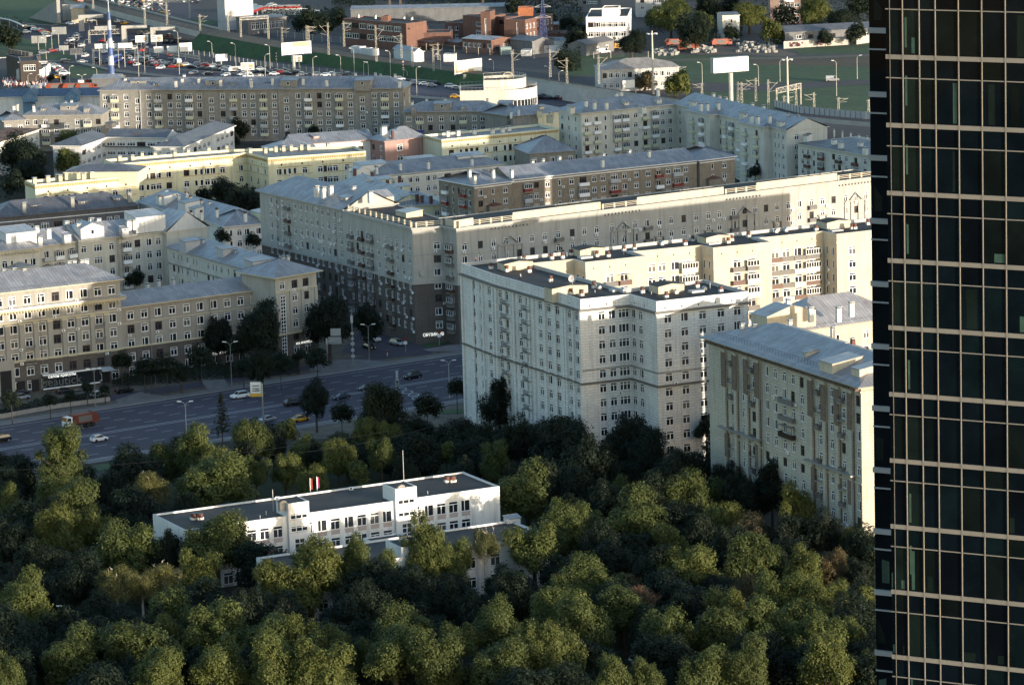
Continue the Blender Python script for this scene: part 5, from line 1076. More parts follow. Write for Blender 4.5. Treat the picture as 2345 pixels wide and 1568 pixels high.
car('D1',505,725,'sedan','black','black car parked in front of the salon shopfront',AV+.1); car('D1',165,738,'sedan','black','black car parked by the dark arch at the left edge',AV+.2)
car('D1',170,775,'hatch','silver','silver car parked half behind the clipped hedge at far left',AV); car('D1',610,745,'sedan','grey','grey car parked between two small street trees by the salon',AV)
car('D2',772,320,'suv','white','white car with lit lamps turning out of the side street',-1.0); car('D2',955,352,'suv','silver','silver SUV at the mouth of the side street by the corner block',-.9); car('D2',735,378,'sedan','black','black car waiting on the side street corner under the lamp',-1.0)
car('D6',185,1410,'van','white','white van parked under the bottom trees',-1.3,cat='van'); car('D6',638,1375,'suv','white','white SUV with lit glass parked under trees at the bottom',-1.2); car('D6',300,1400,'suv','black','black SUV parked beside the white van under the bottom trees',-1.3)
car('D1',2075,990,'hatch','dark','small dark car half hidden at the foot of the direction sign',AV)
# refuse truck
def truck(c, x, y, rz, body, label, s=1.0, cat='truck', cabm='white', z=.06, group=None, tank=False):
    r = empty('truck', P(c, x, y, z), label, cat, group, rz); r.scale = (s,)*3; cb, bd, ch = MB(), MB(), MB(); wm = PT[cabm]
    cb.obox((3.0,-1.2,.7), (1.7,0,0), (0,2.4,0), (0,0,1.25), wm); rr = [(3.0,1.95),(4.7,1.95),(4.5,2.9),(3.0,2.95)]
    for yy in (-1.2, 1.2):
        f = [Vector((a, yy, b_)) for a, b_ in rr]; cb.face(f if yy < 0 else f[::-1], wm)
        f = [Vector((a, yy*1.004, b_)) for a, b_ in ((3.4,2.05),(4.55,2.05),(4.4,2.75),(3.4,2.75))]; cb.face(f if yy < 0 else f[::-1], CGL)
    cb.face([Vector(p) for p in ((4.7,-1.2,1.95),(4.7,1.2,1.95),(4.5,1.2,2.9),(4.5,-1.2,2.9))], CGL); cb.face([Vector(p) for p in ((3,-1.2,2.95),(4.5,-1.2,2.9),(4.5,1.2,2.9),(3,1.2,2.95))], wm)
    if tank: bd.tube((-3.6,0,2.0), (2.7,0,2.0), 1.15, body, n=14)
    else:
        bd.obox((-2.6,-1.25,1.1), (5.4,0,0), (0,2.5,0), (0,0,2.2), body); bd.obox((-2.2,-1.27,1.4), (3.6,0,0), (0,.01,0), (0,0,1.5), GREYP); bd.obox((-2.2,1.26,1.4), (3.6,0,0), (0,.01,0), (0,0,1.5), GREYP)
        f = [(-2.6,.9),(-2.6,3.5),(-3.4,3.4),(-4.3,2.3),(-4.2,1.0)]
        a = [Vector((p, -1.2, q)) for p, q in f]; e = [Vector((p, 1.2, q)) for p, q in f]; bd.face(a[::-1], body); bd.face(e, body)
        for i in range(5): j = (i+1) % 5; bd.face([a[i], a[j], e[j], e[i]], body)
    ch.obox((-3.8,-.5,.6), (8.2,0,0), (0,1,0), (0,0,.35), BLACKM); obj('cab', cb.mesh('cab'), r); obj('container', bd.mesh('container'), r); obj('chassis', ch.mesh('chassis'), r)
    wh = MB(); wh.tube((0,-.18,0), (0,.18,0), .5, TYRE, n=12); wme = wh.mesh('wheel')
    for xx in (3.7, -1.2, -2.5):
        for yy in (-1.05, 1.05): obj('wheel', wme, r, Matrix.Translation((xx, yy, .5)))
    return r
truck('D1',640,990,AV+math.pi,M('dark_red_container',(.13,.026,.016),.5),'white-cabbed garbage truck with a red-orange container driving left on the avenue')
for i, (c, x, y, rz, lb) in enumerate((('E1',660,1072,.1,'leftmost orange municipal truck parked beyond the blue-roofed warehouse'),('E1',860,1072,.05,'second orange municipal truck from the left beyond the warehouse roof'),('E1',1010,1070,.0,'orange municipal truck at the right end of the row beyond the warehouse'),('E1',1080,1020,.6,'orange truck parked behind the row near the blue mast'),
   ('E5',60,535,.3,'white-cabbed orange truck among trees left of the stone blocks'),('E5',150,600,.1,'dumpy orange truck in front of stacked concrete blocks'),('E5',540,545,.2,'orange truck beside the yellow loader in the storage yard'),('E4',2050,545,.2,'orange truck partly under trees at the left of the yard'))):
    truck(c, x, y, rz, PT['orange'], lb, 1.0, cabm='orange' if i != 4 else 'white', group='orange municipal trucks', tank=i in (4,))
truck('E4',1290,590,.3,PT['yellow'],'yellow truck standing beside the white van by the grey sheds',.9,cabm='yellow')
truck('E1',1920,205,1.2,M('khaki_tarp',(.13,.11,.05),.8),'khaki covered lorry in the distant traffic under the viaduct',1.0)
truck('E2',325,760,1.9,M('white_box',(.7,.7,.68),.6),'white box lorry at the lower end of the sign gantry road',.8); truck('E2',1010,850,.15,M('white_box',(.7,.7,.68),.6),'white box lorry in the jam left of the small billboard',.75)
car('E4',1220,625,'van','white','white panel van parked in front of the grey sheds',.1,cat='van'); car('E5',1845,955,'van','silver','pale estate car alone on the empty road at the right',.05); car('E3',1500,470,'sedan','silver','silver car parked between the brick factory buildings',.1)
# bus
def bus(c, x, y, rz, label):
    r = empty('bus', P(c, x, y, .06), label, 'bus', None, rz); b, g = MB(), MB(); b.obox((-5.5,-1.25,.35), (11,0,0), (0,2.5,0), (0,0,1.0), PT['blue']); b.obox((-5.5,-1.25,2.5), (11,0,0), (0,2.5,0), (0,0,.5), PT['blue']); g.obox((-5.45,-1.22,1.35), (10.9,0,0), (0,2.44,0), (0,0,1.15), CGL)
    for i in range(8): b.obox((-5.5+i*1.55,-1.25,1.35), (.15,0,0), (0,2.5,0), (0,0,1.15), PT['blue'])
    obj('body', b.mesh('body'), r); obj('window_glass', g.mesh('window_glass'), r); w_ = MB(); w_.tube((0,-1.26,0), (0,1.26,0), .48, TYRE, n=12); me = w_.mesh('wheel')
    for xx in (-3.5, 3.5): obj('wheel', me, r, Matrix.Translation((xx,0,.48)))
bus('E1',1355,735,1.35,'blue city bus beside the striped blue mast')
# distant traffic
rc = random.Random(21); PAL = ['white']*8+['silver']*4+['black']*5+['grey']*3+['red']*2+['dark']*2+['yellow']
def traffic(where, pts, rz, jit=.08):
    for i, (c, x, y) in enumerate(pts):
        pa = rc.choice(PAL); kd = rc.choice(('sedan','suv','hatch','sedan','hatch')); nm = {'dark':'dark blue'}.get(pa, pa)
        a = rz(i, x, y) if callable(rz) else rz
        car(c, x, y, kd, pa, f'{nm} car {where}', a+rc.uniform(-jit, jit), group=f'cars {where}', detail=False)
def grid(c, x0, y0, x1, y1, dx, dy, fy=lambda x: 0, keep=.85, sk=0):
    out = []; y = y0; j = 0
    while y <= y1:
        x = x0+(j*37) % dx
        while x <= x1:
            if rc.random() < keep: out.append((c, x+rc.uniform(-6, 6)+sk*(y-y0), y+fy(x)+rc.uniform(-2, 2)))
            x += dx
        y += dy; j += 1
    return out
traffic('in the far jam at the top under the railway masts', grid('E1',1240,15,1900,150,70,22,keep=.75)+[('E1',x,y) for x,y in ((1770,178),(1825,190),(1670,120),(2160,30),(2240,35),(2290,20))], 2.0, .3)
traffic('packed in the jam below the blank sign panels', [('E1',x,y) for x,y in ((1475,650),(1485,668),(1560,650),(1640,640),(1660,605),(1600,625),(1690,555),(1715,520),(1530,695),(1575,722),(1640,690),(1672,665),(1730,690),(1820,695),(1850,715),(1790,720),(1700,725),(1735,760),(1660,745),(1545,750),(1610,775),(1800,745),(1820,765),(1895,750),(1930,780),(1985,770),(1850,780),(1580,580),(1600,545),(1630,520),(1560,510),(1745,705),(1700,640))], 1.2, .35)
traffic('in the slow stream just beyond the long brick block', [('E2',x,y) for x,y in ((60,760),(140,750),(200,780),(270,795),(350,785),(430,775),(490,800),(570,775),(620,815),(660,785),(700,825),(760,800),(780,835),(830,800),(900,840),(940,815),(1080,850),(1110,830),(1190,840),(1240,860),(1300,830),(1350,865),(1460,880),(1490,845),(1540,865),(1580,840),(1610,880),(1730,870),(1790,890),(1965,895),(2060,895),(2140,880),(2230,895),(2330,893),(340,760),(30,780),(1130,870),(870,820),(230,765))], .0, .12)
traffic('on the near lanes between jam and parapet', [('E2',x,y) for x,y in ((125,810),(510,870),(675,880),(890,895),(1080,890),(1150,912),(1270,905))], math.pi, .1)
traffic('on the road left of the white round building', [('E3',x,y) for x,y in ((1060,990),(1165,1000),(1300,995),(1255,1020),(1475,1030),(1550,1050),(1530,1150),(880,945))], -.15, .1)
traffic('right of the white round building', [('E4',x,y) for x,y in ((430,1150),(510,1145),(640,1145),(580,1165),(700,1165),(480,1165),(760,1170),(700,1140))], -.15, .2)
traffic('on the open lanes among the gantries', [('E1',x,y) for x,y in ((805,460),(830,490),(790,520),(915,460),(870,520),(955,550),(1000,670),(900,425),(1205,490),(1230,625),(1380,265),(1460,290),(1400,415),(1130,720),(1180,755),(1265,735),(1340,790),(1415,705),(1970,635),(2000,660),(2010,695),(1990,440),(2090,465),(1950,510),(1650,405),(1720,410),(1565,505),(880,460),(850,555),(2025,510),(1290,510))], 1.25, .15)
traffic('driving on the slip roads near the brown cafe', [('E1',x,y) for x,y in ((515,635),(615,610),(770,735),(965,740),(825,290),(1070,255))], .25, .1)
traffic('parked in the car park at the upper left', [('E1',300+i*34,338+(i % 2)*4) for i in range(4)]+[('E1',x,y) for x,y in ((410,362),(470,370),(505,380),(525,395),(540,410),(555,425),(310,390),(555,440))], .3, .1)
traffic('parked beside the brown cafe', [('E1',x,y) for x,y in ((640,785),(650,800),(680,815),(700,830),(715,848),(735,865),(755,880),(675,920),(385,905),(470,920),(130,1075),(560,1065))], .15, .1)
traffic('around the petrol station at the top', [('E2',x,y) for x,y in ((1145,65),(1200,70),(1250,90),(1440,70),(1645,95),(1495,140),(1800,120),(1930,145),(1420,85),(530,35),(1740,190),(1680,215))], .1, .3)
# train on the viaduct
r = empty('train', P('E1',945,32,8.1), 'red-orange train front on the railway viaduct at the top edge', 'train', rz=math.atan2((A_[0]-A_[1]).y, (A_[0]-A_[1]).x)+math.pi); m, g = MB(), MB()
m.obox((-24,-1.5,.4), (23,0,0), (0,3,0), (0,0,3.2), PT['orange']); m.obox((-1,-1.45,.4), (1.2,0,0), (0,2.9,0), (0,0,1.5), PT['orange']); g.obox((-1,-1.4,1.9), (.7,0,0), (0,2.8,0), (0,0,1.5), CGL); g.obox((-23,-1.52,2.0), (21,0,0), (0,.02,0), (0,0,.9), CGL); g.obox((-23,1.5,2.0), (21,0,0), (0,.02,0), (0,0,.9), CGL)
obj('body', m.mesh('body'), r); obj('windscreen', g.mesh('windscreen'), r)
# ================================================================== LAMPS, MASTS, SIGNS
POLE = M('pole_paint', (.45,.44,.40), .6, .2, var=.08); POLED = M('weathered_pole', (.22,.22,.21), .7, .2, var=.08); LAMPG = M('lamp_glass', (.8,.8,.78), .3, var=0); SIGNW = M('sign_face', (.78,.78,.74), .5, var=.03); SIGNB = M('sign_back', (.33,.34,.34), .6, .3, var=.08)
MAST = M('mast_concrete', (.50,.47,.40), .8, var=.08)
LAMPM = {}
def lamp(c, x, yt, yb, label, z=.0, side=1, kind=1, mat=None, group='street lamps', cat='street lamp'):
    o = P(c, x, yb, z); s = CR[c][2]; H = (yb-yt)*s/(FX*math.cos(PITCH)/o.y)*1.0; H = max(3, min(30, H)); r = empty('street_lamp', o, label, cat, group); m = MB(); mt = mat or POLE
    m.tube((0,0,0), (0,0,.8), .16, mt, n=6); m.tube((0,0,.6), (0,0,H-.9), .13, mt, .085, n=6)
    for s_ in ((side,) if kind == 1 else (1, -1)):
        pts = [Vector((0,0,H-.9)), Vector((s_*.35,-.05,H-.3)), Vector((s_*1.0,-.15,H))]; m.tube(pts[0], pts[1], .06, mt, n=5); m.tube(pts[1], pts[2], .055, mt, n=5)
    obj('pole', m.mesh('pole'), r)
    for s_ in ((side,) if kind == 1 else (1, -1)): h_ = MB(); h_.obox((s_*.9,-.35,H-.04), (s_*1.0,-.12,.1), (0,.4,0), (0,0,.16), LAMPG); obj('lamp_head', h_.mesh('lamp_head'), r)
    return r
LP = [('E2',735,490,780,'beside the small billboard under the embankment',1,-1),('E2',1410,530,825,'between the small and the large billboard',1,-1),('E2',1355,640,915,'just left of the large billboard, nearer one',1,1),('E2',1915,670,905,'right of the large billboard, curved to the right',1,1),('E2',2240,650,870,'with a second lower arm beyond the brick block roof',1,-1),
 ('E2',1008,510,790,'slender and dim on the grass bank left of the small billboard',1,-1),('E3',345,570,870,'tall and bright before the railway, left of the pair',1,-1),('E3',455,735,885,'short and hooked right behind the roof chimneys',1,1),('E3',510,730,885,'straight and short behind the roof chimneys',1,-1),('E3',770,600,910,'tall, halfway along the green embankment',1,-1),
 ('E3',1078,790,1150,'standing on the near parapet right of the brick block',1,1),('E3',1362,640,950,'left of the tilted billboard on the embankment',1,-1),('E3',965,820,920,'low, beside the orange warning sign',1,-1),('E3',1978,700,830,'behind the tilted billboard near rubble',1,-1),('E1',2105,370,880,'tall, at the right blank panel of the gantry',1,-1),
 ('E1',990,470,600,'left of the blue mast above the dark panel',1,1),('E1',1135,205,300,'with two arms behind the truss gantry',2,1),('E1',1048,270,340,'with two arms left of the truss gantry',2,1),('E1',820,780,1000,'by the lawn below the cafe car park',1,1),('E1',1140,795,965,'over the lawn left of the blue mast',1,-1),('E1',968,880,1075,'with two arms above the orange trucks',2,1),
 ('E1',720,885,1070,'leaning right among the orange trucks',1,1),('E1',545,450,720,'on the lawn above the car park',1,-1),('E1',430,880,1075,'thin, left of the orange trucks',1,1),('E1',332,870,1020,'thin, above the striped barriers',1,1),('E1',612,370,600,'beneath the first sign back, upper left',1,1),('E1',680,50,210,'high up by the striped embankment steps',1,-1),
 ('E1',875,420,570,'left of the truss gantry on the slip road',1,1),('E1',1190,560,780,'under the left half of the panel gantry',1,1),('E1',1395,545,800,'right of the blue mast on the highway',1,1),('E1',1700,560,870,'in the middle of the jam',1,1),('E1',1628,470,900,'white, at the near edge of the jam',1,1),('E5',320,735,985,'slim, left of the huge white billboard',1,-1),
 ('E5',980,760,1010,'slim, right of the huge white billboard',1,-1),('E5',1232,705,960,'thin, on the meadow left of the floodlight mast',1,1),('E5',1895,715,1130,'on the verge right of the floodlight mast',1,-1),('E5',2137,655,930,'nearest the glass tower on the meadow',1,1),('E4',578,780,960,'at the right of the white round building',1,-1),('E4',695,835,1090,'with a red and white base by the bridge',1,1)]
for c, x, yt, yb, w_, k, s_ in LP: lamp(c, x, yt, yb, 'pale lamp post '+w_, kind=k, side=s_)
for c, x, yt, yb, lb, k, s_ in (('D1',1812,320,675,'tall double-armed lamp post on the avenue pavement before the big street tree',2,1),('D1',748,530,840,'tall lamp post in front of the awning, behind the hedge',2,1),('D2',738,185,505,'double-armed lamp post on the street corner by the round plaza',2,1),('D2',1365,465,770,'thin many-armed lamp post left of the tall white block',2,-1),('D1',1460,785,1085,'thin leaning lamp post by the double lines near the spruce',2,-1),
  ('D6',1608,490,640,'small hooked lamp lit white among trees left of the ornate block',1,1),('D4',510,965,1215,'hooked lamp post in the dark bottom left trees',1,-1),('D2',690,40,330,'lamp post in the side street before the corner block',1,1)):
    lamp(c, x, yt, yb, lb, kind=k, side=s_, mat=POLED if 'thin' not in lb else POLE, group='tall avenue lamps')
r = empty('globe_lamp', P('D5',1113,1032), 'slim post with two white globes in the clearing below the school', 'street lamp'); m = MB(); m.tube((0,0,0), (0,0,7), .08, POLE); m.tube((0,0,4.2), (.8,0,4.2), .04, POLE); obj('pole', m.mesh('pole'), r)
for p in ((0,0,7.2),(.9,0,4.3)): g = MB(); g.ball(p, .3, LAMPG); obj('globe', g.mesh('globe'), r)
for c, x, y, lb in (('D1',1212,572,'white globe lamp glowing pale in the shrubs under the tan block'),('D2',347,385,'white globe lamp in the shrubs left of the corner plaza'),('D4',735,198,'white globe lamp above the trees left of the school')):
    p = P(c, x, y, 3.2); r = empty('globe_lamp', (p.x,p.y,0), lb, 'street lamp'); m = MB(); m.tube((0,0,0), (0,0,3), .06, POLED); obj('pole', m.mesh('pole'), r); g = MB(); g.ball((0,0,3.2), .3, LAMPG); obj('globe', g.mesh('globe'), r)
def mast(c, x, yt, yb, z, label, arm=1, H=None):
    o = P(c, x, yb, z); s = CR[c][2]; H = H or (yb-yt)*s/(FX*math.cos(PITCH)/o.y); H = max(5, min(26, H)); r = empty('catenary_mast', o, label, 'catenary mast', 'railway catenary masts'); m = MB(); a = .38; b_ = .22; k = int(H/1.1)
    for sx in (-1, 1):
        for sy in (-1, 1): m.tube((sx*a,sy*a,0), (sx*b_,sy*b_,H), .055, MAST, n=4)
    for i in range(k):
        z0, z1 = H*i/k, H*(i+1)/k; w0 = a+(b_-a)*i/k; w1 = a+(b_-a)*(i+1)/k
        for sy in (-1, 1): m.tube((-w0,sy*w0,z0), (w0,sy*w0,z0), .04, MAST, n=4); m.tube((-w0*(1 if i % 2 else -1),sy*w0,z0), (w1*(1 if i % 2 else -1),sy*w1,z1), .03, MAST, n=4)
    obj('lattice_post', m.mesh('lattice_post'), r)
    if arm: ar = MB(); ar.tube((0,0,H*.62), (arm*3.6,0,H*.92), .06, MAST, n=4); ar.tube((0,0,H*.92), (arm*3.4,0,H*.86), .06, MAST, n=4); ar.tube((0,0,H*.6), (arm*3.2,0,H*.66), .05, MAST, n=4); ar.tube((-.9,0,H*.88), (.9,0,H*.88), .06, MAST, n=4); obj('bracket_arm', ar.mesh('bracket_arm'), r)
    return r
MS = [('E1',1095,-60,110,8,'on the viaduct nearest the train'),('E1',1405,-80,78,8,'second from the train on the viaduct'),('E1',1703,-20,300,7,'tall, over the end of the viaduct'),('E1',1962,35,325,6.5,'where the white viaduct parapet ends'),('E2',590,172,395,5.5,'with a wide Y arm at the embankment start'),('E2',920,155,380,5,'beyond the tracks near the fuel price pylon'),('E2',1840,300,480,4.5,'left one of the pair behind the large billboard'),('E2',1862,305,480,4.5,'right one of the pair behind the large billboard'),('E2',1550,320,490,4.5,'dim, left of the large billboard'),
 ('E2',2097,270,640,4.5,'tall and grey left of the brick factory'),('E2',2278,250,545,4.5,'bright at the left corner of the brick factory'),('E3',605,300,720,4.5,'tall before the middle of the brick factory'),('E3',900,395,680,4.5,'before the right end of the brick factory'),('E3',1027,540,785,4.8,'in front of the white gabled hut'),('E3',1274,560,830,4.8,'on the slope right of the white gabled hut'),('E3',1328,505,700,4.8,'thin, behind the tracks near the white container'),
 ('E3',2202,600,890,5,'rising over the white round building'),('E4',592,578,900,5.5,'large, beneath the blue pylon'),('E4',788,682,975,6,'on the bridge right of the round building'),('E4',1162,648,985,6,'in front of the hipped grey office'),('E4',2082,778,920,6,'behind the round tree, far right of the hipped office'),('E5',317,985,1125,6,'short, left of the huge billboard pole'),('E5',740,962,1200,6,'first right of the huge billboard pole'),('E5',784,965,1205,6,'second right of the huge billboard pole'),
 ('E5',950,915,1185,6,'leftmost of the two tall ones mid right'),('E5',1098,935,1305,6,'rightmost of the two tall ones mid right'),('E5',1282,1120,1290,6,'short, left of the floodlight mast foot'),('E5',1632,1085,1315,6,'with a long left arm, right of the signal gantry'),('E5',1918,1218,1300,6,'tiny, over the noise barrier'),('E5',2272,1168,1325,6,'beside the glass tower'),('E5',1422,980,1275,6,'inside the signal gantry')]
for i, (c, x, yt, yb, z, lb) in enumerate(MS): mast(c, x, yt, yb, z, 'lattice catenary mast '+lb, arm=(1 if i % 3 else -1) if 'pair' not in lb else 1)
def truss(name, label, c, xl, xr, yb_, yt, yl, yr, z, mat=MAST, cat='gantry', th=1.2):
    a, b_ = P(c, xl, yl, z), P(c, xr, yr, z); s = CR[c][2]; H = (yl-yt)*s/(FX*math.cos(PITCH)/a.y); r = empty(name, a, label, cat); m = MB(); d = b_-a; d.z = 0; u = d.normalized(); L = d.length; k = max(4, int(L/1.5))
    for zz in (H, H-th): 
        for o_ in (-.3, .3): m.tube(a+Z*zz+Vector((-u.y,u.x,0))*o_, b_+Z*(zz+a.z-b_.z)+Vector((-u.y,u.x,0))*o_, .1, mat, n=4)
    for i in range(k): m.tube(a+d*(i/k)+Z*(H if i % 2 else H-th), a+d*((i+1)/k)+Z*(H-th if i % 2 else H), .07, mat, n=4); m.tube(a+d*(i/k)+Z*H, a+d*(i/k)+Z*(H-th), .06, mat, n=4)
    obj('truss_beam', m.mesh('truss_beam', a), r)
    for q in (a, b_):
        p = MB()
        for o_ in (-.3, .3): p.tube(q+u*o_, q+u*o_+Z*H, .11, mat, n=4)
        for i in range(int(H/1)): p.tube(q-u*.3+Z*i, q+u*.3+Z*i, .06, mat, n=4)
        obj('leg', p.mesh('leg', a), r)
    return r, a, b_, H
truss('railway_gantry','pale lattice portal over the tracks above the green embankment','E2',1070,1392,0,210,475,455,4.5)
truss('signal_gantry','lit lattice signal gantry over the tracks right of the floodlight mast','E5',1195,1478,0,1040,1290,1225,6,th=1.8)
truss('railway_gantry','large lattice portal over the viaduct at the top','E1',1790,2225,0,0,210,215,1)
def panel(label, c, x0, y0, x1, y1, hpx, px, pby, face=None, name='billboard', cat='billboard', z=0, pr=.45, back=False, group=None, pm=None, art=None, th=.35):
    o = P(c, px, pby, z); s = CR[c][2]; k = FX*math.cos(PITCH)/o.y; dist_ = (o-CAMP).dot(_F)
    a = PD(c, x0, y0, dist_); b_ = P(c, x1, y1, a.z); d = b_-a
    if d.length > 40 or d.length < .5 or abs(d.y) > abs(d.x)*1.6: b_ = PD(c, x1, y1, dist_); b_.z = a.z; d = b_-a
    d.z = 0; H = hpx*s/k; u = d.normalized(); n = Vector((u.y,-u.x,0)); r = empty(name, o, label, cat, group); f = MB(); face = face or SIGNW; f.obox(a-Z*H, d, -n*th, Z*H, SIGNB); q = a-Z*H+n*.01
    f.face([q+u*.1+Z*.1, q+d-u*.1+Z*.1, q+d-u*.1+Z*(H-.1), q+u*.1+Z*(H-.1)], face)
    if back:
        for i in range(1, 4): f.obox(q+d*(i/4), u*.1, n*.12, Z*H, SIGNB)
    obj('panel', f.mesh('panel', o), r)
    if art: obj('advert', art(a-Z*H+n*.02, u, Z, d.length, H).mesh('advert', o), r)
    p = MB(); top = max(2, (a.z-H+.4)-o.z); p.tube(o, o+Z*top, pr, pm or POLE, n=10); obj('pole', p.mesh('pole', o), r)
    q0 = a+d*.5; 
    if abs(q0.x-o.x) > d.length*.5+.3: e = MB(); e.tube(Vector((o.x,o.y,a.z-H/2)), V3(q0, a.z-H/2), .12, POLE); obj('arm', e.mesh('arm', o), r); p2 = MB(); p2.tube(o+Z*(top-.5), Vector((o.x,o.y,a.z)), pr, POLE, n=8); obj('pole', p2.mesh('pole', o), r)
    return r, a, u, d.length, H, n
INK = M('ink_grey', (.12,.12,.13), .6, var=0); INKB = M('ink_blue', (.03,.03,.16), .6, var=0); INKG = M('ink_tan', (.42,.33,.22), .6, var=.1); INKY = M('ink_yellow', (.65,.38,.04), .6, var=0)
def art_a(q, u, z, W, H):
    m = MB(); n = Vector((u.y,-u.x,0))
    def r_(x0, x1, y0, y1, mt): a = q+u*(W*x0)+z*(H*y0); m.face([a, a+u*W*(x1-x0), a+u*W*(x1-x0)+z*H*(y1-y0), a+z*H*(y1-y0)], mt)
    r_(.36,.8,.62,.97,INKG); r_(.8,.98,.55,.97,M('ink_pink',(.45,.3,.25),.6)); r_(.04,.5,.12,.22,INKG); r_(.74,.96,.13,.2,INKG); r_(.02,.98,.0,.06,INKB)
    for i in range(3): r_(.05,.28,.62+i*.1,.65+i*.1,INKG)
    return m
def art_b(q, u, z, W, H):
    m = MB()
    def r_(x0, x1, y0, y1, mt): a = q+u*(W*x0)+z*(H*y0); m.face([a, a+u*W*(x1-x0), a+u*W*(x1-x0)+z*H*(y1-y0), a+z*H*(y1-y0)], mt)
    r_(.05,.45,.45,.6,INK); r_(.05,.4,.72,.86,INK); r_(.55,.9,.3,.75,INKG); r_(.6,.8,.1,.25,INK); r_(.05,.45,.15,.25,INK); return m
panel('large lit billboard on a thick round pole above the jam, beige and white picture','E2',1540,507,1888,480,150,1690,838,pr=.7,art=art_a)
panel('small white notice board hanging behind the pole of the large billboard','E2',1655,655,1782,650,75,1752,840,pr=.1,art=art_b)

def art_c(q, u, z, W, H):
    m = MB()
    def r_(x0, x1, y0, y1, mt): a = q+u*(W*x0)+z*(H*y0); m.face([a, a+u*W*(x1-x0), a+u*W*(x1-x0)+z*H*(y1-y0), a+z*H*(y1-y0)], mt)
    r_(.02,.98,0,.07,INKB); r_(.04,.7,.12,.3,INKG); r_(.02,.1,.3,.9,INKG); return m
panel('wide tilted billboard glowing white over the round building','E3',1514,718,1838,682,165,1640,1000,pr=.65,art=art_c)
panel('huge blank white billboard on a tall thick pole at the right','E5',450,690,862,660,172,658,1215,pr=.9,z=.0,th=3)
panel('small pale billboard in front of the fence on the grass bank','E2',768,642,908,632,82,838,790,pr=.25)
panel('small billboard with grey lettering blocks at the roof edge of the brick block','E2',1062,737,1222,731,90,1143,925,pr=.4,art=art_b)
panel('white side-mounted billboard below the hipped grey office','E4',1437,948,1580,932,98,1592,1125,pr=.25)
def tbox(label, c, x0, y0, x1, y1, hpx, pby, back=False, group='overhead road signs', face=None, art=None, px=None): return panel(label, c, x0, y0, x1, y1, hpx, px or (x0+x1)/2, pby, face=face, name='road_sign', cat='road sign', pr=.15, back=back, group=group, art=art)
tbox('leftmost of the three blank white panels on the right-hand gantry','E1',1800,550,1922,545,75,690); tbox('middle one of the three blank white panels on the right-hand gantry','E1',1955,542,2082,536,75,690); tbox('largest and rightmost blank white panel on the right-hand gantry','E1',2102,508,2248,500,102,700)
tbox('left direction board with black lettering beside the viaduct pier','E1',1585,422,1738,414,80,650,art=art_b); tbox('right direction board with black lettering beside the viaduct pier','E1',1767,416,1905,410,78,650,art=art_b)
tbox('left sign back on the truss left of the blue mast','E1',1108,517,1235,512,58,790,back=True,face=SIGNW); tbox('middle sign back on the truss right of the blue mast','E1',1240,512,1372,508,62,790,back=True); tbox('right sign back on the long truss over the jam','E1',1380,508,1552,502,62,790,back=True)
tbox('beige sign back on the upper truss gantry','E1',1108,312,1355,302,52,500,back=True,face=SIGNB); tbox('grey sign back on two posts at the upper left','E1',605,322,775,318,85,540,back=True,face=SIGNB); tbox('grey ribbed sign back above the cafe lawn','E1',366,425,540,420,85,590,back=True,face=SIGNB); tbox('small pale sign back on the slip road','E1',690,538,802,534,58,640,back=True,face=SIGNB); tbox('dark sign back above the cafe lawn by the road','E1',820,572,965,568,72,720,back=True,face=INK)
truss('sign_gantry','long steel truss gantry carrying three sign backs across the blue mast','E1',1100,1590,0,570,780,760,0,mat=GREYM,cat='gantry'); truss('sign_gantry','steel truss gantry carrying the three blank white panels','E1',1760,2345,0,575,660,750,0,cat='gantry'); truss('sign_gantry','upper short truss gantry with lamps left of the viaduct pier','E1',1050,1430,0,360,515,500,0,cat='gantry',th=2)
# avenue direction sign
r, a, u, W, H, n = panel('white and yellow direction sign on a single arm above the avenue','D1',1952,640,2040,668,118,2062,1020,name='direction_sign',cat='direction sign',pr=.2,pm=POLED)
f = MB(); q = a-Z*H+n*.03; f.face([q, q+u*W, q+u*W+Z*H*.22, q+Z*H*.22], INKY)
for i, t in enumerate((.36,.52,.7)): f.face([q+u*W*.2+Z*H*t, q+u*W*.85+Z*H*t, q+u*W*.85+Z*H*(t+.07), q+u*W*.2+Z*H*(t+.07)], INK)
obj('lettering', f.mesh('lettering', r.location), r)
r, a, u, W, H, n = panel('grey back of a two-panel overhead sign beside the corner plaza','D2',415,290,518,325,55,412,550,name='road_sign',cat='road sign',pr=.22,pm=POLED,face=SIGNB,back=True); f = MB(); f.obox(a+u*W*.2+Z*.3, u*W*.78, -n*.2, Z*1.9, SIGNB); obj('upper_panel', f.mesh('upper_panel', r.location), r)
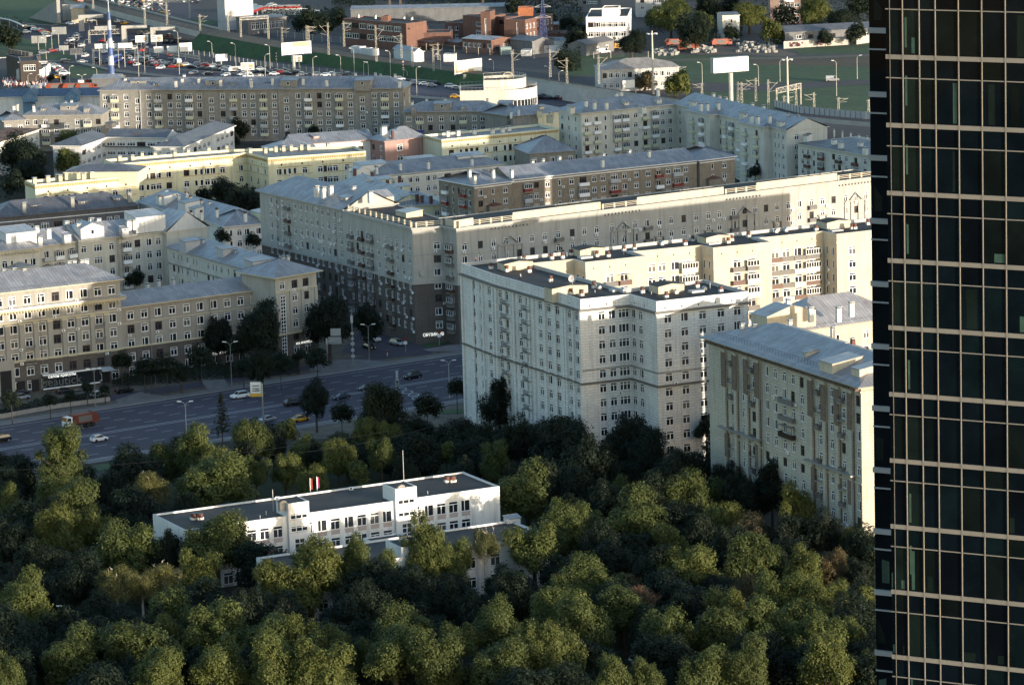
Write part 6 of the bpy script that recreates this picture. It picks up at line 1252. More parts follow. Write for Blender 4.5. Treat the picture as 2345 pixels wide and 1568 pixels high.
# utility mast, pylon, blue mast, floodlights
def tallpole(label, c, x, yt, yb, kind, name='mast', cat='mast', z=0, r0=.35):
    o = P(c, x, yb, z); s = CR[c][2]; H = (yb-yt)*s/(FX*math.cos(PITCH)/o.y); r = empty(name, o, label, cat); m = MB()
    if kind == 'blue':
        b1 = M('mast_blue', (.06,.11,.26), .5, var=.1); b2 = M('mast_white', (.42,.46,.52), .5, var=.1); k = 8
        for i in range(k): m.tube((0,0,H*i/k), (0,0,H*(i+1)/k), 1.5-.9*i/k, b1 if i % 2 else b2, 1.5-.9*(i+1)/k, n=16)
        m.tube((0,0,H), (0,0,H+9), .25, b2, .12); obj('shaft', m.mesh('shaft'), r); f = MB()
        for i in range(1, k, 2): f.tube((0,0,H*i/k), (0,0,H*i/k+.3), 1.6-.85*i/k, GREYM, n=16)
        obj('flange', f.mesh('flange'), r)
    elif kind == 'flood':
        m.tube((0,0,0), (0,0,H), r0, MAST, r0*.5, n=8); obj('pole', m.mesh('pole'), r); f = MB(); f.tube((-1.8,0,H-1.2), (1.8,0,H-1.2), .12, MAST); f.tube((0,-1.8,H-1.2), (0,1.8,H-1.2), .12, MAST)
        for a_ in ((-1.8,0),(1.8,0),(0,-1.8),(0,1.8),(-1.2,-.9),(1.2,.9)): f.box(a_[0]-.3, a_[0]+.3, a_[1]-.2, a_[1]+.2, H-1.4, H-.9, LAMPG)
        obj('floodlight_head', f.mesh('floodlight_head'), r)
    elif kind == 'cell':
        m.tube((0,0,0), (0,0,H), .2, GREYM, .12, n=8); obj('pole', m.mesh('pole'), r)
        for i, (zz, ww, hh) in enumerate(((.82,.3,1.8),(.6,.4,.5),(.5,.35,.5),(.4,.5,.7),(.28,.4,.6),(.17,.45,.6))): f = MB(); f.box(-ww, ww, -.4, .1, H*zz, H*zz+hh, LTGREY); obj('equipment_box', f.mesh('equipment_box'), r)
    elif kind == 'pylon':
        col = M('pylon_blue', (.04,.06,.19), .6, var=.1) if 'blue' in label else M('pylon_brown', (.14,.10,.07), .7, var=.1); w0, w1 = H*.085, H*.018; k = 14
        def cn(t): w_ = w0+(w1-w0)*min(1, t*1.15); return [Vector((sx*w_, sy*w_, H*t)) for sx, sy in ((-1,-1),(1,-1),(1,1),(-1,1))]
        for i in range(k):
            A, B = cn(i/k), cn((i+1)/k)
            for j in range(4): m.tube(A[j], B[j], .16, col, n=4); m.tube(A[j], B[(j+1) % 4], .08, col, n=4); m.tube(A[(j+1) % 4], B[j], .08, col, n=4); m.tube(B[j], B[(j+1) % 4], .09, col, n=4)
        obj('lattice', m.mesh('lattice'), r)
        if 'blue' in label:
            for t in (.6, .78, .95): f = MB(); f.tube((-H*.14,0,H*t), (H*.14,0,H*t), .12, LTGREY, n=4); f.tube((-H*.14,0,H*t), (0,0,H*(t+.05)), .09, LTGREY, n=4); f.tube((H*.14,0,H*t), (0,0,H*(t+.05)), .09, LTGREY, n=4); obj('cross_arm', f.mesh('cross_arm'), r)
    return r
tallpole('tall striped blue mast rising in front of the highway gantries','E1',1312,150,972,'blue'); tallpole('tall floodlight mast left of the huge white billboard','E4',1798,370,1108,'flood',cat='floodlight mast',name='floodlight_mast',z=0,r0=.5); tallpole('tall floodlight mast right of the huge white billboard','E5',1325,670,1305,'flood',cat='floodlight mast',name='floodlight_mast',r0=.5)
tallpole('slim equipment mast with white boxes on the street corner plaza','D2',612,95,515,'cell',cat='telecom mast'); tallpole('white equipment pylon standing in the middle of the avenue','D2',957,585,700,'cell',cat='telecom mast')
tallpole('blue lattice power pylon behind the brick works','E4',515,-60,620,'pylon',name='power_pylon',cat='power pylon'); tallpole('brown lattice tower left of three pale trees at the top','E3',765,-60,185,'pylon',name='lattice_tower',cat='lattice tower'); tallpole('brown lattice tower just behind the brick works chimney block','E3',1855,-90,120,'pylon',name='lattice_tower',cat='lattice tower'); tallpole('slimmer brown lattice tower beside three pale trees','E3',888,-60,140,'pylon',name='lattice_tower',cat='lattice tower')
# traffic light and small signs by the corner
r = empty('traffic_light', P('D2',1452,330), 'traffic light showing red at the left edge of the tall white block', 'traffic light'); m = MB(); m.tube((0,0,0), (0,0,5), .1, GREYM); m.box(-.25,.25,-.2,.2,4.2,5.6,BLACKM); obj('pole', m.mesh('pole'), r); g = MB(); g.ball((0,-.25,5.3), .28, M('red_light',(1,.08,.04),.4,var=0,emit=3)); obj('red_lamp', g.mesh('red_lamp'), r)
for c, x, y, lb in (('D2',1022,410,'round no-entry sign over a white arrow plate by the side street'),('D2',1285,355,'small white plate sign on the lawn before the corner steps')):
    r = empty('road_sign', P(c, x, y), lb, 'road sign'); m = MB(); m.tube((0,0,0), (0,0,4), .06, POLE); obj('pole', m.mesh('pole'), r); g = MB(); g.tube((0,-.08,3.6), (0,-.05,3.6), .45, REDP, n=14); obj('disc', g.mesh('disc'), r); g = MB(); g.box(-.45,.45,-.08,-.04,2.2,3.0,SIGNW); obj('plate', g.mesh('plate'), r)
for c, x, y, lb in (('E2',1488,820,'stack of orange warning signs left of the large billboard'),('E3',922,925,'stack of orange warning signs beside a low lamp')):
    r = empty('warning_sign', P(c, x, y), lb, 'road sign'); m = MB(); m.tube((0,0,0), (0,0,7), .09, POLE); obj('pole', m.mesh('pole'), r)
    for i in range(3): g = MB(); zz = 4.2+i*1.2; g.face([Vector((-.7,-.1,zz)),Vector((.7,-.1,zz)),Vector((0,-.1,zz+1.15))], PT['orange']); g.face([Vector((-.4,-.12,zz+.15)),Vector((.4,-.12,zz+.15)),Vector((0,-.12,zz+.8))], SIGNW); obj('triangle', g.mesh('triangle'), r)
# barriers in the depot
m = MB(); rb = random.Random(4)
for i in range(320):
    x = rb.uniform(40, 560); y = 945+rb.uniform(0, 75)+(x-100)*-.01; o = P('E1', x, y); a = rb.uniform(0, 3); m.tube(o, o+Z*rb.uniform(.9, 1.8)+Vector((rb.uniform(-.4,.4),0,0)), .28, WHITE if i % 2 else PT['red'], .08, n=5)
tag(obj('road_cones', m.mesh('road_cones')), 'dense field of red and white traffic cones and barriers in the depot', 'traffic cones', kind='stuff')
m = MB()
for i in range(260):
    c, x, y = rb.choice((('E5',rb.uniform(190,460),rb.uniform(560,630)),('E5',rb.uniform(740,1180),rb.uniform(500,625)),('E4',rb.uniform(1780,2090),rb.uniform(590,660)))); o = P(c, x, y); s = rb.uniform(.5, 1.1); a = rb.uniform(0, 1.5); u = Vector((math.cos(a), math.sin(a), 0))*s*1.5; v = Vector((-math.sin(a), math.cos(a), 0))*s; m.obox(o, u, v, Z*s*rb.uniform(.7, 1.6), CONC)
tag(obj('stone_blocks', m.mesh('stone_blocks')), 'stacks of pale concrete blocks strewn along the storage yard', 'concrete blocks', kind='stuff')
# fences
def fence(label, pts, hgt=3.0, step=6, zs=0, mat=MAST, panel_=True):
    pl = [P(c, x, y, zs) for c, x, y in pts]; r = empty('fence', pl[0], label, 'fence'); pm = MB(); pm.tube((0,0,0), (0,0,hgt), .13, mat, n=4); me = pm.mesh('post'); wm = MB(); cnt = 0
    for p0, p1 in zip(pl, pl[1:]):
        k = max(1, int((p1-p0).length/step))
        for i in range(k):
            if cnt < 100: obj('post', me, r, Matrix.Translation(p0.lerp(p1, i/k)-pl[0])); cnt += 1
        for zz in [hgt*t for t in (.15,.3,.45,.6,.75,.9)]: wm.tube(p0+Z*zz, p1+Z*zz, .035, SIGNB, n=3, cap=False)
    obj('mesh_panel', wm.mesh('mesh_panel', pl[0]), r)
fence('wire fence with pale posts along the far side of the tracks before the factory', K('E2',850,345,1100,355,1400,420,1800,470,2345,520)+K('E3',240,500,600,560,1000,580,1380,600,1800,640,2345,670))
fence('wire fence with pale posts in front of the grey sheds and meadow', K('E4',0,640,400,690,700,660,1100,690,1500,680,1980,690), step=7)
fence('low wire fence at the foot of the green embankment', K('E2',450,640,700,670,1300,780,1900,850,2345,880), hgt=2.2, step=4)
# hoarding walls
for i, (lb, x0, y0, x1, y1, h_) in enumerate((('long white concrete wall with dark red graffiti at the far right', 1275,575,2040,528,80*.195/4.9),('short white concrete wall beside the glass tower', 2130,525,2310,500,3.2))):
    a, b_ = P('E5',x0,y0), P('E5',x1,y1); r = empty('wall', a, lb, 'wall'); m = MB(); m.obox(a, b_-a, Vector((0,.4,0)), Z*h_, GIRD); obj('wall_panel', m.mesh('wall_panel', a), r)
    if i == 0:
        g = MB(); u = (b_-a).normalized(); n = Vector((u.y,-u.x,0))
        for j in range(46): t = rb.uniform(.07,.27) if j < 32 else rb.uniform(.47,.57); q = a+(b_-a)*t+n*.02+Z*rb.uniform(.4, h_*.65); g.face([q, q+u*rb.uniform(.6,1.6), q+u*rb.uniform(.4,1.2)+Z*rb.uniform(.3,1), q+Z*.7], M('graffiti_red',(.13,.03,.035),.8) if j % 3 else INK)
        obj('graffiti', g.mesh('graffiti', a), r)
m = MB(); pl = [P('D1',x,y) for x, y in ((-40,935),(450,845),(860,790))]
for p0, p1 in zip(pl, pl[1:]): m.obox(p0, p1-p0, Vector((.05,.3,0)), Z*1.1, CONC)
r = empty('low_wall', pl[0], 'low pale wall under the clipped hedge at the far left of the avenue', 'wall'); obj('wall_panel', m.mesh('wall_panel', pl[0]), r)
# ================================================================== FAR BUILDINGS
def fbox(name, label, c, xl, yl, xr, yr, h, d, wm, spec=None, right=None, left=None, roofm=None, cat='building', par=.5, extra=None, capm=None, finish=True):
    L, Rr = S(c, xl, yl, h), S(c, xr, yr, h); b = Bld(name, label, L, wm, cat=cat, ac=0); b.ang = ang(L, Rr); u = (Rr-L).normalized(); n = Vector((u.y,-u.x))
    if isinstance(d, tuple): d = dist(Rr, S(c, d[0], d[1], h))
    d = max(4, min(d, 40)); flatx(b, [L, Rr, Rr-n*d, L-n*d], h, h-par, {0: spec, 1: right, 3: left}, roofm=roofm or TAR, capm=capm or LTGREY, t=.3); b.L, b.R, b.n = L, Rr, n
    if finish: b.done()
    return b
def add_box(b, c, xl, yl, xr, yr, h, d, wm=None, spec=None, right=None, roofm=None, par=.3):
    W0 = b.wm; b.wm = wm or W0; L, Rr = S(c, xl, yl, h), S(c, xr, yr, h); u = (Rr-L).normalized(); n = Vector((u.y,-u.x)); flatx(b, [L, Rr, Rr-n*d, L-n*d], h, h-par, {0: spec, 1: right}, roofm=roofm or TAR, t=.25, capm=LTGREY); b.wm = W0
def pbar(name, label, c, xl, yl, xr, yr, h, d, wm, rh=2, hl=None, hr=None, spec=None, left=None, right=None, roofm=None, cat='building', oh=.5):
    L, Rr = S(c, xl, yl, h), S(c, xr, yr, h); b = Bld(name, label, L, wm, cat=cat, ac=0); b.ang = ang(L, Rr)
    if isinstance(d, tuple): d = dist(Rr, S(c, d[0], d[1], h))
    b.bar(L, Rr, h, max(4, min(d, 30)), rh=rh, hl=hl, hr=hr, front=spec, left=left, right=right, roofm=roofm, oh=oh); b.done(); return b
RB = dict(n=2, s=4.6, t=1.6, w=2.6, h=2.2)
b = fbox('brick_factory','long red brick factory with two rows of white windows beyond the railway','E3',213,217,950,278,12,(1210,250),REDBR,dict(RB,k='E3',c=[(x,'W') for x in (265,352,442,532,668,758,850)]),dict(n=1,s=3,t=2,w=1.2,h=.8,c='w...'),cat='factory',finish=False)
add_box(b,'E3',655,190,735,190,14,5); add_box(b,'E3',1085,318,1208,302,8.5,5,spec=dict(n=1,s=3,t=3,w=2,h=1.5,c='.')); add_box(b,'E3',1045,388,1465,380,7,12,spec=dict(n=1,s=3,t=3.2,w=.8,h=2,c='w.w.w.w.w..w')); b.dormer('E3',1100,500,3,w=16,d=9,h=.6,m=REDBR,rm=ROOFG,win=False,name='porch'); b.dormer('E3',1470,510,2.5,w=10,d=8,h=.6,m=REDBR,rm=ROOFG,win=False,name='porch')
for x, y in ((390,210),(590,220),(925,235),(1018,245)): b.chim('E3',x,y,11.6,w=1,d=1,h=1.6)
b.done()
b = fbox('brick_works','red brick works with a tall stair shaft, dark gateway and orange roof box, behind sheds','E3',1405,262,1640,270,9,14,REDBR,dict(n=2,s=3.4,t=1.8,w=1.8,h=1.6,c='.w.w.w'),cat='factory',finish=False)
add_box(b,'E3',1615,180,1835,200,13,14,spec=dict(n=3,s=3.6,t=2.4,w=2.2,h=1.8,c='..W')); add_box(b,'E3',1823,140,1935,140,15.5,8,spec=dict(n=1,s=3,t=3,w=.7,h=9,c='w')); add_box(b,'E3',1945,185,2110,205,12.5,12,spec=dict(n=1,s=3,t=1.5,w=2.4,h=1.8,c='WW')); add_box(b,'E3',1955,290,2100,290,7,3,wm=DARK)
add_box(b,'E3',2098,228,2345,235,12.5,26,spec=dict(n=1,s=3,t=1.2,w=.8,h=9,c='..w.'),right=dict(n=2,s=4,t=2,w=1.2,h=2,c='wwwwwwww')); add_box(b,'E4',212,92,385,88,16,6,wm=M('orange_brick',(.36,.13,.06),.9,kind='brick'))
b.done()
pbar('brick_workshop','small red brick workshop with arched doors and a pale lean-to roof','E3',1608,458,1950,480,6,(2160,442),REDBR,rh=1.2,hl=0,hr=0,spec=dict(n=1,s=3,t=1.4,w=1.6,h=1.8,c='wwwwww'),roofm=ROOFP,cat='workshop',right=dict(n=1,s=3,t=2.2,w=2.6,h=2.4,c='WW'))
pbar('brick_shed','low brick shed with a yellow roof edge right of the blue pylon','E4',435,300,680,295,6,10,REDBR,rh=1,hl=0,hr=0,roofm=ROOFG,cat='shed')
pbar('brick_shed','long low brick shed under the pylon with a maroon roof','E4',380,400,760,398,4.5,10,REDBR,rh=1,hl=0,hr=0,roofm=RUSTR,cat='shed')
GSH = M('grey_shed_wall',(.17,.175,.18),.8,kind='plaster'); pbar('grey_shed','grey metal shed with a stepped roof beside the brick workshop','E4',118,465,378,492,5.5,12,GSH,rh=1.6,hl=0,hr=0,roofm=ROOFG,cat='shed')
pbar('grey_shed','pale long shed behind the white awnings under the pylon','E4',385,490,745,488,4.5,10,WHW,rh=1.4,hl=0,hr=0,roofm=ROOFG,cat='shed'); pbar('grey_shed','grey gabled shed in front of the white office','E4',1010,535,1335,480,4.5,10,GSH,rh=2,hl=0,hr=0,roofm=ROOFG,cat='shed',spec=dict(n=1,s=3,t=1.2,w=1.8,h=1.5,c='..w.w.'))
for i, (lb, c, x0, y0, x1, y1, hh, d, m_) in enumerate((('white container hut left end of the trackside row','E3',300,545,405,552,3,4,WHW),('white container hut in the middle of the trackside row','E3',415,565,482,570,3,4,WHW),('white container hut at the right end of the trackside row','E3',488,575,556,580,3,4,WHW),('lone white container by the rubble heap','E3',1388,640,1525,638,3.2,5,WHW),('pale green tank container before the workshop','E3',2058,560,2185,556,3.2,4,M('pale_green',(.25,.34,.32),.7)),('flat white awning hut beneath the blue pylon','E4',245,592,360,590,2.6,5,WHW),('white tented canopy under the pylon legs','E4',470,540,690,532,3.2,5,WHW),('tiny white booth among the striped cones','E1',350,1010,450,1010,3,4,WHW),('white booth by the lamp right of the cones','E1',915,945,985,942,3.5,4,WHW))):
    fbox('container_hut',lb,c,x0,y0,x1,y1,hh,d,m_,cat='hut',roofm=LTGREY,par=.05)
pbar('gabled_hut','white gabled hut beside the railway tracks','E3',805,572,1040,618,4.2,(1170,612),WHW,rh=1.8,hl=0,hr=0,roofm=ROOFB,cat='hut')
b = fbox('white_office','white three-storey office with a roof box and flat grey roof at the top','E4',1007,202,1497,192,14,(1635,90),SCHW,dict(n=3,s=4.1,t=2.4,w=1.9,h=2,k='E4',c=[(x,'W') for x in (1072,1140,1218,1290,1362,1430)]),dict(n=3,s=4.1,t=2.4,w=1.6,h=2,c='wwwwwwwwww'),cat='office building',finish=False)
add_box(b,'E4',1195,95,1385,92,17.5,(10)); b.done()
b = pbar('hipped_office','grey two-storey office with a broad hipped roof behind the billboards','E4',1195,832,2100,792,8.5,18,M('pale_grey_wall',(.46,.47,.47),.9,kind='plaster'),rh=3.6,hl=11,hr=11,spec=dict(n=2,s=4,t=1.0,w=1.5,h=1.9,k='E4',c=[(x,'w') for x in (1226,1300,1375,1447,1522,1595,1680,1753,1826,1898,1972,2040)]),left=dict(n=2,s=4,t=1.2,c='ww'),roofm=M('fawn_roof',(.30,.28,.26),.7,kind='seam'),cat='office building')
# white round building
h = 9.5; ce = P('C2',1755,690,h); b = Bld('round_building','white round-fronted building in two curved tiers with roof railings, beside the highway',(ce.x,ce.y),M('ivory_wall',(.62,.58,.49),.8,kind='plaster',var=.04),cat='building',ac=0); b.ang = 0
def arc(cx_, cy_, r_, a0, a1, n): return [Vector((cx_+r_*math.cos(a0+(a1-a0)*i/n), cy_+r_*math.sin(a0+(a1-a0)*i/n))) for i in range(n+1)]
R1 = (P('C2',2045,690,h).x-P('C2',1560,690,h).x)/2*1.02; cx_ = (P('C2',2045,690,h).x+P('C2',1560,690,h).x)/2; cy_ = P('C2',1800,705,h).y+R1
Lx = P('C2',1445,712,h).x; fy = P('C2',1445,712,h).y
poly = [Vector((Lx, fy)), Vector((cx_-R1*.3, cy_-R1*.96))]+arc(cx_,cy_,R1,-1.6,1.5,24)+[Vector((Lx, cy_+R1*.6))]
flatx(b, poly, h, h-.7, {}, t=.3, capm=LTGREY); R2 = R1*.66; cy2 = cy_+2; poly2 = [Vector((cx_-R2*1.05, cy2-R2)), Vector((cx_-R2*.2, cy2-R2*1.02))]+arc(cx_,cy2,R2,-1.65,1.6,20)+[Vector((cx_-R2*1.05, cy_+R2))]
flatx(b, poly2, h+3.2, h+2.3, {}, t=.3, capm=LTGREY); 
for pl_, zz, nm in ((poly, h, 'railing'), (poly2, h+3.2, 'railing')):
    m = MB()
    for i in range(len(pl_)):
        a, c_ = pl_[i], pl_[(i+1) % len(pl_)]; m.tube(V3(a, zz+1.1), V3(c_, zz+1.1), .05, LTGREY, n=3); k = max(1, int((c_-a).length/1.5))
        for j in range(k): q = a.lerp(c_, j/k); m.tube(V3(q, zz), V3(q, zz+1.1), .05, LTGREY, n=3)
    b.extra.append((nm, m))
m = MB()
for zz in (5.4, 1.5): 
    for a, c_ in zip(poly[2:20], poly[3:21]): u_ = (c_-a).normalized(); n_ = Vector((u_.y,-u_.x)); m.face([V3(a+n_*.02,zz-2.6), V3(c_+n_*.02,zz-2.6), V3(c_+n_*.02,zz), V3(a+n_*.02,zz)], GLASS); m.obox(V3(a+n_*.02, zz-2.6), V3(u_*.15), V3(n_*.06), Z*2.6, WHITE)
b.extra.append(('glazing', m)); m = MB(); o = V3((cx_+1, cy_+1), h+3)
for i in range(10): a0, a1 = math.pi*i/10, math.pi*(i+1)/10; m.tube(o+Vector((2.2*math.cos(a0),0,2.2*math.sin(a0))), o+Vector((2.2*math.cos(a1),0,2.2*math.sin(a1))), .15, YTRIM, n=5); m.tube(o, o+Vector((2.2*math.cos(a0),0,2.2*math.sin(a0))), .05, YTRIM, n=4)
b.extra.append(('fan_ornament', m)); b.done()
# tower blocks cut by the top edge
TW = M('pale_panel_wall',(.52,.50,.48),.85,kind='plaster',var=.06)
def hi(name, label, c, xl, xr, yb, h, d, wm, spec, right=None):
    L, Rr = P(c, xl, yb, 0), P(c, xr, yb, 0); L, Rr = Vector((L.x, L.y)), Vector((Rr.x, Rr.y)); b = Bld(name, label, L, wm, cat='tower block', ac=0); b.ang = 0; n = Vector((0,-1)); flatx(b, [L, Rr, Rr-n*d, L-n*d], h, h-.8, {0: spec, 1: right}); b.done()
hi('panel_tower_block','pale panel tower block cut by the top edge behind the bushy trees','E4',1600,2170,205,44,16,TW,dict(n=13,s=3.1,t=1.5,w=1.7,h=1.5,p=[WHITE,LTGREY],c='.w..wg.gw...'))
hi('brick_tower_block','brick and white tower block with wide balconies, top right between trees','E5',1120,1475,275,48,14,M('mixed_brick',(.36,.25,.2),.9,kind='brick'),dict(n=15,s=3.1,t=1.5,w=2.0,h=1.7,p=[WHITE],c='GwGw'))
hi('grey_tower_block','dim grey tower block behind trees left of the white office','E4',930,1190,150,40,14,GSH,dict(n=12,s=3.0,t=1.5,w=1.5,h=1.3,c='wwwwww'))
pbar('beige_annexe','small beige house half hidden by trees below the white dish','E5',555,190,755,182,11,14,CRM2,rh=1,hl=0,hr=0,roofm=ROOFG,spec=dict(n=3,s=3.4,t=1.4,w=1.4,h=1.6,c='w.w.w'),cat='house')
pbar('long_low_hall','long low grey hall with a dark roof at the upper right','E5',1290,388,2345,335,5,14,GSH,rh=2.4,hl=0,hr=0,roofm=ROOFG,spec=dict(n=1,s=3,t=1.2,w=2,h=1.6,c='..w.w...w...w.w.'),cat='hall')
pbar('long_low_hall','very long pale-roofed depot hall behind the brick factory','E3',300,120,2250,80,6,12,GSH,rh=1.4,hl=0,hr=0,roofm=ROOFB,cat='hall')
# petrol station
b = fbox('petrol_station_shop','pale grey windowless building with an outside stair behind the petrol station','E2',782,-60,872,-40,16,14,LTGREY,cat='building',finish=False); add_box(b,'E2',868,5,1112,0,12,12,wm=SCHW); b.done()
r = empty('petrol_station', P('E2',1180,190), 'red-edged petrol station canopy on columns with a red kiosk', 'petrol station'); a, c_, d_ = P('E2',1030,128,6), P('E2',1180,165,6), P('E2',1330,108,6); m = MB(); m.obox(a-Z*.0, c_-a, d_-c_, Z*1.0, PT['red'], GREYM); obj('canopy', m.mesh('canopy', r.location), r)
for t, s_ in ((.3,.3),(.7,.3),(.3,.8),(.7,.8)): q = a+(c_-a)*t+(d_-c_)*s_; m = MB(); m.tube(V3(q,0), q, .3, LTGREY); obj('column', m.mesh('column', r.location), r)
m = MB(); q = P('E2',1310,190); m.box(q.x, q.x+18, q.y, q.y+8, 0, 3.4, LTGREY); m.box(q.x-.5, q.x+18.5, q.y-.5, q.y+8.5, 3.4, 4.2, PT['red']); obj('kiosk', m.mesh('kiosk', r.location), r)
panel('tall grey fuel price pylon with display windows','E2',800,142,855,142,138,828,285,name='price_pylon',cat='price sign',pr=.3,art=art_b,face=LTGREY); panel('small white notice board near the price pylon','E2',942,225,1010,225,35,975,290,pr=.1)
pbar('dark_pavilion','dark flat-roofed glazed pavilion right of the petrol station','E2',1145,235,1600,200,7,14,INK,rh=.6,hl=0,hr=0,roofm=ROOFG,cat='pavilion',spec=dict(n=1,s=3,t=1.5,w=2,h=3,c='wwwwwwwwww'))
# cafe
b = fbox('roadside_cafe','two-storey roadside cafe, white below and dark glazed above, with a lettered sign','E1',190,822,487,815,4.5,24,SCHW,cat='cafe',finish=False); BRN = M('brown_cladding',(.05,.04,.035),.8,var=.15)
add_box(b,'E1',235,720,455,710,10,18,wm=BRN,spec=dict(n=1,s=3,t=1.6,w=1.8,h=2.4,c='WWWW')); add_box(b,'E1',70,640,215,680,9,10,wm=BRN)
for i in range(7): b.chim('E1',110+i*42,605+i*7,9.6,w=1.6,d=1.2,h=1.4,m=GREYP,cap=False)
m = MB(); q = PF('E1',235,880,b.L,b.R); u3 = V3((b.R-b.L).normalized()); n3 = Vector((u3.y,-u3.x,0))
for i in range(9): m.obox(q+u3*(i*1.3)+Z*(i*.45)+n3*.2, u3*1.4, n3*1.0, Z*.25, GREYP)
b.extra.append(('outside_stair', m)); b.done(); CAFE = b
r = empty('glass_canopy', P('E1',0,300), 'curved white-ribbed glass canopy at the left edge above dark trees', 'canopy'); m, g = MB(), MB()
pts = [P('E1',x,y,6) for x, y in ((-60,215),(0,215),(110,235),(200,268),(272,305))]
for p0, p1 in zip(pts, pts[1:]): m.tube(p0, p1, .35, SCHW); g.face([V3(p0,1.2), V3(p1,1.2), p1, p0], GLASS2); m.tube(V3(p0,0), p0, .15, SCHW); m.tube(V3(p0,3), V3(p1,3), .1, SCHW)
obj('frame', m.mesh('frame', r.location), r); obj('glazing', g.mesh('glazing', r.location), r)
b = pbar('long_shed','low pale blue-roofed shed at the foot of the blue mast','E1',1075,930,1405,925,4,10,GSH,rh=1.5,hl=0,hr=0,roofm=ROOFP,cat='shed')
pbar('portal_house','small cream portal building beneath the railway viaduct','E1',830,105,985,100,7,8,CREAMW,rh=1.5,hl=0,hr=0,roofm=ROOFP,cat='building')
# striped embankment steps
m = MB(); a, b_ = P('E1',330,225,0), P('E1',660,0,12)
for i in range(14): t = i/14; q = a.lerp(b_, t); m.obox(q-Z*max(.1,q.z), (b_-a)/14*1.0, Vector((1.6,.5,0)), Z*max(.2,q.z), CONC)
r = empty('stairs', a, 'long pale concrete stair climbing the grass bank by the viaduct', 'stairs'); obj('steps', m.mesh('steps', a), r)
# ================================================================== LETTERING
def text(s, c, x, y, L, Rr, size, mat, parent, out=.1, name='lettering'):
    cu = bpy.data.curves.new(name, 'FONT'); cu.body = s; cu.size = size; cu.extrude = .03; o = bpy.data.objects.new('tmp', cu); COL.objects.link(o); bpy.context.view_layer.update()
    me = bpy.data.meshes.new_from_object(o.evaluated_get(bpy.context.evaluated_depsgraph_get())); bpy.data.objects.remove(o); me.materials.clear(); me.materials.append(mat)
    q = PF(c, x, y, L, Rr); u = (Vector((Rr[0],Rr[1],0))-Vector((L[0],L[1],0))).normalized(); n = Vector((u.y,-u.x,0)); M_ = Matrix(((u.x,0,n.x,0),(u.y,0,n.y,0),(0,1,0,0),(0,0,0,1))); M_.translation = q+n*out
    oo = obj(name, me, parent); oo.matrix_basis = Matrix.Translation(-Vector(parent.location)) @ M_; return oo
LIT = M('lit_letters', (.8,.8,.75), .4, var=0, emit=.35)
RT = {o.name: o for o in COL.objects if o.parent is None}
cb = RT['corner_apartment_block']; c3, c4 = S('C5',1268,608,31), S('C5',1505,592,31); text('ОРЛИКОВ', 'D2', 1155, 285, c3, c4, 1.15, LIT, cb, .2)
tb = RT['tan_corner_block']; l3, r3 = S('C5',185,1000,23), S('C5',508,946,23); text('KDL АНАЛИЗЫ', 'D2', 148, 345, l3, r3, .75, LIT, tb, .9)
W2_, R2_ = S('C4',945,1234,18.5), S('C4',2145,1080,18.5); text('СТОЛОВАЯ', 'D1', 1655, 428, W2_, R2_, .8, LIT, tb, .3)
kb = CORN_BLOCK; text('салон красоты', 'D1', 368, 607, kb[0], kb[1], 1.05, LIT, kb[2], .75); text('beautick', 'D1', 320, 680, kb[0], kb[1], 3.2, M('dim_letters',(.10,.12,.12),.5), kb[2], .6)
text('МОСКОВСКАЯ СЕТЬ КАЛЬЯННЫХ', 'E1', 240, 718, CAFE.L, CAFE.R, 0.75, LIT, CAFE.root, 7.0)
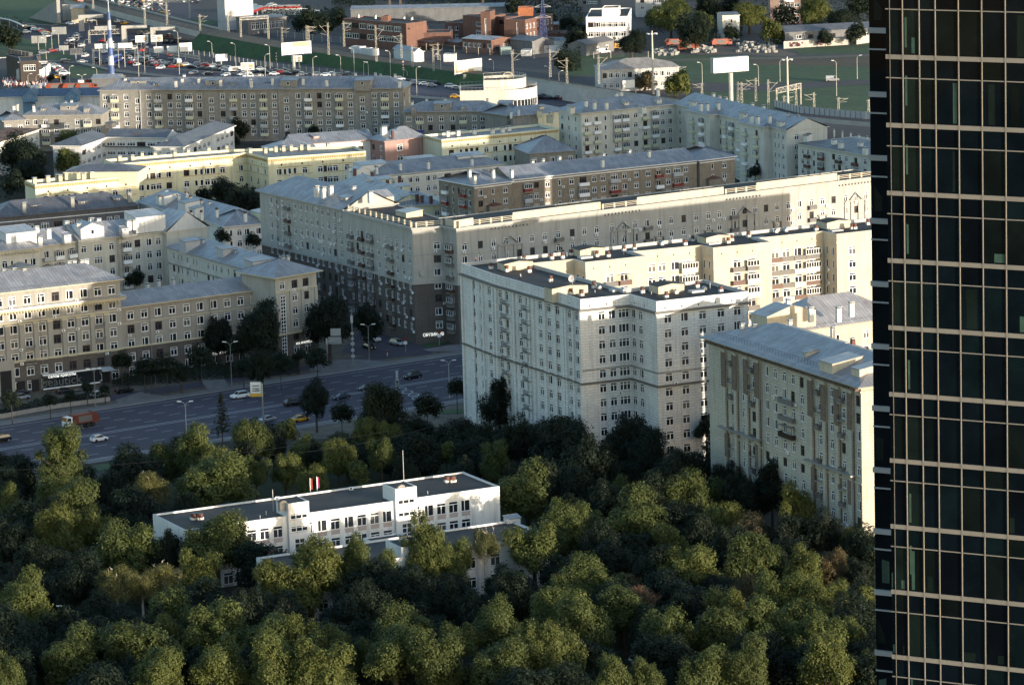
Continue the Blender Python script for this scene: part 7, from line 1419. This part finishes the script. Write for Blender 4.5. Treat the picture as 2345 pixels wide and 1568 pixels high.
# red entrance stair at the corner
# ================================================================== PEOPLE
def person(p, label, top, legs, skin=(.42,.28,.2), hair=(.03,.02,.015), pose='stand', rz=0):
    J = dict(hip=(0,0,.95), che=(0,0,1.32), nec=(0,0,1.5), hed=(0,-.01,1.63), lh=(-.1,0,.92), lk=(-.12,-.05,.5), lf=(-.13,0,.07), lt=(-.13,-.17,.04), rh=(.1,0,.92), rk=(.13,.06,.5), rf=(.14,.13,.08), rt=(.14,-.04,.04),
      ls=(-.19,0,1.43), le=(-.26,.05,1.15), lw=(-.26,-.08,.9), ld=(-.26,-.12,.8), rs=(.19,0,1.43), re=(.27,-.06,1.15), rw=(.25,-.22,.95), rd=(.25,-.27,.87))
    if pose == 'crouch':
        for k in J: x, y, z = J[k]; J[k] = (x, y-(.25 if z > 1.1 else 0), z-.45 if z > .8 else z)
        J['lk'] = (-.15,-.32,.45); J['rk'] = (.15,-.32,.45)
    E = [('hip','che',),('che','nec'),('nec','hed'),('hip','lh'),('lh','lk'),('lk','lf'),('lf','lt'),('hip','rh'),('rh','rk'),('rk','rf'),('rf','rt'),('che','ls'),('ls','le'),('le','lw'),('lw','ld'),('che','rs'),('rs','re'),('re','rw'),('rw','rd')]
    Rd = dict(hip=.15, che=.16, nec=.06, hed=.105, lh=.1, rh=.1, lk=.065, rk=.065, lf=.045, rf=.045, lt=.04, rt=.04, ls=.07, rs=.07, le=.045, re=.045, lw=.03, rw=.03, ld=.04, rd=.04)
    ks = list(J); me = bpy.data.meshes.new('body'); me.from_pydata([J[k] for k in ks], [(ks.index(a), ks.index(b_)) for a, b_ in E], []); o = bpy.data.objects.new('tmp', me); COL.objects.link(o)
    md = o.modifiers.new('skin', 'SKIN'); 
    for i, k in enumerate(ks): me.skin_vertices[0].data[i].radius = (Rd[k],)*2
    me.skin_vertices[0].data[0].use_root = True; sb = o.modifiers.new('sub', 'SUBSURF'); sb.levels = 1; sb.render_levels = 1
    bpy.context.view_layer.update(); m2 = bpy.data.meshes.new_from_object(o.evaluated_get(bpy.context.evaluated_depsgraph_get())); bpy.data.objects.remove(o)
    m2.materials.clear(); tag_ = '%.2f%.2f%.2f' % top+'%.2f' % legs[0]
    for nm, col in (('skin', skin), ('top'+tag_, top), ('legs'+tag_, legs), ('hair', hair)): m2.materials.append(M(nm, col, .8, var=0))
    dz = .45 if pose == 'crouch' else 0
    for f in m2.polygons:
        x, y, z = f.center; z += dz if z > .35 else 0; f.material_index = 3 if (z > 1.66 or (z > 1.6 and y > .03)) else (0 if z > 1.5 or (abs(x) > .2 and z < .93 and z > .7) else (1 if z > .95 or abs(x) > .2 else 2)); f.use_smooth = True
    r = obj('person', m2); r.location = p; r.rotation_euler = (0,0,rz); return tag(r, label, 'person')
person(P('D2',878,438), 'person in a red jacket and white trousers walking on the corner plaza', (.25,.02,.03), (.7,.7,.7), rz=1)
person(P('F3',945,835,37.0), 'bare-armed person in pink top standing at the far edge of the tall block roof', (.45,.2,.2), (.1,.06,.08))
person(P('F3',1365,988,37.0), 'worker in white shirt and dark trousers standing mid roof of the tall block', (.75,.75,.75), (.03,.03,.04), rz=2)
person(P('F3',1748,715,37.0), 'person in dark clothes sitting by the far parapet near the second roof cabin', (.02,.02,.02), (.02,.02,.03), pose='crouch')
person(P('F4',2130,735,38.6), 'left of two workers crouching on the ornate block roof, grey clothes', (.2,.2,.2), (.1,.1,.12), pose='crouch'); person(P('F4',2195,728,38.8), 'right of two workers crouching on the ornate block roof, black clothes', (.02,.02,.025), (.02,.02,.02), pose='crouch')
person(P('E5',2087,612), 'lone dark figure walking on the meadow near the glass tower', (.02,.02,.02), (.02,.02,.02)); person(P('D6',2270,1508), 'person in a white shirt at the bottom right under the tower', (.7,.66,.6), (.3,.25,.2))
for x, y, lb, cols in ((665,232,'red flag on a pole behind the school roof',((.35,.02,.02),)),(718,222,'white, blue and red flag on a pole behind the school roof',((.7,.7,.7),(.03,.05,.3),(.35,.02,.02)))):
    p = P('F5', x, y, 12.4); r = empty('flag', (p.x, p.y+1.2, 0), lb, 'flag', 'flags behind the school'); m = MB(); m.tube((0,0,0), (0,0,15.2), .06, WHITE); obj('pole', m.mesh('pole'), r); f = MB()
    for i, cl in enumerate(cols):
        mt_ = M('flag_%d%d' % (i, len(cols)), cl, .8, var=0); w_ = .42/len(cols); f.face([(.05+i*w_,0,12.9), (.05+(i+1)*w_,.1,12.7), (.05+(i+1)*w_,.1,15.0), (.05+i*w_,0,15.1)], mt_)
    obj('cloth', f.mesh('cloth'), r)
# ================================================================== TREES
LEAF = M('foliage', (.084,.108,.032), .6, kind='leaf', var=.12, spec=.25); LEAFD = M('shade_dark_foliage', (.011,.022,.012), .65, kind='leaf', var=.14, spec=.3); LEAFB = M('birch_foliage', (.105,.115,.040), .6, kind='leaf', var=.2, spec=.3); LEAFR = M('rusty_foliage', (.085,.072,.030), .7, kind='leaf', var=.2)  # dark foliage: tree shade put into the leaf colour, near black between crowns
BARK = M('bark', (.06,.045,.035), .95, var=.2, sc_=2); BIRCH = M('birch_bark', (.50,.46,.40), .8, var=.2, sc_=3); NEED = M('needles', (.030,.042,.026), .7, kind='leaf', var=.25)
def leafq(m, p, s, d, rnd, mat):
    d = (d+Vector((rnd.uniform(-1,1), rnd.uniform(-1,1), rnd.uniform(-.6,1)))*.6).normalized(); e = d.orthogonal().normalized(); e = (Matrix.Rotation(rnd.uniform(0, 6.28), 3, d) @ e); g = d.cross(e); a = e*s*rnd.uniform(.6, 1.1); b_ = g*s*rnd.uniform(.4, .8)
    k = len(m.v); m.v += [tuple(p-a), tuple(p-b_*.6+d*s*.15), tuple(p+a), tuple(p+b_)]; m.f.append((k, k+1, k+2, k+3)); m.m.append(m.mi(mat)); m.uv.append([(0, 0)]*4)
def proto(kind, seed):
    rnd = random.Random(seed); m, t = MB(), MB(); mat = dict(round=LEAF, dark=LEAFD, birch=LEAFB, rusty=LEAFR, spruce=NEED, bush=LEAFD, tall=LEAF, talld=LEAFD).get(kind, LEAF)
    # unit crown: radius 1, centred at z = 0; trunk runs down to z = -TR
    if kind == 'spruce':
        for i in range(46):
            z = 1.6-3.1*i/46; r = .04+.9*((i+2)/48)**.8
            for j in range(int(6+r*16)):
                a = rnd.uniform(0, 6.28); rr = r*rnd.uniform(.75, 1.1); st = Vector((math.cos(a), math.sin(a), 0)); 
                for q in range(5): leafq(m, Vector((0,0,z))+st*(rr*(q+1)/5)-Z*(rr*.35*(q+1)/5), .075, Z+st*.4, rnd, mat)
        t.tube((0,0,-2.2), (0,0,1.5), .07, BARK, .01); return m, t
    tall = kind in ('tall', 'talld'); zs = 1.55 if tall else 1.0
    nl = 9 if kind != 'birch' else 12; lobes = [(Vector((0,0,.1)), .6)]; sx_ = rnd.uniform(.8, 1.15)
    for i in range(nl*2):
        a = i*2.4+rnd.uniform(-.4, .4); e = rnd.uniform(-.55, 1.0); rr = math.sqrt(max(0, 1-e*e*.8))*rnd.uniform(.42, .86); lobes.append((Vector((math.cos(a)*rr*sx_, math.sin(a)*rr, e*.72*zs+rnd.uniform(-.15,.15))), rnd.choice((.18,.26,.34,.46))))
    leaf = .048 if kind != 'birch' else .038; tot = 0
    for c, r in lobes:
        nc = int(64*r*r*9)+12
        for i in range(nc):
            d = Vector((rnd.gauss(0,1), rnd.gauss(0,1), rnd.gauss(0,1)+.25)).normalized(); p = c+d*r*rnd.uniform(.72, 1.08); p.z *= 1.0
            ncl = rnd.randint(9, 14) if kind != 'birch' else rnd.randint(6, 9)
            if p.length < .35: continue
            for q in range(ncl):
                off = Vector((rnd.gauss(0,1), rnd.gauss(0,1), rnd.gauss(0,1)))*.062
                if kind == 'birch': off = Vector((off.x*.7, off.y*.7, -abs(off.z)*3.0))
                leafq(m, p+off, leaf*rnd.uniform(.7, 1.25), (d+Z*.35).normalized(), rnd, mat)
    bm = BIRCH if kind == 'birch' else BARK; t.tube((0,0,-2.4), (0,0,-.35), .085, bm, .06, n=7, cap=False); t.tube((0,0,-.35), (.05,.02,.55), .06, bm, .02, n=6)
    for c, r in lobes[1:12]:
        s0 = Vector((0,0,-.9+rnd.uniform(0,.8))); md = s0.lerp(c, .55)+Vector((rnd.uniform(-.1,.1), rnd.uniform(-.1,.1), -.05)); t.tube(s0, md, .035 if kind != 'birch' else .03, bm, .02, n=5, cap=False); t.tube(md, c*(.97 if kind == 'birch' else .9), .02, bm, .008, n=4)
    if kind == 'birch':
        for c, r in lobes[:10]:
            for q in range(2): a = c+Vector((rnd.uniform(-.2,.2),)*3); t.tube(a, a+Vector((rnd.uniform(-.15,.15),rnd.uniform(-.15,.15),.12)), .012, bm, .005, n=4)
    return m, t
TP = {}
for kd, sd_ in (('round',6),('dark',5),('birch',2),('rusty',1),('spruce',1),('tall',2),('talld',2)):
    TP[kd] = []
    for i in range(sd_): m, t = proto(kd, hash_seed if False else 100*len(kd)+i*7+ord(kd[0])); TP[kd].append((m.mesh('crown'), t.mesh('trunk')))
tr = random.Random(77); TREES = []
def pip(x, y, poly):
    c = False; n = len(poly); j = n-1
    for i in range(n):
        a, b_ = poly[i], poly[j]
        if (a[1] > y) != (b_[1] > y) and x < (b_[0]-a[0])*(y-a[1])/(b_[1]-a[1])+a[0]: c = not c
        j = i
    return c
def blocked(x, y, mg, zb):
    for poly, h in FOOT:
        if zb < h and any(pip(x+dx, y+dy, poly) for dx, dy in ((0,0),(mg,0),(-mg,0),(0,mg),(0,-mg))): return True
    return False
def tree(x, y, r, kind='round', c='V', zc=None, label=None):
    """crown centre and half width as measured on the survey sheet"""
    s = CR[c][2]; r = r*s; X, Y_ = vv(c, x, y); p0 = P('V', X, Y_, 9); rm = r/(FX/p0.length); rm = max(.8, rm*(1.24 if Y_ > 1090 else 1.0)); vs = {'tall':1.55,'talld':1.55,'spruce':1.5}.get(kind, 1.0)
    zc = zc if zc is not None else max(rm*vs*1.02+.6, min((15.5 if Y_ < 1100 else 11.5)-rm*.5, rm*2.1+1.0)); zc = min(zc, rm*vs*.92+.2) if Y_ < 460 else zc; p = P('V', X, Y_, zc)
    z0 = zc
    while zc < 21 and blocked(p.x, p.y, rm*.45, zc-rm*.6): zc += .25; p = P('V', X, Y_, zc)
    if zc >= 21:
        zc = z0; p = P('V', X, Y_, zc)
        while zc > .8 and blocked(p.x, p.y, rm*.45, zc-rm*.6): zc -= .25; p = P('V', X, Y_, zc)
    TREES.append([p.x, p.y, rm, zc, kind, X, Y_, label])
def many(c, kind, *v):
    for i in range(0, len(v), 3): tree(v[i], v[i+1], v[i+2], kind, c)
many('V','round',60,1400,55,171,1501,58,306,1504,75,392,1449,34,496,1455,65,505,1525,60,628,1470,52,628,1531,55,361,1545,55,20,1550,40,294,1271,62,453,1314,46,496,1241,66,58,1363,46,168,1164,50,132,1220,46,208,1205,42,12,1149,35,490,1109,70,153,1436,20,
 630,1329,46,709,1338,66,731,1272,40,817,1275,36,880,1291,31,966,1234,38,985,1285,42,1045,1291,36,791,1348,24,1223,1265,58,1286,1215,45,1207,1135,62,614,1462,52,699,1469,42,763,1484,42,731,1532,60,918,1453,60,836,1500,30,906,1516,62,1001,1526,60,1049,1469,40,1137,1443,56,1144,1532,62,1207,1500,48,1271,1405,46,1302,1351,30,1255,1500,50,
 1298,1208,48,1355,1199,26,1447,1208,70,1529,1237,34,1580,1148,52,1577,1307,54,1412,1339,24,1339,1339,50,1285,1373,36,1431,1399,55,1342,1446,60,1530,1462,55,1666,1405,46,1656,1453,60,1755,1446,58,1726,1291,50,1783,1364,46,1850,1367,48,1840,1294,40,1951,1240,27,1821,1158,36,1659,1193,35,1923,1367,28,1878,1462,52,1894,1532,62,1618,1532,52,1713,1532,50,1989,1373,26,1958,1459,30,1999,1516,30,1402,1551,42,1482,1548,38,1278,1500,50,
 776,1047,38,829,995,38,882,995,38,873,1038,38,952,1038,18,975,1018,17,1022,1038,30,1128,1056,38,668,1068,30,652,990,32,375,1047,40,457,1033,50,571,1009,45,498,1077,40,653,1074,35,586,1080,35,716,1105,30)
many('V','tall',141,1062,56,1430,1030,30,825,1090,26)
many('V','birch',266,1339,42,325,1345,34,374,1327,38,346,1112,35,1109,1246,30,960,1035,20,1000,1045,20,1930,1420,24,1868,1420,22)
many('V','rusty',245,1212,26,1904,1294,32,1704,1356,32,1450,1342,24,1717,1215,36)
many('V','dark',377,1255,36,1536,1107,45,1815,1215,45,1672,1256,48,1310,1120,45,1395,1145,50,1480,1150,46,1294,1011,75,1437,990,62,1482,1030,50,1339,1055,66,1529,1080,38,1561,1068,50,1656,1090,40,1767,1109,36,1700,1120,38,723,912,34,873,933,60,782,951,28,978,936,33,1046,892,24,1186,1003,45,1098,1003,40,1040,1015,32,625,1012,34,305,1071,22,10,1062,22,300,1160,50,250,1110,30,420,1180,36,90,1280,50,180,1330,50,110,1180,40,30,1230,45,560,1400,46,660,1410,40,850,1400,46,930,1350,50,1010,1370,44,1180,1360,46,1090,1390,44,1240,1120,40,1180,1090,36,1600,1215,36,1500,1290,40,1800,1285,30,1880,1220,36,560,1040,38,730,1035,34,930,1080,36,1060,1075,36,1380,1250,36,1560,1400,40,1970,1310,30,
 345,848,24,382,842,27,412,850,20,416,863,15,498,750,36,595,746,52,460,822,30,557,842,22,600,828,35,642,833,25,199,889,15,114,918,16,161,910,15,240,893,12,26,918,22,726,822,28,685,817,16,278,830,24,753,725,55,844,725,36,540,800,26,330,845,24,
 50,370,55,67,400,45,30,425,30,334,346,22,322,286,26,436,280,18,466,276,11,548,299,25,580,293,18,527,331,25,1008,272,28,756,287,17,961,296,14,457,428,16,404,431,14,516,445,38,557,461,45,586,472,30,510,543,18,580,552,18,308,642,22,220,612,11,675,399,11,810,374,12,827,440,12,994,481,14,1431,333,18,1500,333,28,1729,396,18,465,450,20,640,470,22,700,455,16,820,392,10,1030,300,14,720,300,12)
many('V','dark',1317,96,27,1332,74,18,1291,148,26,1446,102,34,1575,68,32,1593,82,38,1675,79,20,1672,19,28,18,90,32,714,55,33,773,47,24,745,60,24,117,180,10,144,180,8,1620,20,34,1800,40,28,1925,50,34,1960,80,26,1970,20,30,1890,90,20,690,60,20,1300,60,22,1250,45,26,1180,20,22)
many('V','round',155,338,34,1551,193,33,1536,49,42,1545,22,34,1608,54,28,1716,41,40,1770,72,30,1869,28,40,155,370,30,1500,45,24)
many('V','birch',934,21,12,981,18,13,1021,18,14,477,314,30,1330,45,10)
many('V','rusty',1477,187,26)
many('V','talld',1142,918,36,1393,915,36,1618,985,26,1108,905,16,1767,1080,22)
tree(507,945,30,'spruce'); tree(1405,880,14,'spruce')
# fill the park floor between the measured crowns
def near(px, py, rm):
    for t in TREES:
        if (t[0]-px)**2+(t[1]-py)**2 < (.66*(t[2]+rm))**2: return True
    return False
NAM = {}
SCP = None
def inside_building(px, py):
    for (L_, R__, d_) in KEEP:
        u = (R__-L_).normalized(); n = Vector((u.y,-u.x)); w_ = Vector((px,py))-L_; a = w_.dot(u); b_ = -w_.dot(n)
        if -4 < a < (R__-L_).length+4 and -4 < b_ < d_+4: return True
    return False
KEEP = [(S('V',422.7,1213.3,12.7), S('V',1143.7,1112.7,12.7), 16), (S('D5',45,592,10.2)+Vector((3,-14)), S('D5',1885,322,10.2)+Vector((3,-14)), 16), (S('V',1328,685,38), S('V',1712,666,38), 60), (S('F4',380,575,36), S('F4',2120,1135,36), 24)]
for i in range(900):
    X = tr.uniform(-20, 2010); Y_ = tr.uniform(985, 1600); 
    if Y_ < 1110 and X < 640 and Y_ < 1000+ (640-X)*.2: continue
    if 520 < X < 640 and 1330 < Y_ < 1400: continue
    if 60 < X < 560 and 1050 < Y_ < 1085+(300-X)*.05: continue
    rm = tr.uniform(4.2, 7.0); zc = rm*.85+.6; p = P('V', X, Y_, zc)
    if (1490 < X < 1645 and Y_ < 1135) or (1690 < X and Y_ < 1265): continue
    if 350 < X < 1215 and 1070 < Y_ < 1300+(X < 600)*40: continue
    if near(p.x, p.y, rm) or blocked(p.x, p.y, rm*.8, 0): continue
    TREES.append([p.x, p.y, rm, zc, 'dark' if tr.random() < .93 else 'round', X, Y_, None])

ROWS = [(0, 120, 'in the far background'), (120, 400, 'among the far houses'), (400, 620, 'in the courtyards'), (620, 960, 'along the avenue pavement'), (960, 1090, 'between avenue and school'), (1090, 1230, 'level with the school roof'), (1230, 1340, 'in front of the school'), (1340, 1440, 'below the school clearing'), (1440, 1520, 'in the last row but one'), (1520, 1700, 'in the bottom row')]
COLS_ = [(-100, 200, 'at far left'), (200, 450, 'at left'), (450, 800, 'left of centre'), (800, 1150, 'near the centre'), (1150, 1450, 'right of centre'), (1450, 1750, 'towards the tall blocks'), (1750, 2100, 'nearest the glass tower')]
ADJ = dict(round='leafy green', dark='dark green', birch='feathery birch', rusty='reddish', spruce='dark spruce', tall='tall leafy green', talld='tall dark narrow')
ORD = ['first','second','third','fourth','fifth','sixth','seventh','eighth','ninth','tenth','eleventh','twelfth','thirteenth','fourteenth','fifteenth','sixteenth','seventeenth','eighteenth','nineteenth','twentieth']
big = sorted(TREES, key=lambda t: -(t[2]))
cell = {}
for t in TREES:
    ry = next((r[2] for r in ROWS if r[0] <= t[6] < r[1]), ROWS[0][2]); cx2 = next((r[2] for r in COLS_ if r[0] <= t[5] < r[1]), COLS_[0][2]); cell.setdefault((ADJ[t[4]], ry, cx2), []).append(t)
for (adj, ry, cx2), ts in cell.items():
    ts.sort(key=lambda t: t[5])
    for i, t in enumerate(ts):
        w_ = 'tree' if 'spruce' not in adj and 'birch' not in adj else ''
        t[7] = (f'{adj} {w_} {ry} {cx2}' if len(ts) == 1 else f'{adj} {w_} {ry} {cx2}, {ORD[min(i,19)]} from left').replace('  ', ' ')
order = sorted(range(len(TREES)), key=lambda i: -TREES[i][2]/TREES[i][1])
def thin(me):
    m = MB(); n = len(me.polygons); vs_ = [tuple(v.co) for v in me.vertices]
    for k in range(0, n, 9):
        f = me.polygons[k]; q = [Vector(vs_[i]) for i in f.vertices]; c0 = sum(q, Vector())/len(q); m.v += [tuple(c0+(p-c0)*2.6) for p in q]; m.f.append(tuple(range(len(m.v)-len(q), len(m.v)))); m.m.append(0); m.uv.append([(0,0)]*len(q))
    m.ms = [me.materials[0]]; return m
TH = {}; REST = MB()
for i in order[285:]:
    x, y, rm, zc, kind, X, Y_, lb = TREES[i]; 
    if kind not in TH: TH[kind] = thin(TP[kind][0][0])
    REST.add(TH[kind], Matrix.Translation((x, y, zc)) @ Matrix.Diagonal((rm, rm, rm, 1)) @ Matrix.Rotation(tr.uniform(0, 6), 4, 'Z')); REST.tube((x,y,0), (x,y,zc), .15, BARK, .06, n=5)
if REST.v: tag(obj('small_trees', REST.mesh('small_trees')), 'smaller dark garden trees and bushes filling gaps between the buildings and crowns', 'trees', kind='stuff')
for i in order[:285]:
    (x, y, rm, zc, kind, X, Y_, lb) = TREES[i]
    cm, tm = TP[kind][i % len(TP[kind])]; r = empty({'birch':'birch_tree','spruce':'spruce_tree'}.get(kind, 'tree'), (x, y, 0), lb, 'tree', {'birch':'birches','spruce':'spruces'}.get(kind, 'park and street trees'), tr.uniform(0, 6.28))
    sz = rm*tr.uniform(.82, 1.12); c = obj('crown', cm, r); top = zc+sz; bot = min(zc-sz, 2.0 if kind in ('dark','talld') else max(2.5, zc*.28)) if kind not in ('tall','birch','spruce') else zc-sz; c.location = (0, 0, (top+bot)/2); c.scale = (rm, rm*tr.uniform(.9, 1.1), (top-bot)/2)
    t = obj('trunk', tm, r); t.location = (0, 0, zc); t.scale = (rm, rm, max(zc/2.35, rm*.8) if zc/2.35 > rm*.8 else zc/2.35)
# bare tree
o = P('D6',700,1260); r = empty('bare_tree', o, 'leafless brown tree standing between green crowns near the bottom', 'tree'); m = MB(); rb = random.Random(2)
def br(p, d, L, w_, k):
    q = p+d*L; m.tube(p, q, w_, M('dead_wood',(.17,.10,.06),.9,var=.1), w_*.6, n=4, cap=False)
    if k:
        for i in range(4): br(q if i else p+d*L*.7, (d+Vector((rb.uniform(-.7,.7),rb.uniform(-.7,.7),rb.uniform(-.1,.5)))).normalized(), L*.68, w_*.55, k-1)
br(Vector((0,0,0)), Z, 4.5, .22, 5); obj('branches', m.mesh('branches'), r)
# clipped hedge, ivy, undergrowth and far wood
def mass(name, label, pts_fn, n, s, mat, cat, org=None):
    m = MB(); rnd = random.Random(9)
    for i in range(n): p, d = pts_fn(rnd); leafq(m, p, s*rnd.uniform(.6, 1.3), d, rnd, mat)
    return tag(obj(name, m.mesh(name)), label, cat, kind='stuff')
def hedge(rnd):
    a, b_ = P('D1',-40,905), P('D1',850,775); t = rnd.random(); return a.lerp(b_, t)+Vector((rnd.uniform(-1,1)*.8, rnd.uniform(-.2,2.2), rnd.uniform(.3, 2.2+.5*math.sin(t*40)))), Vector((0,-.5,1))
mass('hedge', 'clipped dark hedge above the low wall at the far left of the avenue', hedge, 5000, .22, LEAFD, 'hedge')
def shr(rnd):
    x = rnd.uniform(880, 2340); p = P('D1', x, 640-(x-880)*.07+rnd.uniform(-45, 45)); h = 1.2+1.6*abs(math.sin(x*.05)); return p+Z*rnd.uniform(.1, h), Vector((0,-.5,1))
mass('shrubs', 'dark shrubbery filling the strip before the tan block', shr, 12000, .26, LEAFD, 'shrubs')
def wood(rnd):
    X = rnd.choice((rnd.uniform(860, 1300), rnd.uniform(1500, 2040))); p = P('V', X, rnd.uniform(-34, 6)); return p+Z*(rnd.random()**.6*(9+4*math.sin(X*.11)+3*math.sin(X*.037))), Vector((0,-.7,.8))
mass('woodland', 'dark distant woodland along the top edge', wood, 26000, .8, LEAFD, 'woodland')
BR_ = [(505,745,36,62),(760,860,2,20),(744,790,40,62),(1225,1335,4,60),(1280,1330,70,120),(1400,1480,90,118),(1480,1640,40,80),(1640,1700,60,92),(1700,1990,14,60),(1840,1990,60,78),(-30,50,60,110),(930,1120,18,40),(-20,90,340,460),(480,640,430,490),(1275,1330,135,165),(1560,1640,84,104),(1040,1240,4,16)]
def bush(rnd):
    a = rnd.choice(BR_); X, Y_ = rnd.uniform(a[0], a[1]), rnd.uniform(a[2], a[3]); p = P('V', X, Y_)
    return p+Z*(rnd.random()**.6*(2.5+3*abs(math.sin(X*.13+Y_*.2)))), Vector((0,-.6,1))
mass('bushes', 'dark bushes and scrub spreading between the distant yards, sheds and tracks', bush, 26000, .6, LEAFD, 'bushes')
def under(rnd):
    X, Y_ = rnd.uniform(-20, 2010), rnd.uniform(1150, 1600); p = P('V', X, Y_)
    while inside_building(p.x, p.y) or (520 < X < 640 and 1330 < Y_ < 1400): X, Y_ = rnd.uniform(-20, 2010), rnd.uniform(1150, 1600); p = P('V', X, Y_)
    return p+Z*rnd.uniform(.1, 1.0), Vector((0,-.3,1))
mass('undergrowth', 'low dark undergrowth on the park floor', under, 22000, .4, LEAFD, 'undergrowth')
# overhead wires over the avenue and the park
WIREM = M('wire', (.02,.02,.02), .6, var=0)
def wires(label, spans, r_=.035, rt=[None]):
    r = empty('overhead_line', spans[0][0], label, 'wires')
    for a, b_ in spans:
        n = 14; m = MB()
        for i in range(n):
            t0, t1 = i/n, (i+1)/n; sag = lambda t: -4*1.6*t*(1-t); m.tube(a.lerp(b_, t0)+Z*sag(t0), a.lerp(b_, t1)+Z*sag(t1), r_, WIREM, n=3, cap=False)
        obj('wire', m.mesh('wire', spans[0][0]), r)
wires('dark overhead wires strung across the avenue and treetops', [(P('D1',900,560,9), P('D2',1460,180,12)), (P('D2',-60,1210,14), P('D2',1480,905,14)), (P('D2',560,940,13), P('D2',1480,720,13)), (P('D1',-30,1330,14), P('D2',900,1020,14))])
wires('thin cables hung along the railway masts over the green embankment', [(P('E2',590,215,11), P('E2',1110,225,11)), (P('E2',1110,225,11), P('E2',1850,330,11)), (P('E2',1850,330,11), P('E3',605,340,11)), (P('E3',605,340,11), P('E3',1030,545,9)), (P('E3',1030,545,9), P('E3',2200,640,11)), (P('E3',220,330,9), P('E3',1500,290,9)), (P('E1',1703,30,14), P('E2',590,215,11))], .05)
# ================================================================== CAMERA, LIGHT
cam = bpy.data.cameras.new('camera'); co = bpy.data.objects.new('camera', cam); COL.objects.link(co); sc.camera = co
cam.sensor_width = 36; cam.lens = 36*FX/2345; cam.clip_start = 5; cam.clip_end = 20000
co.matrix_world = Matrix(((_R.x,_U.x,-_F.x,0),(_R.y,_U.y,-_F.y,0),(_R.z,_U.z,-_F.z,HC),(0,0,0,1)))
SUN_EL, SUN_AZ = math.radians(4.8), (0.741, -0.671)
sd = Vector((SUN_AZ[0], SUN_AZ[1], 0)).normalized()*math.cos(SUN_EL)+Z*math.sin(SUN_EL)
sl = bpy.data.lights.new('sun', 'SUN'); sl.energy = 2.15; sl.angle = math.radians(.53); sl.color = (1, .86, .69)
so = bpy.data.objects.new('sun', sl); COL.objects.link(so); so.rotation_euler = sd.to_track_quat('Z', 'Y').to_euler()
w = bpy.data.worlds.new('World'); sc.world = w; w.use_nodes = True; nt = w.node_tree
sk = nt.nodes.new('ShaderNodeTexSky'); sk.sky_type = 'NISHITA'; sk.sun_disc = False; sk.sun_elevation = SUN_EL; sk.sun_rotation = math.atan2(sd.x, sd.y); sk.ozone_density = 1.6; sk.dust_density = 1.0; sk.air_density = 1.0
nt.links.new(sk.outputs[0], nt.nodes['Background'].inputs[0]); nt.nodes['Background'].inputs[1].default_value = .15
sc.view_settings.view_transform = 'Standard'; sc.view_settings.look = 'None'; sc.view_settings.exposure = 1.9; sc.view_settings.gamma = 1
sc.view_settings.use_curve_mapping = False

# unseen blocks added on the sun's side for the shadows they cast
b = Bld('tower_block', 'tall pale slab block standing outside the picture to the right', (205,1175), TW, cat='tower block', ac=0); b.ang = 0
flatx(b, [Vector(q) for q in ((188,1152),(262,1188),(255,1204),(181,1168))], 56, 55, {0: dict(n=17, s=3.2, t=2, c='w.w.w.w.w')}); b.done()

b = Bld('tower_block', 'pale office slab standing outside the picture behind the glass tower', (104,806), TW, cat='tower block', ac=0); b.ang = 0
flatx(b, [Vector(q) for q in ((92,791),(104,780),(117,795),(105,806))], 42, 41, {0: dict(n=11, s=3.5, t=2, c='w.w.w'), 3: dict(n=11, s=3.5, t=2, c='w.w')}); b.done()  # added only to shade the front of the tall white block

b = Bld('tower_block', 'long grey block standing outside the picture beyond the corner block', (112,1096), GRYW, cat='tower block', ac=0); b.ang = 0
flatx(b, [Vector(q) for q in ((112,1094),(212,1142),(206,1156),(106,1108))], 34, 33, {0: dict(n=8, s=3.6, t=4, c='w.w.w.w.w.w.w.w.w.w.w.w.w.w')}); b.done()  # added only to keep the ochre brick block in shadow
